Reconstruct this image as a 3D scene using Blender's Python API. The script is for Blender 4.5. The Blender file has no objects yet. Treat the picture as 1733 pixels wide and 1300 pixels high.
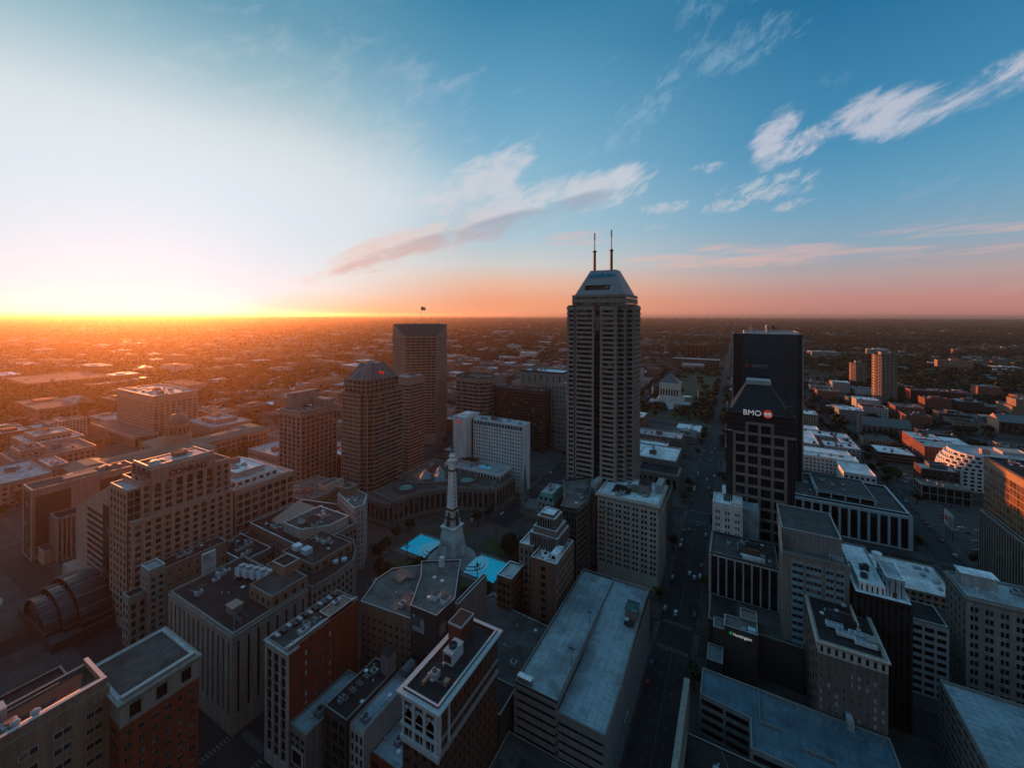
import bpy, math, random
import numpy as np
from mathutils import Vector, Matrix
CAM_ROLL = 0.2
HAZE_D = 0.000034
HAZE_G = 0.73
R = math.radians
scn = bpy.context.scene
COL = scn.collection

# ------------------------------------------------------------------ camera
HC = 178.0                       # height of the camera above the streets (metres)
TH = math.atan2(380.5, 694.0)    # the view looks this far west of north
cam = bpy.data.cameras.new("camera"); camo = bpy.data.objects.new("camera", cam); COL.objects.link(camo)
cam.sensor_fit = 'HORIZONTAL'; cam.sensor_width = 36.0; cam.lens = 36.0 * 694.0 / 1733.0
cam.shift_y = -(650.0 - 533.0) / 1733.0
cam.clip_start = 1.0; cam.clip_end = 200000.0
camo.matrix_world = (Matrix.Translation((0, 0, HC)) @ Matrix.Rotation(TH, 4, 'Z') @ Matrix.Rotation(R(90), 4, 'X') @ Matrix.Rotation(R(CAM_ROLL), 4, 'Z'))
scn.camera = camo

# ------------------------------------------------------------------ exposure
scn.view_settings.view_transform = 'Standard'
scn.view_settings.look = 'None'
scn.view_settings.exposure = 0.7
scn.view_settings.gamma = 1.0
scn.view_settings.use_curve_mapping = False
scn.render.engine = 'CYCLES'
scn.cycles.use_denoising = True
scn.cycles.max_bounces = 5; scn.cycles.diffuse_bounces = 3; scn.cycles.glossy_bounces = 3
scn.cycles.volume_bounces = 0; scn.cycles.transmission_bounces = 2
scn.cycles.use_light_tree = True

# ------------------------------------------------------------------ sun and sky
SUN_AZ = 71.2                    # degrees west of north
SUN_EL = 2.6
sd = Vector((-math.sin(R(SUN_AZ)) * math.cos(R(SUN_EL)), math.cos(R(SUN_AZ)) * math.cos(R(SUN_EL)), math.sin(R(SUN_EL))))
sun = bpy.data.lights.new("sun", 'SUN'); suno = bpy.data.objects.new("sun", sun); COL.objects.link(suno)
sun.energy = 5.0; sun.angle = R(0.6); sun.color = (1.0, 0.285, 0.07)
suno.rotation_euler = sd.to_track_quat('Z', 'Y').to_euler()
suno.location = (-200, 60, 400)

def srgb(r, g, b):
    f = lambda c: c / 12.92 if c <= 0.04045 else ((c + 0.055) / 1.055) ** 2.4
    return (f(r / 255), f(g / 255), f(b / 255), 1.0)

world = bpy.data.worlds.new("World"); scn.world = world; world.use_nodes = True
nt = world.node_tree; nt.nodes.clear()
class NB:
    """tiny helper for wiring nodes"""
    def __init__(s, nt): s.nt = nt
    def n(s, t, **k):
        o = s.nt.nodes.new(t)
        for a, v in k.items(): setattr(o, a, v)
        return o
    def put(s, sock, v):
        if hasattr(v, 'is_output') or hasattr(v, 'links'): s.nt.links.new(v, sock)
        else: sock.default_value = v
    def m(s, op, *a, clamp=False):
        o = s.n('ShaderNodeMath', operation=op, use_clamp=clamp)
        for i, v in enumerate(a): s.put(o.inputs[i], v)
        return o.outputs[0]
    def mix(s, f, a, b, mode='MIX'):
        o = s.n('ShaderNodeMix', data_type='RGBA', blend_type=mode)
        s.put(o.inputs[0], f); s.put(o.inputs[6], a); s.put(o.inputs[7], b)
        return o.outputs[2]
    def ss(s, v, lo, hi, a=0.0, b=1.0):
        o = s.n('ShaderNodeMapRange', interpolation_type='SMOOTHSTEP')
        s.put(o.inputs[0], v); s.put(o.inputs[1], lo); s.put(o.inputs[2], hi); s.put(o.inputs[3], a); s.put(o.inputs[4], b)
        return o.outputs[0]
    def ramp(s, v, stops):
        o = s.n('ShaderNodeValToRGB'); cr = o.color_ramp
        while len(cr.elements) < len(stops): cr.elements.new(0.5)
        for e, (p, c) in zip(cr.elements, stops): e.position = p; e.color = c
        s.put(o.inputs[0], v); return o.outputs[0]
B_ = NB(nt)
tc = B_.n('ShaderNodeTexCoord').outputs['Generated']
sx = B_.n('ShaderNodeSeparateXYZ'); nt.links.new(tc, sx.inputs[0]); X_, Y_, Z_ = sx.outputs
DEG = 57.29578
el = B_.m('MULTIPLY', B_.m('ARCSINE', Z_), DEG)                       # elevation, degrees
az = B_.m('MULTIPLY', B_.m('ARCTAN2', X_, Y_), DEG)                   # azimuth east of north, degrees
dot = B_.n('ShaderNodeVectorMath', operation='DOT_PRODUCT'); nt.links.new(tc, dot.inputs[0]); dot.inputs[1].default_value = sd
ang = B_.m('MULTIPLY', B_.m('ARCCOSINE', dot.outputs['Value']), DEG)  # angle from the sun
azd = B_.m('ADD', az, SUN_AZ)
azd = B_.m('ABSOLUTE', azd)                                           # azimuth away from the sun
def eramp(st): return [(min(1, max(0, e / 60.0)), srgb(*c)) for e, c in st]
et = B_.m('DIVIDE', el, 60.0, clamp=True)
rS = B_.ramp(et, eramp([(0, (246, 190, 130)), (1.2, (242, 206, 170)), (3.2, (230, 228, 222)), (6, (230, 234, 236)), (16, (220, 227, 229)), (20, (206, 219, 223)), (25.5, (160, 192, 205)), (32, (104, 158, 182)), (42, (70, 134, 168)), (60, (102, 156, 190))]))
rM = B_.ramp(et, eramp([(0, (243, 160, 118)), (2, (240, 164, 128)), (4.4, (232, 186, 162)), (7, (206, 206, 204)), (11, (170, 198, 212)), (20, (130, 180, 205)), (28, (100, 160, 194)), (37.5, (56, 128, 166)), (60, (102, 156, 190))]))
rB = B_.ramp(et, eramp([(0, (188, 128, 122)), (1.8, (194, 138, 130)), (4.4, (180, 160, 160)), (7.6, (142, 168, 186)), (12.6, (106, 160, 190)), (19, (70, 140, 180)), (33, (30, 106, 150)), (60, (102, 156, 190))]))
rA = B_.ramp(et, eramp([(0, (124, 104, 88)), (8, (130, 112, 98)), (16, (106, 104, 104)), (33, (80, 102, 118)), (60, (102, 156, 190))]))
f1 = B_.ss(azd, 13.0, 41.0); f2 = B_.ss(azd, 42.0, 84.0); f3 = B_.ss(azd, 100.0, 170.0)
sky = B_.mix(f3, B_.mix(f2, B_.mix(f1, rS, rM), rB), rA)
# the bleached glow standing over the sun
cx_ = B_.m('DIVIDE', azd, B_.m('ADD', B_.m('MULTIPLY', B_.m('MAXIMUM', el, 0.0), 1.6), 9.5))
glow = B_.ss(cx_, 0.55, 1.25, 1.0, 0.0)
glow = B_.m('MULTIPLY', glow, B_.ss(el, 11.0, 23.0, 1.0, 0.0))
sky = B_.mix(glow, sky, srgb(214, 226, 234))
hot = B_.ss(ang, 1.0, 27.0, 1.0, 0.0)
sky = B_.mix(B_.m('MULTIPLY', hot, 0.75), sky, (.74, .88, .98, 1))

# cirrus: soft streaked patches, each at its own azimuth and elevation
def warp(scale, ax, ay, det=6, off=0.0, rot=0.0):
    c, s_ = math.cos(R(rot)), math.sin(R(rot))
    u = B_.m('ADD', B_.m('MULTIPLY', az, c), B_.m('MULTIPLY', el, s_))
    v = B_.m('SUBTRACT', B_.m('MULTIPLY', el, c), B_.m('MULTIPLY', az, s_))
    cb = B_.n('ShaderNodeCombineXYZ'); B_.put(cb.inputs[0], B_.m('MULTIPLY', u, ax)); B_.put(cb.inputs[1], B_.m('MULTIPLY', v, ay)); cb.inputs[2].default_value = off
    n = B_.n('ShaderNodeTexNoise'); n.inputs['Scale'].default_value = scale; n.inputs['Detail'].default_value = det
    n.inputs['Roughness'].default_value = 0.66; n.inputs['Distortion'].default_value = 0.45
    nt.links.new(cb.outputs[0], n.inputs['Vector']); return n.outputs['Fac']
nA = warp(1.0, 0.17, 0.42, 10, 3.1, 24); nB = warp(1.0, 0.42, 0.85, 9, 9.4, 30); nC = warp(1.0, 0.10, 1.0, 8, 5.5, 2)
def ell(a0, e0, L, W_, rot, amt):
    c, s_ = math.cos(R(rot)), math.sin(R(rot))
    da = B_.m('MULTIPLY', B_.m('SUBTRACT', az, a0), math.cos(R(e0))); de = B_.m('SUBTRACT', el, e0)
    L, W_ = L * 1.2, W_ * 1.5
    u = B_.m('DIVIDE', B_.m('ADD', B_.m('MULTIPLY', da, c), B_.m('MULTIPLY', de, s_)), L)
    v = B_.m('DIVIDE', B_.m('SUBTRACT', B_.m('MULTIPLY', de, c), B_.m('MULTIPLY', da, s_)), W_)
    r2 = B_.m('ADD', B_.m('MULTIPLY', u, u), B_.m('MULTIPLY', v, v))
    return B_.m('MULTIPLY', B_.ss(r2, 0.0, 1.0, 1.0, 0.0), amt)
def group(lst):
    s_ = None
    for e in lst:
        k = ell(*e); s_ = k if s_ is None else B_.m('MAXIMUM', s_, k)
    return s_
def density(mask, noise, lo, hi):
    return B_.ss(B_.m('ADD', B_.m('MULTIPLY', B_.ss(noise, 0.3, 0.7), 0.62), B_.m('MULTIPLY', mask, 0.75)), lo, hi)
right = group([(4.0, 20.2, 4.6, 2.0, 62, 1.0), (6.5, 19.0, 5.0, 1.5, 12, 1.0), (14.0, 20.0, 6.0, 2.3, 2, 1.0), (21.0, 20.2, 7.0, 1.9, 14, 0.95), (27, 21, 8, 2.2, 10, .8)])
cent = group([(-45, 8.8, 12.5, 2.0, 22, 1.0), (-31, 13.4, 11, 2.8, 16, 1.0), (-17.5, 16.6, 9.0, 2.4, 10, 1.0), (-33, 17.2, 10, 3.8, 30, 0.95), (-24, 15.6, 7, 2.6, 12, .9)])
small = group([(3.5, 14.9, 6.5, 1.5, 4, .9), (-1, 13.4, 5, .9, 2, .8), (-8.5, 13.9, 4.5, .8, 2, .85), (5.5, 12.6, 3, .7, 5, .75), (-3.1, 18.0, 2.6, .7, 0, .75), (-11.5, 16.8, 3, .9, 10, .5), (-10, 11.5, 2.2, .6, 0, .7)])
horz = group([(4, 7.7, 11, .85, -5, 1.0), (-1, 6.7, 16, 1.0, -3, .9), (18, 6.3, 11, .8, -2, .7), (20, 8.3, 9, 1.0, -3, .75), (-20, 10.4, 6, 1.1, 3, .8), (-37, 3.8, 16, .7, 1, .5)])
diag = group([(-11, 25.4, 11, 2.2, 40, .75), (0, 29.8, 8, 2.2, 8, .8), (-4.5, 33.5, 6, 2.4, 70, .6), (9, 24, 6, 1.4, 35, .35)])
veil = group([(-47, 22, 16, 9, 35, .5), (-60, 26, 18, 7, 25, .45)])
warm = B_.mix(B_.ss(el, 5.0, 17.0), srgb(238, 186, 172), srgb(224, 220, 224))
d1 = density(right, nA, 0.60, 1.25); d2 = density(cent, nA, 0.52, 1.2); d3 = density(small, nB, 0.68, 1.3); d4 = density(horz, nC, 0.62, 1.25)
d5 = density(diag, nB, 0.62, 1.4); d6 = density(veil, nA, 0.5, 1.4)
sky = B_.mix(B_.m('MULTIPLY', d5, 0.30), sky, srgb(176, 204, 222))
sky = B_.mix(B_.m('MULTIPLY', d6, 0.30), sky, srgb(226, 224, 226))
sky = B_.mix(B_.m('MULTIPLY', d4, 0.5), sky, srgb(234, 184, 170))
sky = B_.mix(B_.m('MULTIPLY', d3, 0.45), sky, warm)
sky = B_.mix(B_.m('MULTIPLY', B_.m('POWER', d1, 1.4), 0.58), sky, srgb(226, 218, 224))
# the long central cloud: bright upper rim, mauve-grey belly
belly = group([(-44, 7.9, 11.5, 1.4, 21, 1.0), (-30, 12.0, 9.5, 1.6, 15, 1.0), (-20, 15.0, 6.5, 1.1, 14, .8)])
d2c = B_.mix(B_.ss(B_.m('ADD', belly, B_.m('MULTIPLY', nB, 0.5)), 0.45, 1.1), B_.mix(B_.ss(el, 8.0, 16.0), srgb(232, 200, 190), srgb(214, 212, 218)), B_.mix(B_.ss(el, 7.0, 14.0), srgb(216, 172, 164), srgb(166, 168, 182)))
sky = B_.mix(B_.m('MULTIPLY', d2, 0.72), sky, d2c)
below = B_.ss(el, -0.6, -0.05)
sky = B_.mix(below, (0.035, 0.026, 0.022, 1), sky)
# the physical sky supplies part of the colour, the measured dusk gradient the rest
tex = B_.n('ShaderNodeTexSky', sky_type='NISHITA'); tex.sun_disc = False; tex.sun_elevation = R(SUN_EL); tex.sun_rotation = R(-SUN_AZ)
tex.altitude = 200; tex.air_density = 1.0; tex.dust_density = 1.5; tex.ozone_density = 1.6
bgA = B_.n('ShaderNodeBackground'); nt.links.new(tex.outputs[0], bgA.inputs[0]); bgA.inputs[1].default_value = 0.0008
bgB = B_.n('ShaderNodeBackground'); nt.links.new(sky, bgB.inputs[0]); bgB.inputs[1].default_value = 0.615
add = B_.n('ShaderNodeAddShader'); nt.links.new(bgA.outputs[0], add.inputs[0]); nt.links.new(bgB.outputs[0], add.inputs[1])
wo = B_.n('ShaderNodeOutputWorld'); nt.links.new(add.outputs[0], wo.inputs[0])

# ------------------------------------------------------------------ materials
MATS = {}
def mat(name, c, rough=0.85, var=0.12, scale=0.15, bump=0.0, metal=0.0, spec=0.3, emit=None, es=0.0, stain=0.0, objvar=0.0, streak=False):
    if name in MATS: return MATS[name]
    m = bpy.data.materials.new(name); m.use_nodes = True; t = m.node_tree; t.nodes.clear(); N = NB(t)
    bs = N.n('ShaderNodeBsdfPrincipled'); out = N.n('ShaderNodeOutputMaterial'); t.links.new(bs.outputs[0], out.inputs[0])
    col = tuple(k * 0.86 for k in c[:3]) + (1,)
    geo = N.n('ShaderNodeNewGeometry')
    def noise(sc, det=4, st=None):
        n = N.n('ShaderNodeTexNoise'); n.inputs['Scale'].default_value = sc; n.inputs['Detail'].default_value = det; n.inputs['Roughness'].default_value = .6
        if st:
            mp = N.n('ShaderNodeMapping'); mp.inputs['Scale'].default_value = st; t.links.new(geo.outputs['Position'], mp.inputs[0]); t.links.new(mp.outputs[0], n.inputs['Vector'])
        else: t.links.new(geo.outputs['Position'], n.inputs['Vector'])
        return n.outputs['Fac']
    v = N.ss(noise(scale * 3, 6), 0.25, 0.75, 1 - var, 1 + var)
    cc = N.mix(1.0, col, v, 'MULTIPLY')
    if streak:      # rain-washed streaks running down a wall
        k = N.ss(noise(1.0, 5, (0.9, 0.9, 0.05)), 0.35, 0.75, 0.72, 1.06); cc = N.mix(1.0, cc, k, 'MULTIPLY')
    if stain:
        k = N.ss(noise(scale * 0.8, 5), 0.42, 0.62, 1.0, 1 - stain); cc = N.mix(1.0, cc, k, 'MULTIPLY')
    if stain:       # seams and mended patches of a flat roof
        sp_ = N.n('ShaderNodeSeparateXYZ'); t.links.new(geo.outputs['Position'], sp_.inputs[0])
        for k_, w_ in ((0, 3.05), (1, 12.2)):
            fr_ = N.m('FRACT', N.m('ADD', N.m('DIVIDE', sp_.outputs[k_], w_), 500.0)); ln = N.m('LESS_THAN', fr_, .16 / w_ * 1.6); cc = N.mix(1.0, cc, N.ss(ln, 0, 1, 1.0, .72), 'MULTIPLY')
        vo = N.n('ShaderNodeTexVoronoi', distance='CHEBYCHEV'); vo.inputs['Scale'].default_value = .16; t.links.new(geo.outputs['Position'], vo.inputs['Vector'])
        sc_ = N.n('ShaderNodeSeparateColor'); t.links.new(vo.outputs['Color'], sc_.inputs[0])
        pt_ = N.m('MULTIPLY', N.m('LESS_THAN', vo.outputs['Distance'], .27), N.m('GREATER_THAN', sc_.outputs[0], .72)); cc = N.mix(1.0, cc, N.ss(pt_, 0, 1, 1.0, .78), 'MULTIPLY')
        cc = N.mix(1.0, cc, N.ss(noise(.9, 6), .3, .7, .86, 1.1), 'MULTIPLY')
    if objvar:
        oi = N.n('ShaderNodeObjectInfo'); k = N.ss(oi.outputs['Random'], 0.0, 1.0, 1 - objvar, 1 + objvar); cc = N.mix(1.0, cc, k, 'MULTIPLY')
    N.put(bs.inputs['Base Color'], cc)
    bs.inputs['Roughness'].default_value = rough; bs.inputs['Metallic'].default_value = metal; bs.inputs['Specular IOR Level'].default_value = spec
    if bump:
        b = N.n('ShaderNodeBump'); b.inputs['Strength'].default_value = bump; b.inputs['Distance'].default_value = 0.1
        t.links.new(noise(2.5, 3), b.inputs['Height']); t.links.new(b.outputs[0], bs.inputs['Normal'])
    if emit: bs.inputs['Emission Color'].default_value = tuple(emit) + (1,); bs.inputs['Emission Strength'].default_value = es
    MATS[name] = m; return m
def glass(name, c=(0.02, 0.025, 0.03), rough=0.12, vari=0.6, spec=0.5, jt=.09, blinds=0.13, blindcol=(0.12, 0.115, 0.11)):
    """window glass: every pane a little different, some with pale blinds down"""
    if name in MATS: return MATS[name]
    m = bpy.data.materials.new(name); m.use_nodes = True; t = m.node_tree; t.nodes.clear(); N = NB(t)
    bs = N.n('ShaderNodeBsdfPrincipled'); out = N.n('ShaderNodeOutputMaterial'); t.links.new(bs.outputs[0], out.inputs[0])
    geo = N.n('ShaderNodeNewGeometry'); sn = N.n('ShaderNodeVectorMath', operation='SNAP'); t.links.new(geo.outputs['Position'], sn.inputs[0]); sn.inputs[1].default_value = (3.1, 3.3, 3.7)
    wn = N.n('ShaderNodeTexWhiteNoise', noise_dimensions='3D'); t.links.new(sn.outputs[0], wn.inputs['Vector'])
    k = N.ss(wn.outputs['Value'], 0, 1, 1 - vari, 1 + vari)
    base = N.mix(1.0, tuple(c) + (1,), k, 'MULTIPLY')
    bl = N.m('LESS_THAN', wn.outputs['Value'], blinds)
    N.put(bs.inputs['Base Color'], N.mix(bl, base, tuple(blindcol) + (1,)))
    N.put(bs.inputs['Roughness'], N.ss(bl, 0, 1, rough, 0.5)); bs.inputs['Specular IOR Level'].default_value = spec
    nz = N.n('ShaderNodeTexNoise'); nz.inputs['Scale'].default_value = 0.25; t.links.new(geo.outputs['Position'], nz.inputs['Vector'])
    b = N.n('ShaderNodeBump'); b.inputs['Strength'].default_value = 0.25; b.inputs['Distance'].default_value = 0.08; t.links.new(nz.outputs['Fac'], b.inputs['Height']); jit = N.n('ShaderNodeVectorMath', operation='MULTIPLY_ADD'); t.links.new(wn.outputs['Color'], jit.inputs[0]); jit.inputs[1].default_value = (jt, jt, jt); jit.inputs[2].default_value = (-jt / 2, -jt / 2, -jt / 2)
    ad = N.n('ShaderNodeVectorMath', operation='ADD'); t.links.new(b.outputs[0], ad.inputs[0]); t.links.new(jit.outputs[0], ad.inputs[1]); nn_ = N.n('ShaderNodeVectorMath', operation='NORMALIZE'); t.links.new(ad.outputs[0], nn_.inputs[0]); t.links.new(nn_.outputs[0], bs.inputs['Normal'])
    MATS[name] = m; return m
def facade_mat(name, wall, gl, bay=3.4, floor=3.7, wf=0.55, hf=0.5, rough=0.8):
    """wall with rows of recessed-looking dark panes, for buildings whose windows are a pixel or two"""
    if name in MATS: return MATS[name]
    m = bpy.data.materials.new(name); m.use_nodes = True; t = m.node_tree; t.nodes.clear(); N = NB(t)
    bs = N.n('ShaderNodeBsdfPrincipled'); out = N.n('ShaderNodeOutputMaterial'); t.links.new(bs.outputs[0], out.inputs[0])
    geo = N.n('ShaderNodeNewGeometry'); s = N.n('ShaderNodeSeparateXYZ'); t.links.new(geo.outputs['Position'], s.inputs[0])
    sn = N.n('ShaderNodeSeparateXYZ'); t.links.new(geo.outputs['Normal'], sn.inputs[0])
    isx = N.m('GREATER_THAN', N.m('ABSOLUTE', sn.outputs[0]), 0.7)
    u = N.m('ADD', N.m('MULTIPLY', s.outputs[1], isx), N.m('MULTIPLY', s.outputs[0], N.m('SUBTRACT', 1.0, isx)))
    fu = N.m('FRACT', N.m('ADD', N.m('DIVIDE', u, bay), 1000.0)); fz = N.m('FRACT', N.m('DIVIDE', s.outputs[2], floor))
    w = N.m('MULTIPLY', N.m('LESS_THAN', N.m('ABSOLUTE', N.m('SUBTRACT', fu, 0.5)), wf / 2), N.m('LESS_THAN', N.m('ABSOLUTE', N.m('SUBTRACT', fz, 0.5)), hf / 2))
    w = N.m('MULTIPLY', w, N.m('LESS_THAN', N.m('ABSOLUTE', sn.outputs[2]), 0.5))
    oi = N.n('ShaderNodeObjectInfo')
    nz = N.n('ShaderNodeTexNoise'); nz.inputs['Scale'].default_value = 0.2; t.links.new(geo.outputs['Position'], nz.inputs['Vector'])
    k = N.m('MULTIPLY', N.ss(nz.outputs['Fac'], .3, .7, .85, 1.12), N.ss(oi.outputs['Random'], 0, 1, .7, 1.25))
    wc = N.mix(1.0, tuple(wall) + (1,), k, 'MULTIPLY')
    N.put(bs.inputs['Base Color'], N.mix(w, wc, tuple(gl) + (1,)))
    N.put(bs.inputs['Roughness'], N.ss(w, 0, 1, rough, 0.15))
    MATS[name] = m; return m

M = dict(
    cream=mat('limestone_cream', (.60, .53, .46), var=.10, streak=True), stone=mat('limestone_grey', (.34, .31, .27), var=.12, streak=True),
    stone2=mat('weathered_stone', (.25, .22, .19), var=.16, streak=True), tan=mat('tan_brick', (.30, .21, .15), var=.15, scale=.6, streak=True),
    brown=mat('brown_granite', (.20, .135, .105), var=.10), brown2=mat('brown_concrete', (.37, .30, .255), var=.10, streak=True),
    red=mat('red_brick', (.27, .062, .032), var=.2, scale=.7, streak=True), dkred=mat('dark_brick', (.13, .055, .038), var=.2, scale=.7, streak=True),
    white=mat('white_panel', (.92, .90, .88), var=.06, streak=True), pale=mat('pale_concrete', (.50, .48, .45), var=.10, streak=True),
    grey=mat('grey_concrete', (.25, .24, .23), var=.12, streak=True), dkgrey=mat('charcoal_panel', (.055, .05, .048), var=.15), black=mat('black_granite', (.018, .018, .02), rough=.3, var=.1, spec=.5),
    bronze=mat('bronze_panel', (.09, .065, .05), rough=.45, var=.1), pinkst=mat('pink_granite', (.52, .33, .26), var=.08, streak=True), pink2=mat('pale_pink_panel', (.52, .36, .30), var=.08, streak=True),
    copper=mat('green_copper', (.13, .30, .26), var=.2, rough=.6), slate=mat('slate_roof', (.13, .15, .16), rough=.55, var=.15), grn=mat('weathered_green_roof', (.16, .17, .14), var=.2),
    steel=mat('brushed_steel', (.32, .34, .36), rough=.45, metal=.6), alu=mat('pale_metal_casing', (.36, .39, .41), rough=.5, var=.08), dkmetal=mat('dark_metal', (.05, .05, .055), rough=.5, metal=.3),
    tar=mat('tar_roof', (.032, .030, .030), rough=.9, var=.3, scale=.12, stain=.35), tar2=mat('gravel_roof', (.10, .092, .086), rough=.95, var=.2, scale=.12, stain=.35), grav=mat('grey_gravel_roof', (.17, .155, .145), rough=.95, var=.2, scale=.1, stain=.3),
    memb=mat('white_roof_membrane', (.90, .93, .95), rough=.7, var=.12, scale=.1, stain=.3), memb2=mat('grey_roof_membrane', (.44, .48, .50), rough=.75, var=.15, scale=.1, stain=.35), coping=mat('metal_coping', (.42, .42, .42), rough=.5, var=.08),
    copd=mat('stone_coping', (.26, .24, .22), rough=.8, var=.1), deckm=mat('concrete_parking_deck', (.33, .40, .44), rough=.7, var=.14, scale=.06, stain=.4), deckb=mat('blue_grey_deck_coating', (.085, .16, .21), rough=.65, var=.15, scale=.08, stain=.25),
    asph=mat('asphalt', (.028, .028, .030), rough=.85, var=.22, scale=.05, stain=.25), pave=mat('concrete_pavement', (.075, .068, .063), rough=.9, var=.2, scale=.1, stain=.3), brickp=mat('brick_paving', (.105, .060, .048), rough=.85, var=.2, scale=.3),
    paint=mat('road_paint', (.12, .12, .115), rough=.8, var=.3, scale=.5), yel=mat('yellow_paint', (.40, .30, .08), rough=.8, var=.3, scale=.5), grass=mat('lawn', (.045, .065, .022), rough=.95, var=.3, scale=.08),
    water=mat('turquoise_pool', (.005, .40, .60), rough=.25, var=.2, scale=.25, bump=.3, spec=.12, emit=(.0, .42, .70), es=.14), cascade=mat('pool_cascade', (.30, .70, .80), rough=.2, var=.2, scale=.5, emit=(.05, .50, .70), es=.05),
    gl_dark=glass('dark_glass'), gl_blue=glass('blue_grey_glass', (.04, .06, .075), blinds=.1), gl_warm=glass('brown_glass', (.035, .022, .016), blinds=.06, blindcol=(.16, .12, .09)), gl_black=glass('black_glass', (.010, .012, .014), rough=.06, vari=.4, blinds=0, spec=.6),
    gl_teal=glass('teal_glass', (.05, .11, .11), rough=.1, vari=.3, blinds=0), gl_green=glass('tinted_roof_glass', (.07, .10, .095), rough=.18, vari=.25, blinds=0), gl_lite=glass('pale_curtained_glass', (.06, .07, .075), blinds=.4, blindcol=(.25, .30, .33)),
    frame=mat('window_frame', (.20, .19, .18), rough=.6), framew=mat('white_window_frame', (.55, .54, .52), rough=.6), framed=mat('dark_window_frame', (.05, .05, .05), rough=.5),
    red_s=mat('red_sign', (.75, .05, .03), rough=.4, emit=(1, .08, .05), es=.12), white_s=mat('white_sign', (.8, .8, .8), rough=.4, emit=(1, 1, 1), es=.12), green_s=mat('green_sign', (.05, .5, .1), emit=(.05, .8, .15), es=.06), blue_s=mat('blue_sign', (.01, .22, .42), rough=.4, emit=(0, .25, .5), es=.06),
    orange_s=mat('pale_sign_letters', (.7, .45, .3), emit=(1, .45, .2), es=.25), maroon=mat('maroon_letters', (.10, .02, .015)), lampg=mat('lamp_glass', (.9, .8, .6), emit=(1, .8, .5), es=2.5),
    bark=mat('bark', (.06, .045, .032), rough=.95), rubber=mat('tyre_rubber', (.02, .02, .02)),
)
def leafmat(name, c, c2):
    m = bpy.data.materials.new(name); m.use_nodes = True; t = m.node_tree; t.nodes.clear(); N = NB(t)
    bs = N.n('ShaderNodeBsdfPrincipled'); out = N.n('ShaderNodeOutputMaterial'); t.links.new(bs.outputs[0], out.inputs[0])
    oi = N.n('ShaderNodeObjectInfo'); geo = N.n('ShaderNodeNewGeometry')
    nz = N.n('ShaderNodeTexNoise'); nz.inputs['Scale'].default_value = 0.06; nz.inputs['Detail'].default_value = 5; t.links.new(geo.outputs['Position'], nz.inputs['Vector'])
    k = N.ss(N.m('ADD', nz.outputs['Fac'], N.m('MULTIPLY', N.m('SUBTRACT', oi.outputs['Random'], .5), .35)), .35, .68)
    N.put(bs.inputs['Base Color'], N.mix(k, tuple(c) + (1,), tuple(c2) + (1,))); bs.inputs['Roughness'].default_value = .8; bs.inputs['Specular IOR Level'].default_value = .2
    MATS[name] = m; return m
M['leafg'] = leafmat('green_foliage', (.028, .040, .012), (.075, .080, .020)); M['leafy'] = leafmat('golden_foliage', (.16, .095, .015), (.26, .15, .02)); M['leafd'] = leafmat('dark_foliage', (.014, .022, .009), (.032, .040, .015))
M['leafo'] = leafmat('mixed_foliage', (.026, .036, .013), (.075, .060, .018))

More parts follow.
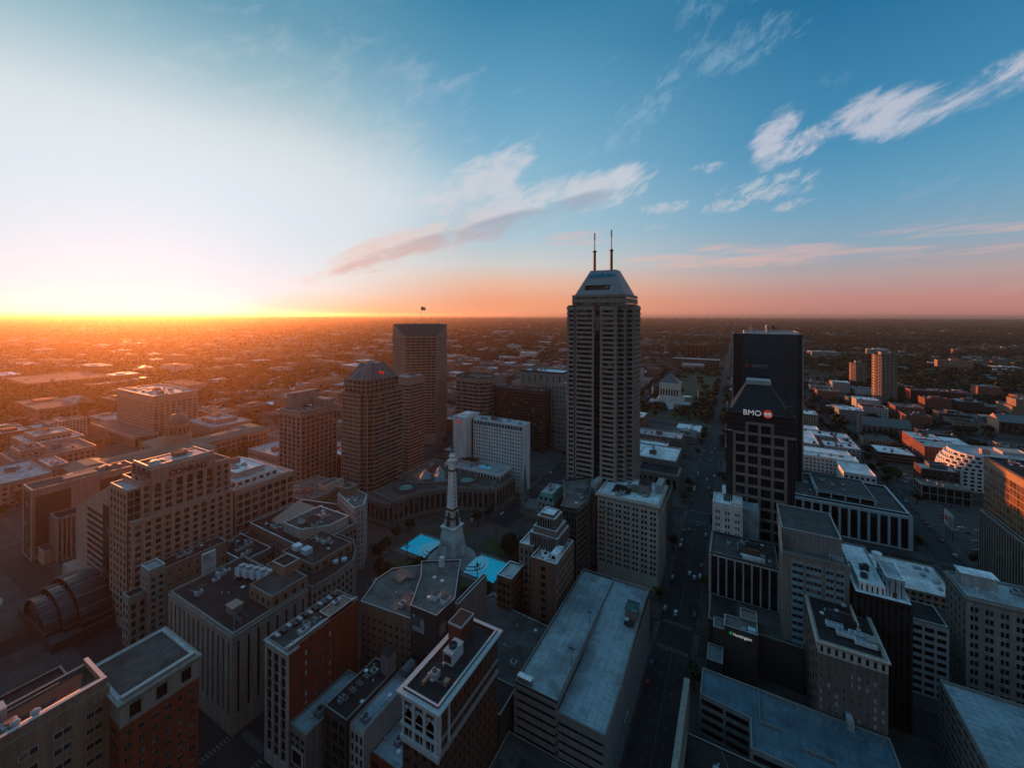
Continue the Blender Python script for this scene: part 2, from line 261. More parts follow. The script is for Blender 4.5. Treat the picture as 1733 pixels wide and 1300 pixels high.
# ------------------------------------------------------------------ mesh collector
class MB:
    def __init__(s): s.v = []; s.f = []; s.mi = []; s.ms = []
    def slot(s, m):
        if m not in s.ms: s.ms.append(m)
        return s.ms.index(m)
    def add(s, vs, fs, m):
        k = len(s.v); s.v += vs; i = s.slot(m)
        for f in fs: s.f.append(tuple(a + k for a in f)); s.mi.append(i)
    def box(s, x0, y0, z0, x1, y1, z1, m):
        s.add([(x0, y0, z0), (x1, y0, z0), (x1, y1, z0), (x0, y1, z0), (x0, y0, z1), (x1, y0, z1), (x1, y1, z1), (x0, y1, z1)],
              [(0, 3, 2, 1), (4, 5, 6, 7), (0, 1, 5, 4), (1, 2, 6, 5), (2, 3, 7, 6), (3, 0, 4, 7)], m)
    def prism(s, poly, z0, z1, m, top=None):
        n = len(poly); vs = [(x, y, z0) for x, y in poly] + [(x, y, z1) for x, y in poly]
        s.add(vs, [tuple(range(n - 1, -1, -1))] + [(i, (i + 1) % n, n + (i + 1) % n, n + i) for i in range(n)], m)
        s.add(vs[n:], [tuple(range(n))], top or m)
    def frustum(s, p0, z0, p1, z1, m, cap=True):
        n = len(p0); vs = [(x, y, z0) for x, y in p0] + [(x, y, z1) for x, y in p1]
        s.add(vs, [(i, (i + 1) % n, n + (i + 1) % n, n + i) for i in range(n)] + ([tuple(range(n, 2 * n)), tuple(range(n - 1, -1, -1))] if cap else []), m)
    def lathe(s, prof, cx, cy, m, n=16, cap=True):
        vs = []; fs = []
        for r, z in prof: vs += [(cx + r * math.cos(2 * math.pi * i / n), cy + r * math.sin(2 * math.pi * i / n), z) for i in range(n)]
        for j in range(len(prof) - 1):
            for i in range(n): fs.append((j * n + i, j * n + (i + 1) % n, (j + 1) * n + (i + 1) % n, (j + 1) * n + i))
        if cap: fs.append(tuple(range(len(vs) - n, len(vs)))); fs.append(tuple(range(n - 1, -1, -1)))
        s.add(vs, fs, m)
    def tube(s, a, b, r0, r1, m, n=6):
        a = Vector(a); b = Vector(b); d = (b - a).normalized(); u = d.orthogonal().normalized(); w = d.cross(u); vs = []
        for p, r in ((a, r0), (b, r1)): vs += [tuple(p + u * r * math.cos(2 * math.pi * i / n) + w * r * math.sin(2 * math.pi * i / n)) for i in range(n)]
        s.add(vs, [(i, (i + 1) % n, n + (i + 1) % n, n + i) for i in range(n)] + [tuple(range(n, 2 * n)), tuple(range(n - 1, -1, -1))], m)
    def fbox(s, F, u0, u1, z0, z1, d0, d1, m):
        """box on a wall frame F=(origin, along, outward)"""
        o, a, w = F
        P = lambda u, d, z: (o[0] + a[0] * u + w[0] * d, o[1] + a[1] * u + w[1] * d, z)
        s.add([P(u0, d1, z0), P(u1, d1, z0), P(u1, d0, z0), P(u0, d0, z0), P(u0, d1, z1), P(u1, d1, z1), P(u1, d0, z1), P(u0, d0, z1)],
              [(0, 3, 2, 1), (4, 5, 6, 7), (0, 1, 5, 4), (1, 2, 6, 5), (2, 3, 7, 6), (3, 0, 4, 7)], m)
    def obj(s, name, parent=None, off=(0, 0, 0)):
        me = bpy.data.meshes.new(name)
        vs = [(x - off[0], y - off[1], z - off[2]) for x, y, z in s.v] if any(off) else s.v
        me.from_pydata(vs, [], s.f)
        for m in s.ms: me.materials.append(M[m] if isinstance(m, str) else m)
        me.polygons.foreach_set('material_index', s.mi); me.update()
        o = bpy.data.objects.new(name, me); COL.objects.link(o)
        if parent: o.parent = parent
        elif any(off): o.location = off
        return o
def tag(o, label=None, cat=None, group=None, kind=None):
    if label: o['label'] = label
    if cat: o['category'] = cat
    if group: o['group'] = group
    if kind: o['kind'] = kind
    return o
def ensure_ccw(p):
    a = sum(p[i][0] * p[(i + 1) % len(p)][1] - p[(i + 1) % len(p)][0] * p[i][1] for i in range(len(p)))
    return list(p) if a > 0 else list(p)[::-1]
def inset(p, d):
    n = len(p); out = []
    for i in range(n):
        a, b, c = Vector(p[i - 1]), Vector(p[i]), Vector(p[(i + 1) % n])
        e1 = (b - a).normalized(); e2 = (c - b).normalized(); n1 = Vector((-e1.y, e1.x)); n2 = Vector((-e2.y, e2.x))
        k = (n1 + n2); k = k / max(0.25, k.length_squared) * 2
        out.append((b.x + k.x * d, b.y + k.y * d))
    return out
def rectp(r): return [(r[0], r[1]), (r[2], r[1]), (r[2], r[3]), (r[0], r[3])]

WINMESH = {}
def winmesh(w, h, gm, fm, panes):
    key = (round(w, 1), round(h, 1), gm, fm, panes)
    if key not in WINMESH:
        b = MB(); F = ((0, 0), (1, 0), (0, -1)); t = min(.12, w * .08)
        b.fbox(F, -w / 2, w / 2, 0, h, -.02, .05, fm)
        pw = (w - t) / panes
        for i in range(panes):
            u = -w / 2 + t + i * pw
            b.fbox(F, u, u + pw - t, t, h - t, .05, .075, gm)
        me = bpy.data.meshes.new('window'); me.from_pydata(b.v, [], b.f)
        for m in b.ms: me.materials.append(M[m])
        me.polygons.foreach_set('material_index', b.mi); me.update()
        WINMESH[key] = (me, b)
    return WINMESH[key]

OCC = []
class Bld:
    def __init__(s, name, label, cat='building', at=None, group=None):
        s.root = bpy.data.objects.new(name, None); COL.objects.link(s.root); s.root.empty_display_size = 4
        tag(s.root, label, cat, group); s.at = at; s.wall = MB(); s.roof = MB(); s.par = MB(); s.win = []; s.foot = []
        s.extra = []; s.rp = [('cornice', s.par)]
    def face(s, p0, p1, z0, z1, n=6, fl=8, p=1.0, pr=.45, s_=1.2, sr=None, m='stone', g='gl_dark', fr='framed', top=0.0, base=0.0, panes=2, pair=0, mid=None, sm=None, gh=0):
        """relief facade on one wall: n bays, fl floors, piers p wide and pr proud, spandrels s_ high and sr proud"""
        p0 = Vector(p0); p1 = Vector(p1); L = (p1 - p0).length; a = (p1 - p0) / L; w = Vector((a.y, -a.x)); F = (p0, a, w)
        sr = pr - .06 if sr is None else sr; sm = sm or m; g0 = z0 + base; g1 = z1 - top; mr = max(pr, sr)
        if top > 0: s.wall.fbox(F, -mr + .03, L + mr - .03, g1, z1, 0, mr + .02, m)
        if base > 0: s.wall.fbox(F, -mr + .03, L + mr - .03, z0, g0, 0, mr + .02, m)
        bw = L / n; fh = (g1 - g0) / fl
        if pr > 0 and p > 0:
            for i in range(n + 1):
                c = i * bw; u0, u1 = c - p / 2, c + p / 2
                if i == 0: u0, u1 = -pr + .012, p / 2 + .1
                if i == n: u0, u1 = L - p / 2 - .1, L + pr - .012
                s.wall.fbox(F, u0, u1, g0, g1, 0, pr, m)
            if pair:
                for i in range(n):
                    c = (i + .5) * bw; s.wall.fbox(F, c - pair / 2, c + pair / 2, g0, g1, 0, pr - .03, m)
        if s_ > 0:
            for j in range(fl + 1):
                c = g0 + j * fh; a0, a1 = c - s_ / 2, c + s_ / 2
                a0 = max(a0, g0 + .001 * j); a1 = min(a1, g1)
                s.wall.fbox(F, -sr + .03, L + sr - .03, a0, a1, 0, sr, sm)
        ww = (bw - p) if not pair else (bw - p - pair) / 2
        hh = fh - s_
        rz = math.atan2(a.y, a.x)
        for j in range(fl):
            z = g0 + j * fh + s_ / 2
            for i in range(n):
                cs = [(i + .5) * bw] if not pair else [(i + .5) * bw - (ww + pair) / 2, (i + .5) * bw + (ww + pair) / 2]
                for c in cs:
                    q = p0 + a * c + w * .03
                    s.win.append((q.x, q.y, z, rz, ww - .02, hh - .02, g, fr, panes))
    def mass(s, poly, z0, z1, core='stone', roof='tar', par=1.0, cop='coping', pt=.45, spec=None, faces=None, allf=False, core_sh=0):
        """one block: core walls, roof slab, parapet; faces = {edge index or 'S','E','W','N': spec}"""
        if len(poly) == 4 and not isinstance(poly[0], (tuple, list)): poly = rectp(poly)
        s.roof = MB(); s.par = MB(); s.rp += [('roof', s.roof), ('parapet', s.par)]
        poly = ensure_ccw(poly); n = len(poly); s.wall.prism(poly, z0, z1, core)
        if roof:
            s.roof.prism(inset(poly, pt * .6), z1 + .01, z1 + .16, roof)
        if par:
            ip = inset(poly, pt); op = inset(poly, -.12)
            for i in range(n):
                j = (i + 1) % n
                s.par.add([(*op[i], z1 - .3), (*op[j], z1 - .3), (*op[j], z1 + par), (*op[i], z1 + par), (*ip[i], z1 + par), (*ip[j], z1 + par), (*ip[j], z1 + .05), (*ip[i], z1 + .05)],
                          [(0, 1, 2, 3), (4, 5, 6, 7)], core)
                s.par.add([(*op[i], z1 + par), (*op[j], z1 + par), (*ip[j], z1 + par), (*ip[i], z1 + par)], [(0, 1, 2, 3)], cop)
        cxy = Vector((0, 0))
        for i in range(n):
            a, b = Vector(poly[i]), Vector(poly[(i + 1) % n]); mid = (a + b) / 2; d = (b - a); L = d.length
            if L < .5: continue
            w = Vector((d.y, -d.x)) / L; vis = w.dot(cxy - mid) > 0
            key = 'S' if w.y < -.75 else 'N' if w.y > .75 else 'E' if w.x > .75 else 'W' if w.x < -.75 else None
            sp = None
            if faces: sp = faces.get(i, faces.get(key, None))
            if sp is None and spec and (vis or allf): sp = spec
            if sp == 0 or sp is None: continue
            sp = dict(sp)
            if 'bay' in sp: sp['n'] = max(1, round(L / sp.pop('bay')))
            if 'fh' in sp: sp['fl'] = max(1, round((z1 - z0 - sp.get('top', 0) - sp.get('base', 0)) / sp.pop('fh')))
            s.face(a, b, z0, z1, **sp)
        s.foot.append((min(q[0] for q in poly), min(q[1] for q in poly), max(q[0] for q in poly), max(q[1] for q in poly), z1))
        return poly
    def cornice(s, poly, z, h=.8, out=.8, m='stone'):
        s.par = MB(); s.rp.append(('cornice', s.par))
        if len(poly) == 4 and not isinstance(poly[0], (tuple, list)): poly = rectp(poly)
        poly = ensure_ccw(poly); n = len(poly); op = inset(poly, -out); o2 = inset(poly, -out * .45)
        for i in range(n):
            j = (i + 1) % n
            s.par.add([(*o2[i], z), (*o2[j], z), (*op[j], z + h * .6), (*op[i], z + h * .6), (*op[j], z + h), (*op[i], z + h), (*poly[j], z + h + .02), (*poly[i], z + h + .02)],
                      [(0, 1, 2, 3), (3, 2, 4, 5), (5, 4, 6, 7)], m)
    def part(s, name, mb): s.extra.append((name, mb)); return mb
    def kit(s, r, z, seed, n=4, big=True, tone='alu'):
        """ordinary roof plant: air handlers, vents, ducts, a stair bulkhead"""
        g = random.Random(seed); x0, y0, x1, y1 = r; z += .16
        if big and x1 - x0 > 9 and y1 - y0 > 9:
            b = MB(); w, d = min(7, (x1 - x0) * .35), min(6, (y1 - y0) * .3); cx = g.uniform(x0 + w, x1 - w); cy = g.uniform(y0 + d, y1 - d)
            b.box(cx - w / 2, cy - d / 2, z, cx + w / 2, cy + d / 2, z + 3.2, 'tan' if g.random() < .4 else 'grey'); b.box(cx - w / 2 - .2, cy - d / 2 - .2, z + 3.2, cx + w / 2 + .2, cy + d / 2 + .2, z + 3.45, 'tar'); dr = MB(); dr.box(cx - .5, cy - d / 2 - .05, z, cx + .5, cy - d / 2, z + 2.1, 'dkmetal'); b.subs = [('door', dr)]
            s.part('stair_bulkhead', b)
        for i in range(n):
            b = MB(); w, d, h = g.uniform(1.6, 3.6), g.uniform(1.6, 4.2), g.uniform(1.1, 2.2)
            if x1 - x0 < w + 1 or y1 - y0 < d + 1: continue
            cx = g.uniform(x0 + w / 2, x1 - w / 2); cy = g.uniform(y0 + d / 2, y1 - d / 2)
            b.box(cx - w / 2, cy - d / 2, z + .3, cx + w / 2, cy + d / 2, z + .3 + h, tone); b.box(cx - w / 2 - .1, cy - d / 2 - .1, z, cx + w / 2 + .1, cy + d / 2 + .1, z + .28, 'dkmetal')
            b.box(cx - w / 2 - .01, cy - d * .3, z + .6, cx - w / 2 + .05, cy + d * .3, z + h, 'dkmetal'); fn = MB(); fn.lathe([(w * .32, z + .3 + h), (w * .34, z + .65 + h), (w * .25, z + .65 + h)], cx, cy, 'dkmetal', 10); b.subs = [('fan', fn)]
            s.part('air_handler', b)
        for i in range(n + 2):
            b = MB(); cx = g.uniform(x0, x1); cy = g.uniform(y0, y1)
            if g.random() < .6: b.lathe([(.22, z), (.22, z + .9), (.42, z + .95), (.42, z + 1.2), (.1, z + 1.4)], cx, cy, 'alu', 8)
            else: b.box(cx - .7, cy - .7, z, cx + .7, cy + .7, z + .45, 'memb')
            s.part('roof_vent', b)
        for i in range(2 if n else 0):
            b = MB(); xa, ya = g.uniform(x0, x1), g.uniform(y0, y1); xb = xa; yb = ya
            if g.random() < .5: xb = g.uniform(x0, x1)
            else: yb = g.uniform(y0, y1)
            b.tube((xa, ya, z + .35), (xb, yb, z + .35), .11, .11, 'steel', 5); b.tube((xb, yb, z + .35), (xb, yb, z), .11, .11, 'steel', 5); s.part('roof_pipe', b)
        if big:
            b = MB(); cx = g.uniform(x0, x1); b.box(cx - .35, y0 + (y1 - y0) * .2, z + .3, cx + .35, y0 + (y1 - y0) * .75, z + .9, 'steel')
            for t in (.25, .5, .7): b.box(cx - .45, y0 + (y1 - y0) * t, z, cx + .45, y0 + (y1 - y0) * t + .2, z + .3, 'dkmetal')
            s.part('duct', b)
    def done(s, maxwin=100):
        OCC.extend(q[:4] for q in s.foot)
        f = s.foot or [(0, 0, 0, 0, 0)]
        ox = sum(q[0] + q[2] for q in f) / 2 / len(f); oy = sum(q[1] + q[3] for q in f) / 2 / len(f)
        if s.at: ox, oy = s.at
        off = (ox, oy, 0.0); s.root.location = off
        for nm, mb in [('wall', s.wall)] + s.rp:
            if mb.v: mb.obj(nm, s.root, off)
        for nm, mb in s.extra:
            po = mb.obj(nm, s.root, off)
            for sn, sm in getattr(mb, 'subs', []): sm.obj(sn, po, off)
        W_ = sorted(s.win, key=lambda q: (q[0] ** 2 + q[1] ** 2 + (q[2] - HC) ** 2) / max(.2, q[4] * q[5]))
        for q in W_[:maxwin]:
            me, _ = winmesh(q[4], q[5], q[6], q[7], q[8])
            o = bpy.data.objects.new('window', me); o.location = (q[0] - ox, q[1] - oy, q[2]); o.rotation_euler = (0, 0, q[3]); o.parent = s.root; COL.objects.link(o)
        rest = W_[maxwin:]
        if rest:
            b = MB()
            for q in rest:
                wm = winmesh(q[4], q[5], q[6], q[7], q[8])[1]; c, sn = math.cos(q[3]), math.sin(q[3]); k = len(b.v)
                b.v += [(q[0] + x * c - y * sn, q[1] + x * sn + y * c, q[2] + z) for x, y, z in wm.v]
                sl = [b.slot(m) for m in wm.ms]
                b.f += [tuple(a + k for a in fc) for fc in wm.f]; b.mi += [sl[i] for i in wm.mi]
            tag(b.obj('window', s.root, off), kind='stuff')
        return s.root
def raised(t, x0, y0, x1, y1, z, h, m):
    b = MB(); b.box(x0, y0, z - .5, x1, y1, z + h, m); b.box(x0 - .08, y0 - .08, z + h, x1 + .08, y1 + .08, z + h + .15, 'coping'); t.part('raised_parapet', b)
    if y1 - y0 > x1 - x0:      # wedge added behind the raised edge, tilted west to catch the low sun
        w = h * 1.9; b = MB(); b.add([(x0 - w, y0, z), (x0 - w, y1, z), (x0, y1, z + h - .1), (x0, y0, z + h - .1), (x0, y0, z), (x0, y1, z)], [(0, 3, 2, 1), (0, 4, 3), (1, 2, 5)], 'cream'); t.part('added_sun_wedge', b)
def sign(parent, txt, p, ux, size, m, name='sign_lettering', depth=.25, shear=0.0, tilt=None, bold=0.0):
    """raised lettering; p = left end of the baseline, ux = angle of the writing in plan"""
    cu = bpy.data.curves.new(name, 'FONT'); cu.body = txt; cu.size = size; cu.extrude = depth / 2; cu.shear = shear; cu.offset = bold
    t = bpy.data.objects.new(name, cu); COL.objects.link(t)
    bpy.context.view_layer.update()
    me = bpy.data.meshes.new_from_object(t.evaluated_get(bpy.context.evaluated_depsgraph_get())); bpy.data.objects.remove(t)
    me.materials.clear(); me.materials.append(M[m])
    me.transform(Matrix.Rotation(ux, 4, 'Z') @ Matrix.Rotation(R(90) - (tilt or 0), 4, 'X'))
    o = bpy.data.objects.new(name, me); o.location = Vector(p) - parent.location; o.parent = parent; COL.objects.link(o)
    return o
def W(*a, **k): return dict(*a, **k)
# ------------------------------------------------------------------ ground, streets, pavements
NS = {'west4': -815, 'west3': -660, 'west2': -500, 'west1': -339, 'mer': -176, 'penn': -29.5, 'del': 136, 'ala': 292, 'east3': 447, 'east4': 602}
EW = [-65, 88, 243, 398, 555, 712, 868, 1024, 1180, 1336]
gm = bpy.data.materials.new('city_plain'); gm.use_nodes = True; t = gm.node_tree; t.nodes.clear(); N = NB(t)
bs = N.n('ShaderNodeBsdfPrincipled'); out = N.n('ShaderNodeOutputMaterial'); t.links.new(bs.outputs[0], out.inputs[0])
geo = N.n('ShaderNodeNewGeometry')
def gn(sc, det=5, off=0):
    n = N.n('ShaderNodeTexNoise'); n.inputs['Scale'].default_value = sc; n.inputs['Detail'].default_value = det; n.inputs['Roughness'].default_value = .65
    mp = N.n('ShaderNodeMapping'); mp.inputs['Location'].default_value = (off, off * .7, 0); t.links.new(geo.outputs['Position'], mp.inputs[0]); t.links.new(mp.outputs[0], n.inputs['Vector']); return n.outputs['Fac']
c = N.mix(N.ss(gn(.0009), .42, .62), (.030, .034, .014, 1), (.052, .045, .030, 1))
c = N.mix(N.ss(gn(.012, 6, 40), .52, .66), c, (.085, .078, .070, 1))
c = N.mix(N.ss(gn(.004, 6, 90), .55, .70), c, (.020, .024, .010, 1))
c = N.mix(N.ss(gn(.03, 3, 10), .70, .76), c, (.20, .19, .18, 1))
N.put(bs.inputs['Base Color'], c); bs.inputs['Roughness'].default_value = 1.0; bs.inputs['Specular IOR Level'].default_value = 0.05
MATS['city_plain'] = gm; M['plain'] = gm
b = MB(); b.add([(-90000, -3000, -.3), (90000, -3000, -.3), (90000, 90000, -.3), (-90000, 90000, -.3)], [(0, 1, 2, 3)], 'plain'); tag(b.obj('ground'), kind='structure')
b = MB(); b.add([(-960, -120, -.25), (760, -120, -.25), (760, 1500, -.25), (-960, 1500, -.25)], [(0, 1, 2, 3)], 'asph'); tag(b.obj('road'), kind='structure')
# arterial roads reaching out over the plain
b = MB()
for x, w in ((-29.5, 20), (136, 18), (-176, 18), (-500, 20), (-660, 16), (292, 16), (447, 16), (-1000, 18), (900, 18), (-1500, 20)): b.box(x - w / 2, 1500 if abs(x) < 700 else -100, -.28, x + w / 2, 9000, -.2, 'asph')
for y, w in ((1500, 16), (1950, 20), (2600, 18), (3500, 22), (5200, 22)): b.box(-7000, y, -.28, 6000, y + w, -.19, 'asph')
b.obj('road_network').name = 'arterial_roads'; tag(bpy.data.objects['arterial_roads'], kind='structure')
# city blocks: raised pavements
pv = MB(); xs = [-960] + sorted(NS.values()) + [760]; CIR = (-182.0, 242.0)
def wst(x): return {-176: 9.5, -29.5: 9.5, 136: 8.5}.get(x, 8.0)
for i in range(len(xs) - 1):
    for j in range(len(EW) - 1):
        x0 = xs[i] + (wst(xs[i]) if i else 0); x1 = xs[i + 1] - (wst(xs[i + 1]) if i < len(xs) - 2 else 0); y0 = EW[j] + 8.5; y1 = EW[j + 1] - 8.5
        cx = min(max(CIR[0], x0), x1); cy = min(max(CIR[1], y0), y1)
        near = math.hypot(cx - CIR[0], cy - CIR[1]) < 58
        if not near: pv.box(x0, y0, -.3, x1, y1, 0.0, 'pave')
        else:       # corner of the block cut back around the circle
            sx_ = 1 if (x0 + x1) / 2 > CIR[0] else -1; sy = 1 if (y0 + y1) / 2 > CIR[1] else -1
            fx, nx = (x1, x0) if sx_ > 0 else (x0, x1); fy, ny = (y1, y0) if sy > 0 else (y0, y1)
            a0 = math.acos(min(1, abs(nx - CIR[0]) / 58)); a1 = math.asin(min(1, abs(ny - CIR[1]) / 58))
            arc = [(CIR[0] + sx_ * 58 * math.cos(a0 + (a1 - a0) * k / 10), CIR[1] + sy * 58 * math.sin(a0 + (a1 - a0) * k / 10)) for k in range(11)]
            pv.prism(ensure_ccw([(nx, fy)] + arc + [(fx, ny), (fx, fy)]), -.3, 0.0, 'pave')
tag(pv.obj('pavement'), kind='structure')
# brick paving of the circle and its approaches
b = MB(); b.lathe([(57.6, -.24), (57.6, -.235)], CIR[0], CIR[1], 'brickp', 64)
b.box(-185, 110, -.245, -167, 190, -.232, 'brickp'); b.box(-330, 234, -.245, -236, 250, -.232, 'brickp')
tag(b.obj('brick_paving'), kind='structure')
# painted markings
b = MB()
for x in (-176, -29.5, 136, -339, -500):
    for off in (-3.2, 0, 3.2):
        y = 96
        while y < 1180:
            if not any(abs(y - e) < 14 for e in EW) and not (x == -176 and 175 < y < 310): b.box(x + off - .09, y, -.245, x + off + .09, y + (3 if off else 7), -.236, 'paint')
            y += 9 if off else 8
for y in EW[1:7]:
    for x in sorted(NS.values()):
        if x == -176 and y == 243: continue
        for s_ in (-1, 1):      # zebra crossings
            k = -7.5
            while k < 7.5:
                b.box(x + s_ * 10.4 - 1.4, y + k, -.245, x + s_ * 10.4 + 1.4, y + k + .6, -.235, 'paint'); b.box(x + k, y + s_ * 10.2 - 1.4, -.245, x + k + .6, y + s_ * 10.2 + 1.4, -.235, 'paint'); k += 1.3
tag(b.obj('road_marking'), kind='structure')

# ------------------------------------------------------------------ landmarks in the middle
# tall tower with the stepped blue-grey crown and two masts
M['sfband'] = mat('banded_granite', (.40, .34, .295), var=.10, streak=True); M['gl_sf'] = glass('tower_glass', (.012, .013, .016), rough=.1, vari=.5, blinds=.03)
t = Bld('office_tower', 'tallest tower, banded grey granite shaft with a stepped blue-grey crown and two masts', 'tower')
P = [(-114.7, 300), (-77.6, 300), (-77.6, 304.5), (-72.0, 304.5), (-72.0, 310.0), (-67.0, 310.0), (-67.0, 330.0), (-72, 330), (-72, 338), (-77.6, 338), (-77.6, 344), (-114.7, 344)]
band = W(fl=51, p=1.5, pr=.55, s_=1.6, sr=.9, m='sfband', g='gl_sf', top=2.0)
t.mass(P, 0, 184.8, core='dkgrey', roof='grav', par=.9, faces={1: W(band, n=1), 2: W(band, n=1), 3: W(band, n=1), 4: W(band, n=1), 5: W(band, n=5, p=1.2), 0: 0})
t.face((-114.7, 300), (-109.2, 300), 0, 184.8, **W(band, n=1)); t.face((-108.6, 300), (-94.6, 300), 0, 184.8, **W(band, n=1, p=1.8)); t.face((-88.6, 300), (-78.1, 300), 0, 184.8, **W(band, n=1, p=1.8))
b = MB(); b.box(-94.0, 299.6, 0, -89.2, 300.0, 184, 'gl_black')
for k in range(45): b.box(-93.9, 299.45, k * 4 + .5, -89.3, 299.62, k * 4 + .62, 'dkmetal')
t.part('glass_strip', b)
t.mass((-111.9, 302, -71.0, 341), 184.8, 193.2, core='grey', roof='grav', par=.4, faces={'S': W(n=4, fl=2, p=.5, s_=2.6, pr=.2, sr=.35, m='brown2', g='gl_dark'), 'E': W(n=3, fl=2, p=.6, s_=2.6, pr=.2, sr=.35, m='brown2', g='gl_dark')})
cr = MB()
for k in range(15):
    f = k / 14.0; x0 = -110.4 + 8.0 * f; x1 = -72.5 - 9.0 * f; y0 = 303.5 + 12 * f; y1 = 339 - 10 * f
    z0, z1 = 193.2 + k * 1.34, 193.2 + (k + 1) * 1.34
    if 3 <= k <= 5:       # the dark slot of the plant deck
        cr.box(x0, y0, z0, -104, y1, z1, 'steelblue'); cr.box(-84, y0, z0, x1, y1, z1, 'steelblue'); cr.box(-104, y0 + 5, z0, -84, y1, z1, 'black')
    else: cr.box(x0, y0, z0, x1, y1, z1, 'steelblue')
M['steelblue'] = mat('blue_grey_metal_crown', (.33, .42, .47), rough=.5, var=.08, metal=.2)
t.part('crown', cr)
for mx, top in ((-100.4, 244.6), (-86.8, 245.8)):
    b = MB(); b.lathe([(1.15, 213.0), (1.05, 228.5), (1.6, 228.6), (1.6, 229.8), (.5, 229.9)], mx, 321, 'bronze', 10)
    b.lathe([(.42, 229.8), (.36, 236), (.28, top)], mx, 321, 'alu', 8)
    for k in range(5): b.lathe([(.75, top - 6 + k * 1.1), (.75, top - 5.6 + k * 1.1)], mx, 321, 'dkmetal', 8)
    t.part('mast', b)
b = MB(); b.lathe([(.2, 198.2), (1.3, 199.2), (1.5, 200)], -86, 306.6, 'alu', 10); t.part('dish_antenna', b)
r = t.done(); sign(r, 'salesforce', (-103.0, 312.6, 207.6), 0, 5.2, 'blue_s', shear=.12, depth=2.6, bold=.03)

# monument on the circle
t = Bld('monument', 'white stone obelisk monument with carved base and bronze figure in the fountain circle', 'monument', at=CIR)
cx, cy = CIR
def sq(r, k=0.0, cx=cx, cy=cy): return [(cx + r * math.cos(R(45 + 90 * i + k)) * 1.4142, cy + r * math.sin(R(45 + 90 * i + k)) * 1.4142) for i in range(4)]
b = MB()
for k in range(14):   # broad round stair
    b.lathe([(17.5 - k * .62, -.2 + k * .38), (17.5 - k * .62, .18 + k * .38)], cx, cy, 'mst3', 40)
M['mst3'] = mat('worn_grey_steps', (.34, .32, .30), var=.25, scale=.4)
M['mst'] = mat('monument_limestone', (.97, .95, .92), var=.14, scale=.3, streak=True); M['mcut'] = mat('carved_limestone', (.60, .59, .57), var=.3, scale=1.2, bump=.6); M['mbr'] = mat('weathered_bronze', (.09, .08, .055), rough=.5, var=.2)
t.part('stair', b)
b = MB(); b.frustum(sq(7.6), 5.3, sq(6.6), 12, 'mcut'); b.frustum(sq(6.3), 12, sq(5.2), 23, 'mst'); b.frustum(sq(6.0), 23, sq(6.3), 24.4, 'mst'); b.frustum(sq(4.3), 24.4, sq(3.9), 30, 'mcut')
for a in range(4):
    dx, dy = math.cos(R(90 * a)), math.sin(R(90 * a))
    b.frustum(sq(2.3, 0, cx + dx * 8.2, cy + dy * 8.2), 5.3, sq(1.6, 0, cx + dx * 7.4, cy + dy * 7.4), 11.5, 'mcut')
t.part('pedestal', b)
g = random.Random(4)
for a in range(4):
    b = MB(); dx, dy = math.cos(R(90 * a)), math.sin(R(90 * a))
    for k in range(16):
        q = g.uniform(-4, 4); h = g.uniform(1.6, 4.2); ox, oy = cx + dx * 7.8 - dy * q, cy + dy * 7.8 + dx * q; z = 11 + g.uniform(0, 3)
        b.lathe([(.35, z), (.7, z + h * .35), (.5, z + h * .7), (.55, z + h * .85), (.2, z + h)], ox, oy, 'mcut', 7)
        b.tube((ox, oy, z + h * .65), (ox + g.uniform(-1.2, 1.2), oy + g.uniform(-1.2, 1.2), z + h * .8 + g.uniform(0, 1.3)), .22, .12, 'mcut', 5)
    t.part('sculpture_group', b)
b = MB(); b.frustum(sq(4.2), 30, sq(4.2), 31.2, 'mbr')
for a in range(4):
    dx, dy = math.cos(R(90 * a)), math.sin(R(90 * a))
    b.frustum(sq(1.3, 0, cx + dx * 4.2, cy + dy * 4.2), 25.5, sq(.4, 0, cx + dx * 4.3, cy + dy * 4.3), 35, 'mbr')
t.part('bronze_band', b)
b = MB(); b.frustum(sq(3.5), 31.2, sq(3.3), 37, 'mcut'); b.frustum(sq(3.6), 36, sq(3.6), 37.2, 'mbr'); b.frustum(sq(2.75), 37.2, sq(1.95), 64.0, 'mst'); b.frustum(sq(2.45), 64, sq(2.45), 65.2, 'mbr'); b.frustum(sq(2.05), 65.2, sq(2.0), 70.5, 'mst')
b.frustum(sq(2.7), 70.5, sq(2.9), 72.0, 'mst'); b.lathe([(2.3, 72), (2.1, 74.5), (2.5, 74.6), (2.5, 75.2), (1.6, 75.4), (1.2, 77.4)], cx, cy, 'mst', 14)
for k in range(9): b.box(cx + 1.9, cy - .3, 39 + k * 2.7, cx + 3.0 - k * .095, cy + .3, 40 + k * 2.7, 'black')
t.part('shaft', b)
b = MB(); b.lathe([(1.3, 77.4), (1.1, 78.4), (.55, 78.7), (.75, 80), (.95, 81), (.62, 82.6), (.75, 83.8), (.3, 84.2), (.42, 84.6), (.42, 85.1), (.1, 85.5)], cx, cy, 'mbr', 10)
b.tube((cx + .5, cy, 83.6), (cx + 1.6, cy - .3, 85.6), .22, .12, 'mbr'); b.tube((cx + 1.6, cy - .3, 85.4), (cx + 1.7, cy - .3, 88.2), .12, .08, 'mbr'); b.tube((cx - .5, cy, 83.6), (cx - 1.3, cy - .3, 81.8), .22, .14, 'mbr'); b.tube((cx - 1.3, cy - .4, 79.0), (cx - 1.3, cy - .3, 83.0), .12, .1, 'mbr')
t.part('figure', b); t.foot = [(cx, cy, cx, cy, 1)]; t.done()
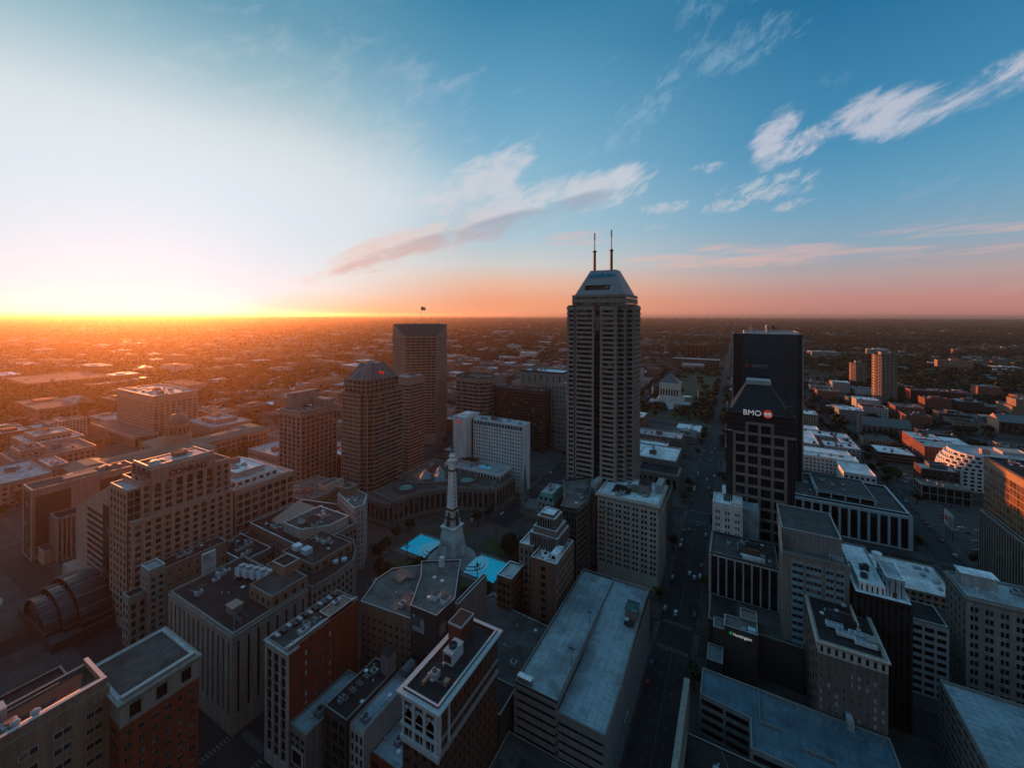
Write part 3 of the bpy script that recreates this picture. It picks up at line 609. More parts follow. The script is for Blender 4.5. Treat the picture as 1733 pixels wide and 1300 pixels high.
# round terrace, pools and lawns around it
b = MB(); b.lathe([(41, -.23), (41, -.12)], cx, cy, 'pave', 64); tag(b.obj('circle_terrace'), kind='structure')
for sgn, nm, lb in ((-1, 'fountain_pool', 'turquoise fountain pool on the left side of the monument'), (1, 'fountain_pool', 'turquoise fountain pool on the right side of the monument')):
    t = Bld(nm, lb, 'fountain', at=(cx + sgn * 30, cy + 1)); x0, x1 = sorted((cx + sgn * 16.5, cx + sgn * 42)); y0, y1 = cy - 11, cy + 14
    b = MB(); b.box(x0, y0, -.2, x1, y0 + .7, .7, 'mst2'); b.box(x0, y1 - .7, -.2, x1, y1, .7, 'mst2'); b.box(x0, y0 + .7, -.2, x0 + .7, y1 - .7, .7, 'mst2'); b.box(x1 - .7, y0 + .7, -.2, x1, y1 - .7, .7, 'mst2')
    b.box(x0 - 2, y0 - 2, -.2, x1 + 2, y0, .0, 'mst2'); b.box(x0 - 2, y1, -.2, x1 + 2, y1 + 2, .0, 'mst2')
    M['mst2'] = mat('granite_kerb', (.20, .17, .15), var=.2, scale=.4)
    t.part('basin', b); b = MB(); b.box(x0 + .7, y0 + .7, -.2, x1 - .7, y1 - .7, .35, 'water'); t.part('water', b)
    b = MB(); ccx = cx + sgn * 17
    for k, rr in enumerate((12.5, 9.5, 6.5)):
        arc = [(ccx + sgn * rr * math.cos(R(a)), cy + 1 + rr * .92 * math.sin(R(a))) for a in range(-90, 91, 10)]
        b.prism(ensure_ccw(arc), .3, .6 + k * .75, 'mst2', 'cascade')
    t.part('cascade', b)
    for k in range(8):
        b = MB(); b.lathe([(.5, .35), (.35, .6), (.22, 1.6), (.1, 2.4)], x0 + 2 + k * 3, y1 - 2.2, 'memb', 6); t.part('water_jet', b)
    t.done()
b = MB()
for a0, a1 in ((15, 75), (105, 165), (195, 262), (278, 345)):
    arc = [(cx + 39.5 * math.cos(R(a0 + (a1 - a0) * k / 12)), cy + 39.5 * math.sin(R(a0 + (a1 - a0) * k / 12))) for k in range(13)]; inn = [(cx + 26 * math.cos(R(a1 + (a0 - a1) * k / 12)), cy + 26 * math.sin(R(a1 + (a0 - a1) * k / 12))) for k in range(13)]
    arc = [p for p in arc if abs(p[1] - cy - 1) > 16]; inn = [p for p in inn if abs(p[1] - cy - 1) > 16]
    if len(arc) + len(inn) > 3: b.prism(ensure_ccw(arc + inn), -.15, .02, 'grass')
tag(b.obj('grass'), kind='structure')
for i, (lx, ly, lb) in enumerate(((-206, 221, 'dark bronze candelabra lamp column in front of the left fountain pool'), (-148, 224, 'dark bronze candelabra lamp column in front of the right fountain pool'), (-160, 268, 'dark bronze candelabra lamp column behind the monument on its right'), (-206, 268, 'dark bronze candelabra lamp column behind the monument on its left'))):
    t = Bld('lamp_column', lb, 'lamp', at=(lx, ly)); b = MB(); b.lathe([(2, -.1), (1.6, .5), (.7, .8), (.45, 3), (.7, 3.2), (.3, 5), (.28, 13), (.6, 13.4), (.6, 14)], lx, ly, 'mbr', 10)
    for k in range(6):
        a = k * math.pi / 3; b.tube((lx, ly, 11), (lx + 1.6 * math.cos(a), ly + 1.6 * math.sin(a), 12), .14, .1, 'mbr', 5)
    t.part('column', b); b = MB(); b.lathe([(.3, 14), (.8, 14.6), (.8, 15.4), (.2, 16), (.1, 17)], lx, ly, 'mbr', 8); t.part('lantern', b)
    for k in range(6):
        a = k * math.pi / 3; b = MB(); b.lathe([(.1, 12), (.35, 12.3), (.35, 12.7), (.1, 13)], lx + 1.6 * math.cos(a), ly + 1.6 * math.sin(a), 'mst2', 6); t.part('globe', b)
    t.done()

# low building curving round the far left quarter of the circle
def ringp(r0, r1, a0, a1, n=8, c=CIR): return [(c[0] + r1 * math.cos(R(a0 + (a1 - a0) * k / n)), c[1] + r1 * math.sin(R(a0 + (a1 - a0) * k / n))) for k in range(n + 1)] + [(c[0] + r0 * math.cos(R(a1 + (a0 - a1) * k / n)), c[1] + r0 * math.sin(R(a1 + (a0 - a1) * k / n))) for k in range(n + 1)]
t = Bld('arcade_building', 'low dark-roofed stone building curving round the circle, glass pyramids on its roof', 'building')
pq = ensure_ccw(ringp(74, 104, 101, 169, 6))
t.mass(pq, 0, 20, core='stone2', roof='tar2', par=.8, cop='copd', spec=W(bay=5.2, fl=1, p=1.6, s_=1.6, pr=.7, m='stone2', g='gl_dark', top=2.8, base=2.5, panes=3))
t.mass([(-286, 252), (-256, 252), (-258, 290), (-286, 292)], 0, 18.5, core='stone2', roof='tar2', par=.8, cop='copd', spec=W(bay=5, fl=1, p=1.6, s_=1.6, pr=.7, m='stone2', g='gl_dark', top=2.8, base=2.5, panes=3))
t.mass([(-214, 314), (-190, 318), (-190, 352), (-230, 350)], 0, 20.5, core='stone2', roof='tar2', par=.8, cop='copd', spec=W(bay=5, fl=1, p=1.6, s_=1.6, pr=.7, m='stone2', g='gl_dark', top=2.8, base=2.5, panes=3))
t.mass([(-286, 292), (-258, 290), (-232, 312), (-226, 350), (-286, 350)], 0, 21.5, core='stone2', roof='tar2', par=.6, cop='copd')
for px, py, s_ in ((-262, 306, 7.5), (-247, 309, 7.5), (-255, 319, 7.5)):
    b = MB(); q = [(px - s_, py), (px, py - s_), (px + s_, py), (px, py + s_)]; b.frustum(q, 21.6, [(px - .1, py), (px, py - .1), (px + .1, py), (px, py + .1)], 29.5, 'pyrg')
    M['pyrg'] = glass('pyramid_glass', (.20, .28, .30), rough=.8, vari=.25, blinds=0, spec=.1)
    for k in range(4): b.tube((*q[k], 21.6), (px, py, 29.6), .16, .12, 'alu', 4)
    t.part('glass_pyramid', b)
for a, zz in ((155, 20), (118, 20)):
    b = MB(); ax, ay = cx + 88 * math.cos(R(a)), cy + 88 * math.sin(R(a)); b.lathe([(9, zz + .2), (9, zz + 3), (8.4, zz + 3), (8.4, zz + .5)], ax, ay, 'slate', 20, cap=False); b.lathe([(6, zz + .2), (6, zz + 1.8), (.5, zz + 2.6)], ax, ay, 'copper', 20); t.part('roof_drum', b)
t.kit((-280, 296, -236, 344), 21.5, 3, 5); t.done()

# white hotel behind it, and its low front wing
t = Bld('hotel', 'white slab hotel with rows of small dark windows behind the monument', 'hotel')
hw = W(p=1.7, s_=1.9, pr=.3, m='white', g='gl_dark', top=2.6, panes=1)
t.mass((-244.7, 362, -185.6, 378), 0, 67, core='white', roof='memb2', par=1.0, cop='white', faces={'S': W(hw, n=19, fl=17, top=5.2), 'E': 0})
b = MB(); F = ((-244.7, 362), (1, 0), (0, -1))
for k in range(17): b.fbox(F, 1 + k * 3.4, 3.7 + k * 3.4, 62.6, 66.3, .1, .36, 'gl_teal')
t.part('sky_bar_glazing', b)
t.mass((-262, 350, -246.6, 376), 0, 70, core='white', roof='memb', par=1.3, cop='white', faces={'S': W(hw, n=7, fl=17, top=9), 'E': 0})
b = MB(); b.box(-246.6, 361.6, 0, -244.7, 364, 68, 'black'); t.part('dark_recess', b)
b = MB(); b.box(-260, 360, 70.2, -249, 372, 72, 'white'); b.box(-259, 361, 72, -250, 371, 72.2, 'memb'); t.part('penthouse', b)
t.kit((-240, 364, -190, 376), 67, 8, 6); r = t.done(); sign(r, 'Hilton', (-258.5, 349.5, 65.2), 0, 3.0, 'red_s', depth=.5)
t = Bld('hotel_wing', 'low white wing with a rooftop pool in front of the white hotel', 'building')
t.mass((-262, 336, -197, 358), 0, 25, core='white', roof='memb2', par=.9, cop='white', spec=W(bay=3.6, fl=2, p=.9, s_=1.2, pr=.35, m='white', g='gl_dark', top=1, base=13, panes=1))
b = MB(); b.box(-226, 344, 25.2, -213, 350, 25.7, 'white'); b.box(-225.4, 344.6, 25.3, -213.6, 349.4, 25.75, 'water'); t.part('rooftop_pool', b)
b = MB(); b.box(-250, 346, 25.2, -232, 354, 29, 'pale'); b.box(-250.4, 345.6, 29, -231.6, 354.4, 29.3, 'tar'); t.part('bulkhead', b); t.kit((-260, 338, -200, 356), 25, 12, 4, False); t.done()

# tower with glass hip crown on the left of the monument
t = Bld('office_tower', 'brown granite tower crowned by a grey glass hipped roof, left of the monument', 'tower')
P = ensure_ccw([(-324.8, 261), (-300.5, 261), (-300.5, 264.5), (-295, 264.5), (-295, 269), (-291.5, 269), (-291.5, 306), (-324.8, 306)])
gsp = W(p=.85, s_=1.35, pr=.4, m='brown2', g='gl_warm', top=.8, panes=1, fl=27)
t.mass(P, 0, 105, core='dkgrey', roof='grav', par=.6, cop='copd', faces={0: W(gsp, n=8), 1: W(gsp, n=1), 2: W(gsp, n=2), 3: W(gsp, n=1), 4: W(gsp, n=1), 5: W(gsp, n=5, p=.25, s_=1.3, pr=.12, sr=.5)})
t.mass((-323.5, 263, -295.5, 304), 105, 117, core='dkgrey', roof='grav', par=.5, cop='copd', spec=W(bay=5.2, fl=3, p=.8, s_=1.0, pr=.35, m='brown2', g='gl_warm', panes=2))
b = MB(); lo = [(-322, 264), (-301, 264), (-296.5, 268.5), (-296.5, 303), (-322, 303)]; hi = [(-315, 274), (-306, 274), (-304, 276), (-304, 293), (-315, 293)]
b.frustum(lo, 117.3, hi, 131, 'gl_green'); t.part('glass_roof', b)
b = MB()
for p, q in zip(lo, hi): b.tube((*p, 117.4), (*q, 131.2), .5, .45, 'brown2', 4)
for i in range(5):
    p, q, p2, q2 = lo[i], hi[i], lo[(i + 1) % 5], hi[(i + 1) % 5]
    b.tube((*q, 131.2), (*q2, 131.2), .4, .4, 'brown2', 4); b.tube((*p, 117.5), (*p2, 117.5), .5, .5, 'brown2', 4)
    nn = 3 if i == 2 + 1 - 0 and False else (4 if i == 2 else 2)
    for k in range(1, nn):
        f = k / nn; b.tube((p[0] + (p2[0] - p[0]) * f, p[1] + (p2[1] - p[1]) * f, 117.5), (q[0] + (q2[0] - q[0]) * f, q[1] + (q2[1] - q[1]) * f, 131.2), .4, .35, 'brown2', 4)
t.part('roof_ribs', b); t.kit((-314, 276, -305, 291), 131, 7, 4, False)
r = t.done(); sign(r, 'key', (-298.4, 281.5, 121.3), R(90), 4.4, 'red_s', depth=1.6, bold=.12)
# slab tower farther left
t = Bld('office_tower', 'squat brown tower with white-edged flat roof, left of the glass-crowned tower', 'tower')
csp = W(p=1.5, s_=1.2, pr=.7, sr=.35, m='brown2', g='gl_warm', top=4, panes=1, fl=17)
t.mass((-410, 254.2, -375.9, 295), 0, 80, core='brown', roof='grav', par=1.4, cop='memb', faces={'S': W(csp, n=5, p=2.4), 'E': W(csp, n=8, p=1.6)})
b = MB(); b.box(-410.2, 262, 80, -403, 292, 96, 'brown2'); b.box(-402, 285, 80, -380, 294.8, 88, 'brown2'); t.part('lift_tower', b); b = MB(); b.lathe([(.3, 81), (3, 82.4), (3.2, 83)], -392, 274, 'memb', 16); t.part('dish_antenna', b)
t.kit((-400, 258, -380, 284), 80, 9, 6); t.done()
# tall bevelled tower behind
t = Bld('office_tower', 'tall brown limestone tower with a dark sloping top face and a flag above', 'tower')
c0 = Vector((-379, 432.5)); dv = Vector((-c0.x, -c0.y)).normalized(); sv = Vector((-dv.y, dv.x))      # faces of the octagon turn towards the monument
L = lambda u, v: (c0.x + sv.x * u - dv.x * v, c0.y + sv.y * u - dv.y * v)
oc = ensure_ccw([L(-20.5, 0), L(20.5, 0), L(36, 21), L(36, 50), L(-38, 50), L(-38, 21)])
i0 = min(range(6), key=lambda i: -(((Vector(oc[i]) + Vector(oc[(i + 1) % 6])) / 2 - c0).dot(dv)))
osp = W(p=.9, s_=1.75, pr=.4, m='brown2', g='gl_warm', top=1.5, panes=1, fl=34, base=14)
pun = W(p=2.4, s_=1.9, pr=.45, m='brown2', g='gl_warm', top=1.5, panes=1, fl=34, n=7, base=14)
t.mass(oc, 0, 148, core='brown', roof=None, par=0, faces={i0: W(osp, n=6), (i0 - 1) % 6: W(pun, n=6), (i0 + 1) % 6: pun})
rim = 164.5
b = MB(); A0, A1, B1, B0 = L(-20.5, 0), L(20.5, 0), L(36, 21), L(-38, 21); C1, C0 = L(36, 50), L(-38, 50); T0, T1 = L(-31, 11), L(30, 12)
b.add([(*A0, 148), (*A1, 148), (*B1, rim), (*B0, rim)], [(0, 1, 2, 3)], 'black2'); M['black2'] = mat('dark_bevel_glazing', (.045, .038, .034), rough=.5, var=.1)
b.add([(*B1, 148), (*C1, 148), (*C1, rim), (*B1, rim)], [(0, 1, 2, 3)], 'brown2'); b.add([(*C0, 148), (*B0, 148), (*B0, rim), (*C0, rim)], [(0, 1, 2, 3)], 'brown2'); b.add([(*C1, 148), (*C0, 148), (*C0, rim), (*C1, rim)], [(0, 1, 2, 3)], 'brown2')
b.add([(*A1, 148), (*B1, 148), (*B1, rim)], [(0, 1, 2)], 'brown2'); b.add([(*B0, 148), (*A0, 148), (*B0, rim)], [(0, 1, 2)], 'brown2')
b.add([(*B0, rim), (*B1, rim), (*C1, rim), (*C0, rim)], [(0, 1, 2, 3)], 'tar'); t.part('bevelled_top', b)
b = MB()
for k in range(15): u = -26 + k * 3.6; q = L(u, 21.4); b.box(q[0], q[1], rim, q[0] + .8, q[1] + .8, rim + .9 + (k % 3) * .5, 'dkmetal')
t.part('rooftop_plant', b)
fx, fy = L(0, 32); b = MB(); b.tube((fx, fy, rim), (fx, fy, 190), .35, .2, 'alu', 6); t.part('flagpole', b)
t.done()
t = Bld('flag', 'striped flag flying above the tall tower with the dark sloping top', 'flag', at=(fx, fy)); M['flag'] = mat('flag_cloth', (.35, .10, .10), var=.4, scale=.5); M['flagb'] = mat('flag_blue_cloth', (.03, .04, .14))
b = MB()
for k in range(6):
    for j in range(6): x0, x1 = fx + k * 1.4, fx + (k + 1) * 1.4; w0, w1 = math.sin(k * .9) * .5, math.sin((k + 1) * .9) * .5; z0 = 184.6 + j * .8 - k * .12; b.add([(x0, fy + w0, z0), (x1, fy + w1, z0 - .12), (x1, fy + w1, z0 + .68), (x0, fy + w0, z0 + .8)], [(0, 1, 2, 3)], 'flagb' if k < 2 and j > 2 else ('flag' if j % 2 == 0 else 'white'))
t.part('cloth', b); t.foot = [(fx, fy, fx, fy, 1)]; t.done()
# slim slab between
t = Bld('office_block', 'slim grey banded slab tucked between the two brown towers', 'building')
t.mass((-350, 352, -326.5, 378), 0, 106, core='grey', roof='memb2', par=.6, spec=W(bay=4, fh=3.8, p=.3, s_=1.7, pr=.1, sr=.35, m='brown2', g='gl_warm', top=8))
t.kit((-348, 356, -330, 374), 106, 2, 2); t.done()
t = Bld('office_tower', 'round-cornered brown tower just right of the tower flying the flag', 'tower')
oc = [(-347 + 6, 462), (-303, 462), (-294, 470), (-294, 492), (-303, 500), (-341, 500), (-347, 492), (-347, 470)]
t.mass(oc, 0, 92, core='dkgrey', roof='tar2', par=1.5, cop='copd', spec=W(bay=9, fl=17, p=.7, s_=2.3, pr=.1, sr=.4, m='brown2', g='gl_warm', top=5, panes=3))
t.kit((-340, 466, -300, 494), 92, 31, 5); t.done()
t = Bld('office_block', 'dark bronze-glass block with step-down roofs behind the white hotel', 'building')
t.mass((-301, 484, -219, 508), 0, 78, core='black', roof='tar', par=1, cop='copd', spec=W(bay=7, fh=3.8, p=.3, s_=1.2, pr=.08, sr=.2, m='bronze', g='gl_warm', top=3, panes=3))
t.kit((-298, 488, -224, 504), 78, 5, 6); t.done()
t = Bld('office_block', 'pale grey telephone-exchange style tower, narrow slit windows, left of the tallest tower', 'building')
t.mass((-268.5, 516, -204.9, 556), 0, 98, core='stone', roof='memb', par=2.5, cop='tar', spec=W(bay=9, fl=1, p=7.6, s_=.1, pr=.35, m='stone', g='gl_dark', top=3, base=84, panes=1))
b = MB(); b.box(-268.7, 515.7, 98.2, -204.7, 516.3, 100.4, 'dkmetal'); b.box(-205.2, 516, 98.2, -204.6, 556, 100.4, 'dkmetal'); t.part('louvre_band', b)
t.mass((-234.9, 512, -198.5, 556), 0, 86, core='stone', roof='memb', par=1, spec=W(bay=5, fl=14, p=3.2, s_=3.0, pr=.35, m='stone', g='gl_dark', top=3, panes=1))
t.mass((-212, 508, -185, 556), 0, 60, core='stone', roof='memb', par=1, spec=W(bay=4, fl=9, p=2.2, s_=2.6, pr=.35, m='stone', g='gl_dark', top=5, panes=1))
t.kit((-262, 522, -240, 550), 98, 4, 4); t.done()

# cream office block and neighbours in front of the tallest tower
t = Bld('office_block', 'cream limestone block with paired windows and white roof, in front of the tallest tower', 'building')
cs = W(p=1.9, s_=1.75, pr=.3, m='cream', g='gl_black', panes=1, pair=.75, fl=12, n=7, top=3.2, base=9)
t.mass((-83.4, 276.1, -44.2, 311), 0, 55, core='cream', roof='memb', par=1.2, cop='memb', faces={'S': cs, 'E': W(cs, n=6)})
t.cornice((-83.4, 276.1, -44.2, 311), 53.2, 2.2, 1.5, 'cream')
for zz in (44.8,): t.cornice((-83.4, 276.1, -44.2, 311), zz, .6, .75, 'cream')
b = MB(); b.box(-76, 284, 55.2, -64, 296, 56.2, 'tar2'); b.box(-75.4, 284.6, 55.3, -64.6, 295.4, 56.4, 'black'); t.part('light_well', b)
b = MB(); b.box(-58.5, 288, 55.2, -52, 300, 62.5, 'grey'); b.box(-58.8, 287.7, 62.5, -51.7, 300.3, 62.8, 'tar'); t.part('penthouse', b); b = MB(); b.box(-64, 290, 55.2, -59, 296, 58.5, 'grn'); t.part('tank', b)
b = MB(); b.box(-49, 296, 55.2, -44.6, 310.6, 61, 'pale'); t.part('stair_bulkhead', b)
t.kit((-80, 279, -47, 308), 55, 6, 5, False); t.done()
t = Bld('office_block', 'glass-sided block with curved grey roof, between the cream block and the stepped brown tower', 'building')
P = [(-99.0, 246.5), (-88.5, 248.0), (-86.5, 262), (-89.5, 282), (-99.5, 300), (-113, 287), (-106.5, 272), (-101.5, 260)]
M['dkgreen'] = mat('dark_green_metal', (.06, .09, .085), rough=.5)
t.mass(P, 0, 54, core='black', roof='grav', par=1.1, cop='slate', faces={0: W(n=6, fl=14, p=.5, s_=.7, pr=.25, m='dkgreen', g='gl_black', top=1.4)}, spec=W(bay=5, fl=14, p=.4, s_=.6, pr=.25, m='stone2', g='gl_black', top=1.4))
b = MB(); b.box(-98, 272, 54.2, -91, 280, 58, 'slate'); b.box(-96, 266, 54.2, -92, 270, 55.8, 'steel'); t.part('plant_room', b)
b = MB(); b.prism([(-92, 286), (-87.5, 284), (-86, 296), (-90, 300)], 0, 58, 'pale', 'memb2'); t.part('curved_wing', b); t.kit((-98, 250, -90, 270), 54, 71, 1, False); t.done()
t = Bld('apartment_block', 'narrow stone block with green copper mansard, right of the church steeple', 'building')
t.mass((-132.5, 283, -119, 306), 0, 37, core='stone', roof=None, par=0, spec=W(bay=3, fl=9, p=1.6, s_=1.8, pr=.3, m='stone', g='gl_dark', top=.5, panes=1))
b = MB(); b.frustum(rectp((-132.8, 282.7, -118.7, 306.3)), 37, rectp((-130.6, 285, -121, 304)), 43, 'copper'); b.box(-130.5, 285.1, 43, -121.1, 303.9, 43.2, 'memb2'); t.part('mansard_roof', b)
for k in range(3):
    b = MB(); b.box(-131 + k * 4.2, 282.9, 38, -128.8 + k * 4.2, 285, 41, 'copper'); b.box(-130.7 + k * 4.2, 282.8, 38.3, -129.1 + k * 4.2, 282.9, 40.6, 'gl_black'); t.part('dormer', b)
t.kit((-130, 287, -122, 302), 43, 21, 3, False); t.done()
t = Bld('church', 'slender grey stone church with a green-tipped steeple beside the circle', 'church')
b = MB(); b.frustum(sq(2.9, 0, -166, 328), 0, sq(2.7, 0, -166, 328), 15, 'stone2'); b.frustum(sq(3.1, 0, -166, 328), 15, sq(3.1, 0, -166, 328), 15.7, 'stone')
for dx in (-1, 1):
    for dy in (-1, 1): b.frustum(sq(.6, 0, -166 + dx * 2.6, 328 + dy * 2.6), 15, sq(.05, 0, -166 + dx * 2.6, 328 + dy * 2.6), 21, 'stone2')
t.part('bell_tower', b); b = MB(); b.lathe([(2.7, 15.7), (1.6, 29), (.1, 44)], -166, 328, 'spire', 8); M['spire'] = mat('verdigris_stone_spire', (.12, .17, .15), var=.25, scale=.4); t.part('spire', b)
t.wall.box(-163, 322, 0, -140, 334, 9, 'stone2'); b = MB(); b.add([(-163, 321.5, 9), (-139.5, 321.5, 9), (-139.5, 328, 15), (-163, 328, 15), (-163, 334.5, 9), (-139.5, 334.5, 9)], [(0, 1, 2, 3), (3, 2, 5, 4), (1, 5, 2), (0, 3, 4)], 'slate'); t.part('nave_roof', b)
t.foot = [(-169, 322, -140, 334, 9)]; t.done()
# stepped brown tower on the near side of the circle
t = Bld('art_deco_tower', 'stepped brown stone tower with ziggurat top at the edge of the circle', 'tower')
dk = W(p=1.3, s_=1.7, pr=.25, m='deco', g='gl_black', top=1.5, panes=1); M['deco'] = mat('brown_deco_stone', (.29, .215, .165), var=.14, streak=True); M['decob'] = mat('orange_brown_brick', (.23, .12, .075), var=.15, scale=.6, streak=True)
t.mass((-94.5, 194, -80.2, 219), 0, 50, core='decob', roof='memb2', par=1.1, cop='memb', faces={'S': W(dk, n=1, p=11.6, pr=.12, fl=12, m='decob'), 'E': W(dk, n=8, fl=12)})
t.mass((-106, 203, -97.5, 221), 0, 50, core='deco', roof='memb', par=1.0, cop='memb', spec=W(dk, bay=3, fl=12))
t.mass((-97.5, 206, -94.5, 221), 0, 46, core='deco', roof='memb2', par=.8)
t.mass((-112, 189, -103.5, 203), 0, 38, core='decob', roof='memb2', par=1.0, cop='memb', spec=W(dk, bay=2.8, fl=9, m='decob'))
M['ziggm'] = mat('fluted_deco_stone', (.24, .21, .19), var=.18, streak=True)
zz = 50
for k, (w, h) in enumerate(((8.2, 7), (6.9, 3), (5.2, 5.5), (3.8, 1.5))):
    q = (-92 - w, 213 - w, -92 + w, 213 + w); t.mass(q, zz, zz + h, core='ziggm', roof='memb', par=.7, cop='memb', spec=W(n=max(3, int(w * 1.5)), fl=1, p=.55, s_=.3, pr=.3, m='ziggm', g='gl_dark', panes=1) if k % 2 == 0 else None); zz += h
b = MB(); b.box(-84.5, 197, 50.2, -80.8, 206, 54, 'memb'); b.box(-84, 196.9, 51.2, -82, 197, 53, 'gl_black'); t.part('penthouse', b); t.kit((-92, 196, -86, 202), 50, 91, 2, False, 'memb'); t.kit((-105, 205, -99, 219), 50, 92, 1, False); t.done()
# parking garage
t = Bld('parking_garage', 'long open-deck parking garage with split blue-grey roof in the centre foreground', 'garage')
gs = W(fl=9, p=.9, s_=1.9, pr=.35, sr=.5, m='grey', g='gl_black', top=0.5, panes=1)
t.mass((-76.7, 143.8, -58.9, 226), 0, 31.4, core='dkgrey', roof='deckm', par=1.15, cop='copd', pt=.3, faces={'S': W(gs, n=1), 'W': 0})
b = MB(); b.add([(-58.9, 143.8, 0), (-40.6, 143.8, 0), (-40.6, 226, 0), (-58.9, 226, 0), (-58.9, 143.8, 27.6), (-40.6, 143.8, 27.6), (-40.6, 170, 27.6), (-40.6, 204, 31.4), (-40.6, 226, 31.4), (-58.9, 226, 31.4), (-58.9, 204, 31.4), (-58.9, 170, 27.6)],
      [(0, 1, 5, 4), (1, 2, 8, 7, 6, 5), (2, 3, 9, 8)], 'dkgrey'); b.add([(-58.9, 143.8, 27.65), (-40.6, 143.8, 27.65), (-40.6, 170, 27.65), (-58.9, 170, 27.65), (-40.6, 204, 31.55), (-58.9, 204, 31.55), (-40.6, 226, 31.55), (-58.9, 226, 31.55)], [(0, 1, 2, 3), (3, 2, 4, 5), (5, 4, 6, 7)], 'deckm')
for (xa, ya, za, xb, yb, zb) in ((-58.9, 143.8, 27.6, -40.6, 143.8, 27.6), (-40.6, 143.8, 27.6, -40.6, 170, 27.6), (-40.6, 170, 27.6, -40.6, 204, 31.5), (-40.6, 204, 31.5, -40.6, 226, 31.5), (-40.6, 226, 31.5, -58.9, 226, 31.5), (-58.7, 144, 31.4, -58.7, 200, 31.4)):
    dx, dy = (0, .3) if ya == yb else (.3, 0)
    b.add([(xa - dx, ya - dy, za - .8), (xb - dx, yb - dy, zb - .8), (xb - dx, yb - dy, zb + 1.15), (xa - dx, ya - dy, za + 1.15), (xa + dx, ya + dy, za - .8), (xb + dx, yb + dy, zb - .8), (xb + dx, yb + dy, zb + 1.15), (xa + dx, ya + dy, za + 1.15)], [(0, 1, 2, 3), (5, 4, 7, 6), (3, 2, 6, 7), (0, 3, 7, 4), (1, 5, 6, 2)], 'grey')
t.part('ramp_deck', b)
t.face((-58.7, 143.8), (-40.6, 143.8), 0, 27.0, **W(gs, n=1, fl=8)); t.face((-40.6, 144.1), (-40.6, 226), 0, 27.0, **W(gs, n=14, fl=8, p=1.3))
t.foot.append((-58.9, 143.8, -40.6, 226, 30))
b = MB()
for k in range(25):
    y = 147 + k * 2.75
    b.box(-75.9, y, 31.57, -71.4, y + .11, 31.585, 'yel')
    if y < 198: b.box(-63.5, y, 31.57, -59.3, y + .11, 31.585, 'yel')
    z = 27.66 if y < 170 else 27.66 + (min(y, 204) - 170) / 34 * 3.9
    b.box(-58.2, y, z - .02, -54, y + .11, z + .03, 'yel'); b.box(-45.6, y, z - .02, -41.3, y + .11, z + .03, 'yel')
t.part('bay_marking', b)
b = MB(); b.box(-46.8, 200, 31.5, -41.6, 207, 36.2, 'stone2'); b.box(-47.1, 199.7, 36.2, -41.3, 207.3, 36.5, 'gl_teal'); t.part('stair_bulkhead', b)
b = MB(); b.lathe([(.2, 32.5), (1.1, 33), (1.2, 33.6)], -45.5, 197.5, 'alu', 12); b.box(-46.5, 196, 31.5, -42, 199, 32.3, 'dkmetal'); t.part('dish_antenna', b)
b = MB(); b.box(-76.3, 144.6, 31.6, -70.4, 146.6, 34.0, 'grey'); b.box(-76.4, 144.5, 34, -70.3, 146.8, 34.2, 'memb'); t.part('stair_shelter', b)
for y in (162, 186): b = MB(); b.tube((-60, y, 31.4), (-60, y, 39), .12, .08, 'dkmetal', 5); b.box(-61.3, y - .25, 38.8, -58.7, y + .25, 39.05, 'dkmetal'); t.part('light_pole', b)
r = t.done(); sign(r, 'GARAGE', (-39.4, 168, 12), R(90), 1.5, 'coping', depth=.3)
M['hunt'] = mat('dark_brown_cladding', (.055, .047, .045), rough=.7, var=.1)
# ------------------------------------------------------------------ left side
t = Bld('hotel', 'tall pink stone hotel with maroon lettering along its top, on the left', 'hotel')
ch = W(p=2.1, s_=1.35, pr=.35, m='pinkst', g='gl_warm', fr='frame', top=1.2, panes=2)
t.mass((-324, 108.5, -298, 141), 0, 86.5, core='pinkst', roof='tar2', par=.4, cop='coping', pt=.7, faces={'E': W(ch, n=6, fl=19, top=9.5, base=4), 'S': W(n=4, fl=1, p=2, s_=.1, pr=.3, m='pinkst', base=78)})
b = MB(); F = ((-298, 108.5), (0, 1), (1, 0))
for k in range(6): b.fbox(F, 1.5 + k * 5.4, 4.2 + k * 5.4, 73.5, 78.5, .3, .42, 'gl_warm')
t.part('tall_window', b)
t.mass((-324, 104, -299, 108.5), 0, 80, core='pinkst', roof='tar', par=1.2, faces={'E': W(ch, n=1, fl=18, base=4)})
t.mass((-322, 98, -299.5, 104), 0, 77.5, core='pinkst', roof='memb2', par=1.2, faces={'E': W(n=2, fl=17, p=.5, s_=.8, pr=.3, m='grey', g='gl_warm', panes=1, base=4), 'S': W(ch, n=5, fl=17, p=1.8, base=4, panes=1)})
b = MB(); b.box(-312, 104.3, 80, -302, 108.3, 84.5, 'pinkst'); b.box(-312.2, 104.1, 84.5, -301.8, 108.4, 84.8, 'tar'); b.box(-307, 104.1, 81, -304, 104.3, 83.6, 'gl_black'); t.part('penthouse', b)
b = MB(); b.lathe([(3.2, 86.7), (3.2, 88.5), (2.4, 89.8), (.3, 90.3)], -305, 112.5, 'alu', 16); t.part('roof_tank', b)
t.mass((-324, 141, -297.2, 150), 0, 80.5, core='pinkst', roof='tar2', par=1.3, faces={'E': W(ch, n=2, fl=19, base=4)})
t.mass((-300, 99, -295.4, 150.5), 0, 60.5, core='pinkst', roof='memb2', par=.9, faces={'E': W(ch, n=11, fl=14, base=4, top=1), 'S': W(ch, n=1, fl=14, base=4)})
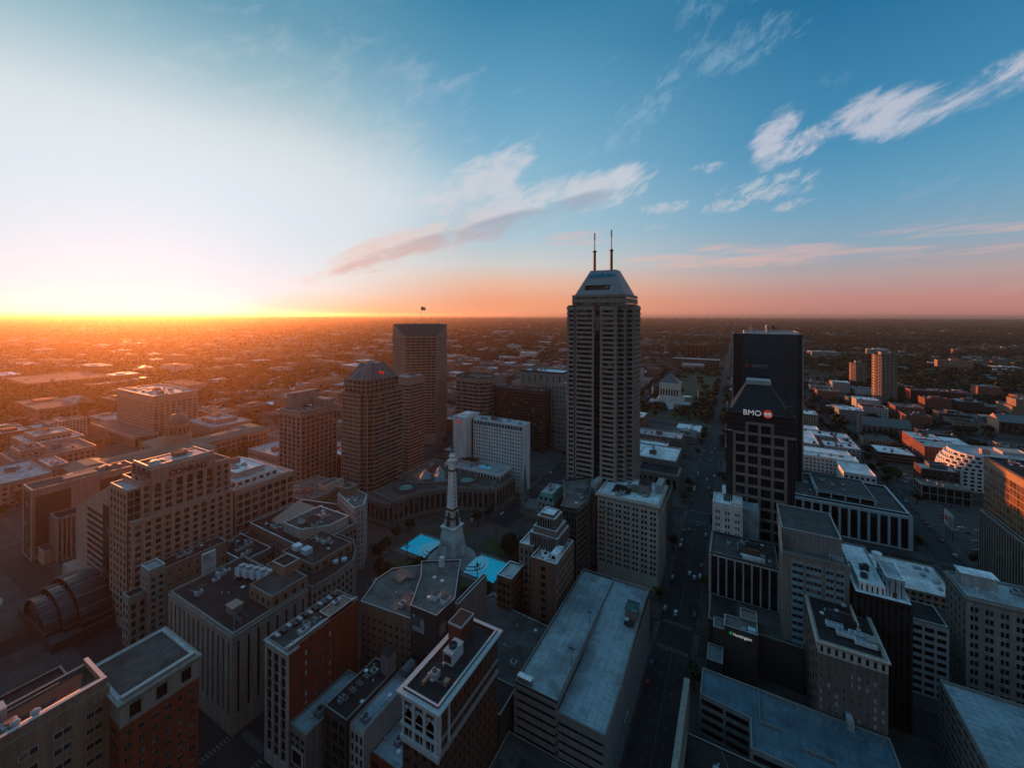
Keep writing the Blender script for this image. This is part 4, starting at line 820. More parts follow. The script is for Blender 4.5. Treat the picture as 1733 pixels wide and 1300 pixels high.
b = MB(); b.box(-316, 118, 86.7, -300, 138, 88, 'memb2'); t.part('roof_plinth', b); raised(t, -299.2, 109, -298.3, 141, 86.5, 2.6, 'cream'); raised(t, -323.5, 140, -299.2, 140.8, 86.5, 1.4, 'pinkst'); raised(t, -323.5, 108.7, -299.2, 109.4, 86.5, 1.6, 'pinkst'); t.kit((-320, 112, -302, 138), 86.5, 12, 5)
r = t.done(); sign(r, 'CONRAD', (-297.5, 116.5, 80.6), R(90), 4.6, 'maroon', depth=.5, bold=.1)
t = Bld('office_block', 'pale stone block with terraced white roofs at the right end of the pink hotel', 'building')
ps = W(p=1.2, s_=1.5, pr=.4, m='pinkst', g='gl_dark', top=2, panes=2)
t.mass((-362, 156, -302, 198), 0, 55, core='pinkst', roof='memb2', par=1.2, cop='memb', faces={'E': W(ps, n=8, fl=9, base=5), 'S': 0, 'N': 0}); raised(t, -303.4, 157, -302.6, 197, 55, 1.9, 'pinkst')
t.mass((-358, 160, -309, 190), 55, 59, core='white', roof='memb2', par=1.0, cop='memb', spec=W(bay=5, fl=1, p=2, s_=1, pr=.2, m='white', g='gl_dark'))
t.mass((-352, 164, -316, 184), 59, 62.5, core='pale', roof='memb', par=.8, cop='memb'); t.kit((-350, 166, -320, 182), 62.5, 14, 5); t.kit((-360, 158, -305, 163), 55, 15, 3, False)
for k in range(12): b = MB(); b.box(-307.5, 160 + k * 3, 55.2, -304, 161.8 + k * 3, 57, 'pale'); t.part('terrace_screen', b)
t.done()
t = Bld('office_block', 'long dark-windowed slab at the far left with a narrow flat roof', 'building')
t.mass((-463, 92.5, -441.5, 150), 0, 50, core='pinkst', roof='tar2', par=1.2, cop='coping', faces={'S': W(n=1, fl=1, p=5, s_=2, pr=.3, m='pinkst', g='gl_warm'), 'E': 0})
b = MB(); b.box(-441.6, 94, 4, -441.1, 112, 46, 'bronze'); b.box(-441.6, 128, 4, -441.1, 149, 46, 'bronze'); t.part('dark_glazing', b)
t.mass((-441, 101, -425, 124), 0, 30, core='pinkst', roof='tar', par=1.2, cop='coping', spec=W(bay=2.2, fl=1, p=1.2, s_=1, pr=.6, m='pinkst', g='gl_warm')); t.mass((-441, 95, -428, 101), 0, 9, core='pinkst', roof='tar2', par=.6)
b = MB(); b.box(-455, 110, 50.2, -446, 128, 52.4, 'pinkst'); t.part('plant_room', b); t.kit((-460, 96, -445, 146), 50, 17, 5, False); t.done()
t = Bld('office_block', 'pink wedge-shaped building, sloping top edge and horizontal slot windows, left of the pink hotel', 'building')
fp = [(-398.5, 43.4), (-339, 70.1), (-334, 74), (-334, 0), (-398.5, 0)]
b = t.wall; prof = [(-396, 46), (-338, 72.5), (-325.5, 78.5), (-325.5, 0), (-396, 0)]
b.add([(x, 103, z) for x, z in prof] + [(x, 122, z) for x, z in prof], [(4, 3, 2, 1, 0), (5, 6, 7, 8, 9), (0, 1, 6, 5), (1, 2, 7, 6), (2, 3, 8, 7), (4, 0, 5, 9)], 'pink2')
b2 = MB(); F = ((-396, 103), (1, 0), (0, -1))
for k in range(11): b2.fbox(F, 20, 46, 8 + k * 4.05, 10 + k * 4.05, .0, .12, 'gl_black')
b2.fbox(F, 46, 58, 6, 58, 0, .14, 'gl_warm'); t.part('slot_window', b2)
t.wall.box(-398, 97, 0, -352, 103, 9, 'pink2'); t.foot = [(-398, 97, -325, 122, 60)]; t.done()
# long low block with a white panel
t = Bld('office_block', 'long stone block with tall white panel on its flank before the pink hotel', 'building')
ls = W(p=1.6, s_=1.8, pr=.25, m='stone', g='gl_black', top=3, panes=1)
t.mass((-290.2, 100.9, -279.8, 108), 0, 37, core='stone', roof='memb2', par=1.2, cop='memb', faces={'S': W(ls, n=4, fl=9), 'E': W(ls, n=2, fl=9)}); t.mass((-290.5, 108, -279.5, 139.5), 0, 35, core='tan', roof='tar', par=1, cop='coping', faces={'E': W(n=7, fl=6, p=3.4, s_=4.2, pr=.1, m='tan', g='gl_black', top=1, panes=1)})
b = MB(); b.box(-279.3, 125.5, 18, -277.6, 132.5, 34.5, 'white'); b.box(-277.6, 125.5, 18, -277.5, 132.5, 34.5, 'memb'); t.part('white_panel', b)
t.mass((-290.2, 93.5, -283, 100.9), 0, 26, core='stone', roof='tar', par=.8, spec=W(ls, bay=3, fl=5)); t.kit((-289, 110, -281, 137), 35, 19, 3, False); t.done()
# department store corner block
t = Bld('department_store', 'grey stone corner store with fluted walls, dark roof and pale cooling units, lower left', 'store')
ay = W(p=2.6, s_=.8, pr=.45, sr=.12, m='stone', g='gl_black', panes=1, fl=1, base=8)
t.mass((-241, 95.1, -185.8, 129), 0, 42, core='stone', roof='tar', par=1.1, cop='copd', pt=.6, faces={'S': W(ay, n=13, top=3, p=2.9), 'E': W(ay, n=8, top=3, p=3.2)})
t.cornice((-241, 95.1, -185.8, 129), 40.6, 1.2, .7, 'stone')
t.mass((-204, 112, -186.3, 129.4), 42, 47.5, core='tan', roof='tar2', par=1, cop='copd', spec=W(n=4, fl=1, p=3, s_=3, pr=.15, m='tan', g='gl_black', panes=1))
t.mass((-206, 124, -196, 132), 42, 52, core='tan', roof='tar', par=.8)
for k in range(5):
    x, y = -226 + k * 4.3, 116.5 + k * 1.1; b = MB(); b.box(x, y, 43.6, x + 3.9, y + 5.2, 46.9, 'cooler'); b.box(x + .3, y + .3, 46.9, x + 3.6, y + 4.9, 47.4, 'alu'); b.lathe([(1.3, 47.4), (1.5, 48), (1.5, 48.2)], x + 1.95, y + 2.6, 'steel', 12)
    for j in range(3): b.box(x - .04, y + .3, 44 + j * .9, x, y + 4.9, 44.5 + j * .9, 'steel')
    b.box(x + .2, y + .2, 42.1, x + .5, y + .5, 43.6, 'dkmetal'); b.box(x + 3.4, y + .2, 42.1, x + 3.7, y + .5, 43.6, 'dkmetal'); t.part('cooling_unit', b)
M['cooler'] = mat('blue_white_casing', (.52, .62, .68), rough=.5, var=.1)
b = MB(); b.box(-203, 101, 42.2, -197.5, 105.5, 45.6, 'grey'); b.box(-203.2, 100.8, 45.6, -197.3, 105.7, 45.9, 'pinkst'); t.part('stair_bulkhead', b)
b = MB()
for k in range(7): b.tube((-196 + k * 1.1, 100.5, 42.2), (-196 + k * 1.1, 100.5, 45.2), .1, .1, 'alu', 4)
b.box(-196.4, 100.3, 43.9, -189, 100.7, 44.1, 'dkmetal'); b.box(-196.4, 103, 43.9, -189, 103.4, 44.1, 'dkmetal'); t.part('steel_frame', b)
b = MB(); b.tube((-187, 96.3, 42), (-187, 96.3, 49), .14, .08, 'alu', 5); t.part('mast', b); t.kit((-238, 98, -208, 126), 42, 23, 4, False); t.done()
# red slab with rooftop ladder-like plant
t = Bld('office_block', 'thin red brick slab with narrow white terracotta front and sunlit roof', 'building')
raised(t, -151.2, 97.2, -150.6, 129.6, 48, 1.6, 'tan')
t.mass((-164, 96.8, -150.4, 130), 0, 48, core='red', roof='tar2', par=.4, cop='copd', faces={'S': W(n=3, fl=10, p=1.25, s_=.45, pr=.6, sr=.12, m='white2', g='gl_black', top=2.5, base=5, panes=1), 'E': 0})
M['white2'] = mat('white_terracotta', (.48, .47, .45), var=.12, streak=True)
t.cornice((-164, 96.8, -150.4, 100), 46.9, 1.2, 1.0, 'white2')
b = MB(); F = ((-150.4, 96.8), (0, 1), (1, 0))
for j in range(10):
    for u in (7, 12, 14.5, 18): b.fbox(F, u, u + .9, 5 + j * 4.1, 6.9 + j * 4.1, 0, .05, 'gl_lite')
t.part('small_window', b)
b = MB()
for k in range(12): b.box(-162.6, 98.5 + k * 2.4, 48.3, -159.8, 99.9 + k * 2.4, 49.4 + (k % 3) * .4, 'dkmetal' if k % 2 else 'steel')
b.tube((-163.2, 98, 49.6), (-163.2, 129, 49.6), .12, .12, 'alu', 5); t.part('plant_row', b)
t.kit((-158, 99, -152, 128), 48, 25, 4, False); t.mass((-157, 115, -150.6, 127), 48, 49.6, core='red', roof='tan', par=.5); t.done()
# ornate brick tower
t = Bld('brick_tower', 'ornate dark brick tower with white terracotta crown and cornice, bottom centre-left', 'tower')
M['terr'] = mat('pale_terracotta', (.50, .52, .53), var=.14, scale=.4)
bs_ = W(p=1.5, s_=2.0, pr=.2, m='dkred', g='gl_black', fr='frame', panes=1)
t.mass((-93.5, 99, -79.5, 134), 0, 57.3, core='dkred', roof='tar', par=1.0, cop='terr', pt=.6, faces={'S': W(bs_, n=4, fl=10, top=15.5, pair=.0), 'E': W(bs_, n=14, fl=14, top=3.2)})
F = ((-93.5, 99), (1, 0), (0, -1)); b = MB()
for zz, h, d in ((42.5, 1.2, 1.0), (46.8, .8, .8), (55.0, .8, .6), (41.2, .5, .5)): b.fbox(F, -.6, 14.6, zz, zz + h, 0, d, 'terr')
for k in range(4):
    u = k * 4.45; b.fbox(F, u - .45 + (.4 if k == 0 else 0), u + .75, 43.7, 57, 0, .62, 'terr')
for k in range(3):
    u = k * 4.45 + 2.6
    for a in range(8):
        a0, a1 = math.pi * a / 8, math.pi * (a + 1) / 8; r0 = 1.75; b.fbox(F, u - r0 * math.cos(a0) if a < 4 else u + r0 * -math.cos(a1) - .3, (u - r0 * math.cos(a0) if a < 4 else u - r0 * math.cos(a1) - .3) + .55, 51.4 + r0 * math.sin(max(a0, .05) if a < 4 else a1) - .3, 51.7 + r0 * math.sin(a1 if a < 4 else a0) + .2, 0, .55, 'terr')
    b.fbox(F, u - 1.7, u + 1.7, 47.6, 51.5, .0, .22, 'gl_black'); b.fbox(F, u - 1.7, u + 1.7, 49.3, 49.6, .22, .4, 'terr'); b.fbox(F, u - 1.3, u + 1.3, 51.5, 53, .0, .22, 'gl_black'); b.fbox(F, u - 1.5, u + 1.5, 43.7, 46.6, 0, .25, 'gl_black'); b.fbox(F, u - .12, u + .12, 43.7, 46.6, .25, .4, 'terr')
F2 = ((-79.5, 99), (0, 1), (1, 0))
for zz, h, d in ((42.5, 1.2, .9), (46.8, .8, .6)): b.fbox(F2, 0, 35, zz, zz + h, 0, d, 'terr2')
b.fbox(F2, -.3, .8, 42, 57, 0, .7, 'terr'); b.fbox(F2, 4.4, 5.2, 42, 57, 0, .7, 'terr')
M['terr2'] = mat('stained_terracotta', (.30, .27, .25), var=.2, scale=.5)
t.part('terracotta_crown', b); t.cornice((-93.5, 99, -79.5, 134), 56.2, 1.4, 1.7, 'terr')
b = MB(); b.box(-88.5, 113, 57.6, -84.8, 119.5, 61.6, 'cooler'); b.box(-88.7, 112.8, 61.6, -84.6, 119.7, 61.9, 'alu'); b.lathe([(1.4, 61.9), (1.6, 62.7), (1.4, 62.75), (1.3, 62.2)], -86.7, 116, 'dkmetal', 14); b.box(-88.2, 112.9, 58.5, -85.2, 113, 61, 'dkmetal'); t.part('cooling_unit', b)
b = MB(); b.box(-93.3, 122, 57.3, -87.5, 130, 63.5, 'dkred'); b.box(-93.4, 121.9, 63.5, -87.4, 130.1, 64.2, 'coping'); b.box(-93, 122.3, 64.15, -87.8, 129.7, 64.3, 'tar'); t.part('lift_house', b)
b = MB(); b.box(-89.6, 103, 57.5, -88.6, 109, 58.5, 'tan'); b.box(-83.3, 106, 57.5, -81.8, 108, 58.9, 'tan'); t.part('skylight', b); t.kit((-90, 102, -83, 112), 57.3, 29, 1, False); t.done()
# dark-clad block by the circle
t = Bld('office_block', 'grey block with a taller charcoal-clad wedge roof, between the monument and the brick slab', 'building')
P = [(-159.1, 139.1), (-129.5, 142.2), (-124, 149.7), (-144, 165.6), (-150, 178.3), (-164.8, 165.5), (-165.4, 154.8)]
t.mass(P, 0, 38, core='tan', roof='grav', par=1.1, cop='coping', pt=.4, spec=W(bay=3.4, fl=9, p=2.1, s_=2.6, pr=.15, m='tan', g='gl_black', top=4, panes=1), faces={'E': 0})
b = MB(); q = [(-158, 160), (-152, 158), (-152, 163), (-148, 165), (-153, 173), (-161, 166)]; b.prism(ensure_ccw(q), 38.1, 39.5, 'grey', 'grav'); t.part('raised_roof', b)
P2 = [(-126.5, 138.2), (-112.5, 138.7), (-112.0, 151.1), (-127.1, 176.5), (-144.2, 165.6), (-136.3, 156.0)]
t.mass(P2, 0, 48, core='dkgrey', roof='grav', par=1.0, cop='coping', pt=.35)
b = MB(); F = ((-126.5, 138.2), (1, .0357), (.0357, -1)); b.fbox(F, 1, 7.5, 38.5, 45.5, 0, .15, 'gl_lite'); F = ((-112.5, 138.7), (.04, 1), (1, -.04)); b.fbox(F, 2, 6, 38.5, 43, 0, .15, 'stone2'); t.part('billboard_panel', b)
for x in (-121.5, -116.3): b = MB(); b.box(x, 146, 48.2, x + 2.7, 150, 50.3, 'cooler'); b.box(x + .3, 146.3, 50.3, x + 2.4, 149.7, 50.6, 'dkmetal'); b.box(x - .3, 145.4, 48.2, x + 3, 145.8, 49, 'alu'); t.part('air_handler', b)
b = MB(); b.box(-134, 167, 48.2, -131.6, 169, 53, 'cooler'); t.part('flue', b)
t.kit((-135, 150, -118, 164), 48, 33, 0, False); t.kit((-130, 142, -118, 150), 48, 34, 0, False); t.kit((-156, 142, -136, 156), 38, 35, 1, False); t.done()
t = Bld('office_block', 'tall narrow stone fin wall standing right of the charcoal-clad block', 'building')
t.mass((-112.6, 151.5, -110.6, 176), 0, 46, core='stone2', roof='tar', par=.5); t.done()
# blue-roofed low rows between the slabs
for r_, z, lb, core, rf in (((-150, 97.5, -140.5, 124.5), 20, 'low building with long blue-grey roof beside the red slab', 'grey', 'deckm'), ((-137, 103, -125.2, 128), 28, 'black-roofed shop building with roof fans between two pale roofs', 'dkgrey', 'tar'), ((-125, 104.8, -118, 135), 26, 'white-fronted building with long pale blue roof in the bottom left centre', 'white2', 'deckm'), ((-117.7, 108, -104, 125), 16, 'low flat pale roof tucked left of the ornate brick tower', 'red', 'deckm')):
    t = Bld('shop_building', lb, 'building'); t.mass(r_, 0, z, core=core, roof=rf, par=.9, cop='copd', pt=.35, faces={'S': W(n=3, fl=5 if z > 18 else 3, p=.9, s_=1.1, pr=.35, m=core, g='gl_black', top=1.5, base=4, panes=2)})
    t.kit((r_[0] + 1, r_[1] + 1, r_[2] - 1, r_[3] - 1), z, int(z), 3 if z == 28 else 1, False, 'steel')
    if z == 28:
        for k in range(5):
            for j in range(2): b = MB(); b.box(-134.5 + j * 1.6, 108 + k * 3.6, 28.2, -133.3 + j * 1.6, 109.4 + k * 3.6, 29.3, 'steel'); b.lathe([(.5, 29.3), (.5, 29.5)], -133.9 + j * 1.6, 108.7 + k * 3.6, 'dkmetal', 8); t.part('condenser', b)
        b = MB(); b.box(-130, 124, 28, -125.5, 128.5, 36.5, 'grey'); b.box(-130.1, 123.9, 36.5, -125.4, 128.6, 36.8, 'tar'); t.part('lift_house', b)
    if z == 20: b = MB(); b.box(-148.5, 97.1, 7, -142, 97.5, 13, 'framew'); b.box(-147.8, 96.9, 7.7, -142.7, 97.15, 12.3, 'gl_black'); t.part('billboard', b)
    t.done()
b = Bld('rooftop_tank', 'dark round-ended rooftop tank beside the lift house', 'tank'); q = MB(); q.tube((-121.5, 128, 28.4), (-121.5, 134, 28.4), 1.9, 1.9, 'slate', 14); q.box(-122.6, 129, 26.2, -120.4, 129.5, 27.6, 'dkmetal'); q.box(-122.6, 132.5, 26.2, -120.4, 133, 27.6, 'dkmetal'); b.part('shell', q); b.foot = [(-123, 128, -120, 134, 26)]; b.done()
# bottom left corner: red brick block and tan block
t = Bld('brick_block', 'red brick block with pale stone attic and sunken roof, bottom left corner', 'building')
rs = W(p=1.55, s_=1.7, pr=.22, m='red', g='gl_dark', fr='frame', panes=2, base=2)
t.mass((-174, 48.2, -151, 66.9), 0, 61.6, core='red', roof=None, par=0, faces={'E': W(rs, n=6, fl=16, top=1), 'S': W(rs, n=2, fl=16, top=1)})
t.mass((-174, 48.2, -151, 66.9), 61.6, 68, core='stone', roof='tar2', par=.7, cop='memb2', pt=.9, faces={'E': W(n=3, fl=1, p=3.5, s_=2.6, pr=.3, sr=.25, m='stone', g='gl_black', panes=3)})
t.cornice((-174, 48.2, -151, 66.9), 67.4, 1.2, .9, 'stone'); raised(t, -152.0, 48.6, -151.2, 66.5, 68.5, 1.2, 'stone'); t.done()
t = Bld('tan_block', 'tan brick block with roof turrets at the very bottom left, lit orange on top', 'building')
raised(t, -159.6, 22.4, -158.7, 47.6, 70.5, 2.6, 'tan'); raised(t, -174, 47.0, -159.6, 47.8, 70.5, 2.0, 'tan')
t.mass((-174.5, 5, -158.4, 48.0), 0, 70.5, core='tan', roof='tar', par=.3, cop='copd', pt=.7, faces={'E': W(n=7, fl=15, p=2.6, s_=2.6, pr=.12, m='tan', g='gl_dark', fr='framew', top=3, base=2, panes=2)})
t.mass((-166, 8, -158.6, 22), 70.5, 76, core='tan', roof='tar2', par=.8); t.mass((-170, 24, -164, 29), 70.5, 75, core='tan', roof='tar2', par=.6)
for y in (31, 34.5): b = MB(); b.lathe([(.6, 70.6), (.6, 72.6), (1, 72.7), (1, 73.3), (.4, 73.8)], -161.5, y, 'alu', 10); t.part('ventilator', b)
b = MB(); b.box(-172.5, 27, 70.6, -168.5, 31, 74, 'alu'); t.part('air_handler', b); t.kit((-172, 10, -160, 46), 70.5, 41, 2, False); t.done()
t = Bld('office_block', 'dark stepped flat roofs with pale coping behind the tan block, bottom left', 'building')
t.mass((-212, 20, -183, 52), 0, 46, core='dkred', roof='tar', par=1.1, cop='pinkst', pt=.5); t.mass((-205, 52, -186, 62), 0, 44, core='dkred', roof='tar', par=1.1, cop='pinkst', pt=.5); t.mass((-240, 30, -212, 58), 0, 34, core='dkred', roof='tar', par=1, cop='pinkst'); t.kit((-238, 32, -214, 56), 34, 45, 5); t.kit((-210, 24, -185, 50), 46, 46, 4); t.done()
# glass arcade dome over the street
t = Bld('glass_arcade', 'dark glass barrel dome with nested arches over the street, far left', 'arcade', at=(-340, 86))
for k, (r_, y0, y1) in enumerate(((27, 84, 97), (23, 78, 84), (19, 72, 78))):
    b = MB(); n = 18; vs = []
    for yy in (y0, y1):
        for rr in (r_, r_ - .8): vs += [(-341 + rr * math.cos(math.pi * i / n), yy, 5 + rr * .66 * math.sin(math.pi * i / n)) for i in range(n + 1)]
    q = n + 1
    for i in range(n): b.add([vs[i], vs[i + 1], vs[2 * q + i + 1], vs[2 * q + i]], [(0, 1, 2, 3)], 'gl_teal' if (k == 0 and 9 < i < 14) else 'slate2'); b.add([vs[i], vs[i + 1], vs[q + i + 1], vs[q + i]], [(3, 2, 1, 0)], 'bronze'); b.add([vs[i], vs[2 * q + i], vs[3 * q + i], vs[q + i]], [(0, 1, 2, 3)], 'dkmetal')
    t.part('glass_shell', b)
    for i in range(1, n, 2): b = MB(); a = math.pi * i / n; p0 = (-341 + r_ * math.cos(a), y0 - .1, 5 + r_ * .66 * math.sin(a)); b.tube(p0, (p0[0], y1, p0[2]), .22, .22, 'steel', 4); t.part('rib', b)
M['slate2'] = mat('dark_tinted_glazing', (.020, .020, .024), rough=.25, var=.15)
b = MB(); b.add([(-341 + 18 * math.cos(math.pi * i / 16), 73, 5 + 12.5 * math.sin(math.pi * i / 16)) for i in range(17)], [tuple(range(17))], 'gl_warm'); t.part('end_glazing', b)
b = MB(); b.box(-370, 72, 0, -312, 97, 5, 'hunt'); t.part('deck', b); t.foot = [(-374, 72, -308, 97, 30)]; t.done()
t = Bld('rotunda', 'round flat-topped rotunda with pale rim at the left edge', 'building'); b = MB(); b.lathe([(13, 0), (14.5, 20), (15, 20.2), (15, 21.4), (14, 21.5), (13.6, 20.6)], -352, 48, 'stone', 36, cap=False); t.part('drum', b); b = MB(); b.lathe([(13.9, 20.4), (13.9, 20.6)], -352, 48, 'tar2', 36); t.part('roof_disc', b); t.foot = [(-366, 34, -338, 62, 20)]; t.done()
# blocks on the left quarter of the circle
sp4 = W(bay=3.2, fh=4.0, p=1.5, s_=1.7, pr=.25, m='stone2', g='gl_black', top=2.2, panes=1)
t = Bld('office_block', 'cluttered-roof grey block with satellite dish and skylight, left of the circle', 'building')
t.mass([(-292, 160), (-240.5, 158.5), (-228.5, 173), (-228.5, 196), (-262, 208), (-292, 200)], 0, 34, core='stone2', roof='tar', par=1.2, cop='memb', spec=sp4); t.mass([(-262, 165), (-244, 165), (-232, 178), (-232, 192), (-262, 192)], 34, 39.5, core='pale', roof='tar2', par=1, cop='memb')
b = MB(); b.add([(-284, 170, 34.3), (-262.5, 170, 34.3), (-262.5, 190, 40), (-284, 190, 40), (-262.5, 190, 34.3), (-284, 190, 34.3)], [(0, 1, 2, 3), (3, 2, 4, 5), (1, 4, 2), (0, 3, 5)], 'pinkst'); t.part('sloped_roof', b)
for dx in (0, 3): b = MB(); b.lathe([(.2, 39.6), (2.2, 40.6), (2.8, 42)], -250 + dx * 3, 170 + dx, 'alu', 16, cap=False); t.part('dish_antenna', b)
t.kit((-288, 163, -264, 168), 34, 51, 3); t.kit((-258, 168, -238, 190), 39.5, 52, 7); t.kit((-280, 192, -240, 200), 34, 53, 4, False); t.done()
t = Bld('office_block', 'narrow stone corner block facing the circle with white roof edge', 'building')
t.mass([(-262, 207), (-231, 196), (-230, 203), (-241, 216), (-262, 219)], 0, 43, core='stone2', roof='grav', par=1.1, cop='memb', spec=W(sp4, m='pale', bay=2.6)); t.mass((-262, 208, -252, 216), 43, 48, core='tan', roof='tar2', par=.8); t.kit((-250, 203, -236, 209), 43, 54, 2, False); t.done()
t = Bld('office_block', 'curved-front dark-roofed block beside the street leading to the circle', 'building')
t.mass([(-235, 138), (-194.5, 138), (-193.3, 152), (-195.5, 165), (-203.5, 174), (-213.5, 180), (-235, 180)], 0, 34, core='stone2', roof='tar', par=1.1, cop='copd', spec=W(sp4, m='stone', bay=3.0)); t.mass((-233, 146, -205, 172), 34, 38.5, core='tan', roof='tar', par=.9, cop='copd', spec=W(n=5, fl=1, p=3, s_=2.6, pr=.1, m='tan', g='gl_black', panes=1))
for x, y in ((-203, 159), (-200.5, 163)): b = MB(); b.lathe([(1.6, 34.2), (1.6, 35.6), (1.1, 35.7)], x, y, 'cooler', 14); t.part('roof_fan', b)
b = MB(); b.box(-230, 150, 38.6, -225.5, 154, 41.4, 'memb'); b.box(-222, 150, 38.6, -217, 154.5, 41.6, 'cooler'); t.part('air_handler', b)
b = MB()
for k in range(6): b.tube((-212 + k * .9, 148, 38.6), (-212 + k * .9, 148, 43 + (k % 3)), .12, .06, 'alu', 4)
t.part('antenna_cluster', b); t.kit((-232, 160, -208, 170), 38.5, 55, 4); t.done()
t = Bld('office_block', 'tan block with parapet catching orange light, below the glass-crowned tower', 'building')
t.mass([(-334, 203), (-294, 203), (-292, 222), (-300, 241), (-334, 241)], 0, 31, core='tan', roof='grav', par=1.2, cop='coping', spec=W(sp4, m='tan')); t.mass((-308, 224, -296, 240), 31, 35, core='cream', roof='tar2', par=.4, cop='coping'); raised(t, -297, 224.4, -296.3, 239.6, 35, 2.4, 'cream'); t.kit((-330, 206, -300, 222), 31, 56, 6); t.done()
t = Bld('office_block', 'low dark block with speckled roof vents, behind the long block with the white panel', 'building')
t.mass((-328, 158, -296, 180), 0, 26, core='grey', roof='tar', par=1, cop='memb', spec=sp4); t.mass((-296, 140, -262, 157), 0, 27, core='grey', roof='tar', par=1, cop='memb', spec=W(sp4, s_=2.4)); t.kit((-294, 142, -264, 155), 27, 57, 9, False); t.done()
t = Bld('office_block', 'low dark-roofed building on the near edge of the circle with a pale curved rim', 'building')
t.mass([(-128, 178), (-113, 178), (-104, 150), (-79, 150), (-79, 188), (-108, 190), (-118, 196)], 0, 22, core='dkgrey', roof='tar2', par=.7, cop='memb2'); t.kit((-104, 158, -84, 184), 22, 58, 1, False); t.done()
t = Bld('office_block', 'low dark roofs between the ornate brick tower and the garage', 'building')
t.mass((-100, 135.5, -79, 149), 0, 24, core='dkgrey', roof='tar', par=.8, cop='copd'); t.mass((-78.8, 100, -40, 142.5), 0, 12, core='dkgrey', roof='tar2', par=.6, cop='copd'); t.kit((-74, 104, -50, 138), 12, 59, 3); t.done()

# ------------------------------------------------------------------ government quarter, far left
t = Bld('statehouse', 'domed stone statehouse with long hipped wings, left background', 'statehouse')
lm = W(p=1.6, s_=2.4, pr=.35, m='limew', g='gl_warm', top=3, panes=1); M['limew'] = mat('warm_limestone', (.42, .34, .26), var=.12, streak=True)
t.mass((-600, 150, -568, 330), 0, 19, core='limew', roof=None, par=0, spec=W(lm, bay=6, fl=3)); t.mass((-640, 222, -540, 258), 0, 20, core='limew', roof=None, par=0, spec=W(lm, bay=6, fl=3)); t.mass((-606, 305, -560, 334), 0, 21, core='limew', roof=None, par=0, spec=W(lm, bay=5, fl=3)); t.mass((-606, 146, -560, 174), 0, 21, core='limew', roof=None, par=0, spec=W(lm, bay=5, fl=3))
b = MB()
for (x0, y0, x1, y1, z) in ((-601, 149, -567, 331, 19.2), (-641, 221, -539, 259, 20.2), (-607, 304, -559, 335, 21.2), (-607, 145, -559, 175, 21.2)): q = min(x1 - x0, y1 - y0) * .33; b.frustum(rectp((x0, y0, x1, y1)), z, rectp((x0 + q, y0 + q, x1 - q, y1 - q)), z + 4.5, 'grn')
t.part('hipped_roof', b)
b = MB(); b.lathe([(13.5, 18), (13.5, 32), (12, 32.4), (11, 33), (11, 45), (12, 45.2), (12, 46.4)], -590, 240, 'limew', 28)
for k in range(16): a = k * math.pi / 8; b.tube((-590 + 11.8 * math.cos(a), 240 + 11.8 * math.sin(a), 33), (-590 + 11.8 * math.cos(a), 240 + 11.8 * math.sin(a), 45), .55, .5, 'limew', 6); b.tube((-590 + 11 * math.cos(a + .2), 240 + 11 * math.sin(a + .2), 35), (-590 + 11 * math.cos(a + .2), 240 + 11 * math.sin(a + .2), 42), .9, .9, 'gl_warm', 4)
t.part('drum', b); b = MB(); b.lathe([(11.3, 46.4)] + [(11.3 * math.cos(R(a)), 46.4 + 12 * math.sin(R(a))) for a in range(8, 84, 9)], -590, 240, 'copd2', 32); M['copd2'] = mat('dull_copper_dome', (.14, .15, .11), rough=.6, var=.2); t.part('dome', b)
b = MB(); b.lathe([(2.4, 58), (2.4, 63), (3, 63.2), (2.6, 64), (1.6, 66.5), (.3, 68), (.2, 71)], -590, 240, 'limew', 12); t.part('lantern', b)
t.done()
t = Bld('government_tower', 'pale square-windowed government office cube behind the dome', 'building')
t.mass((-843, 264, -721.4, 318), 0, 60, core='pinkst', roof='memb2', par=1.5, cop='coping', faces={'S': W(n=17, fl=11, p=3.0, s_=2.2, pr=.5, m='pinkst', g='gl_warm', top=9, base=6, panes=1), 'E': W(n=8, fl=11, p=2.8, s_=2.2, pr=.5, m='pinkst', g='gl_warm', top=9, base=6, panes=1)})
t.mass((-850, 236, -700, 262), 0, 13, core='pinkst', roof='grav', par=1, spec=W(bay=5, fl=1, p=2, s_=2, pr=.6, m='pinkst', g='gl_warm', top=2)); t.kit((-835, 270, -730, 310), 60, 61, 9); t.kit((-835, 270, -730, 310), 60, 62, 9); t.done()
def gov(nm, lb, parts, seed):
    t = Bld(nm, lb, 'building')
    for r_, z in parts:
        t.mass(r_, 0, z, core='pinkst', roof='memb2' if seed % 2 else 'grav', par=1.2, cop='coping', spec=W(bay=4.6, fh=4.6, p=2.0, s_=2.2, pr=.6, m='pinkst', g='gl_warm', top=2.4, panes=1)); t.kit((r_[0] + 3, r_[1] + 3, r_[2] - 3, r_[3] - 3), z, seed, 4)
    t.done()
gov('government_building', 'long stone government building with double flat roof at the left edge', [((-800, 150, -728, 196), 22), ((-785, 158, -742, 188), 28)], 63)
gov('government_building', 'stepped pink stone government block left of the domed statehouse', [((-715, 126, -660, 188), 22), ((-706, 132, -672, 150), 29)], 64)
gov('government_building', 'columned stone government block at the left edge above the golden trees', [((-660, 104, -588, 136), 21), ((-640, 138, -600, 150), 24)], 65)
gov('office_building', 'long low office building right behind the dome', [((-714, 298, -632, 348), 20), ((-690, 310, -650, 338), 25)], 67)
gov('office_building', 'low office building with stepped roof to the right of the dome', [((-540, 318, -500, 362), 20), ((-528, 326, -510, 350), 26)], 68)
gov('office_building', 'plain dark mid-rise between the statehouse and the squat brown tower', [((-480, 262, -428, 300), 26), ((-470, 305, -420, 345), 18)], 69)
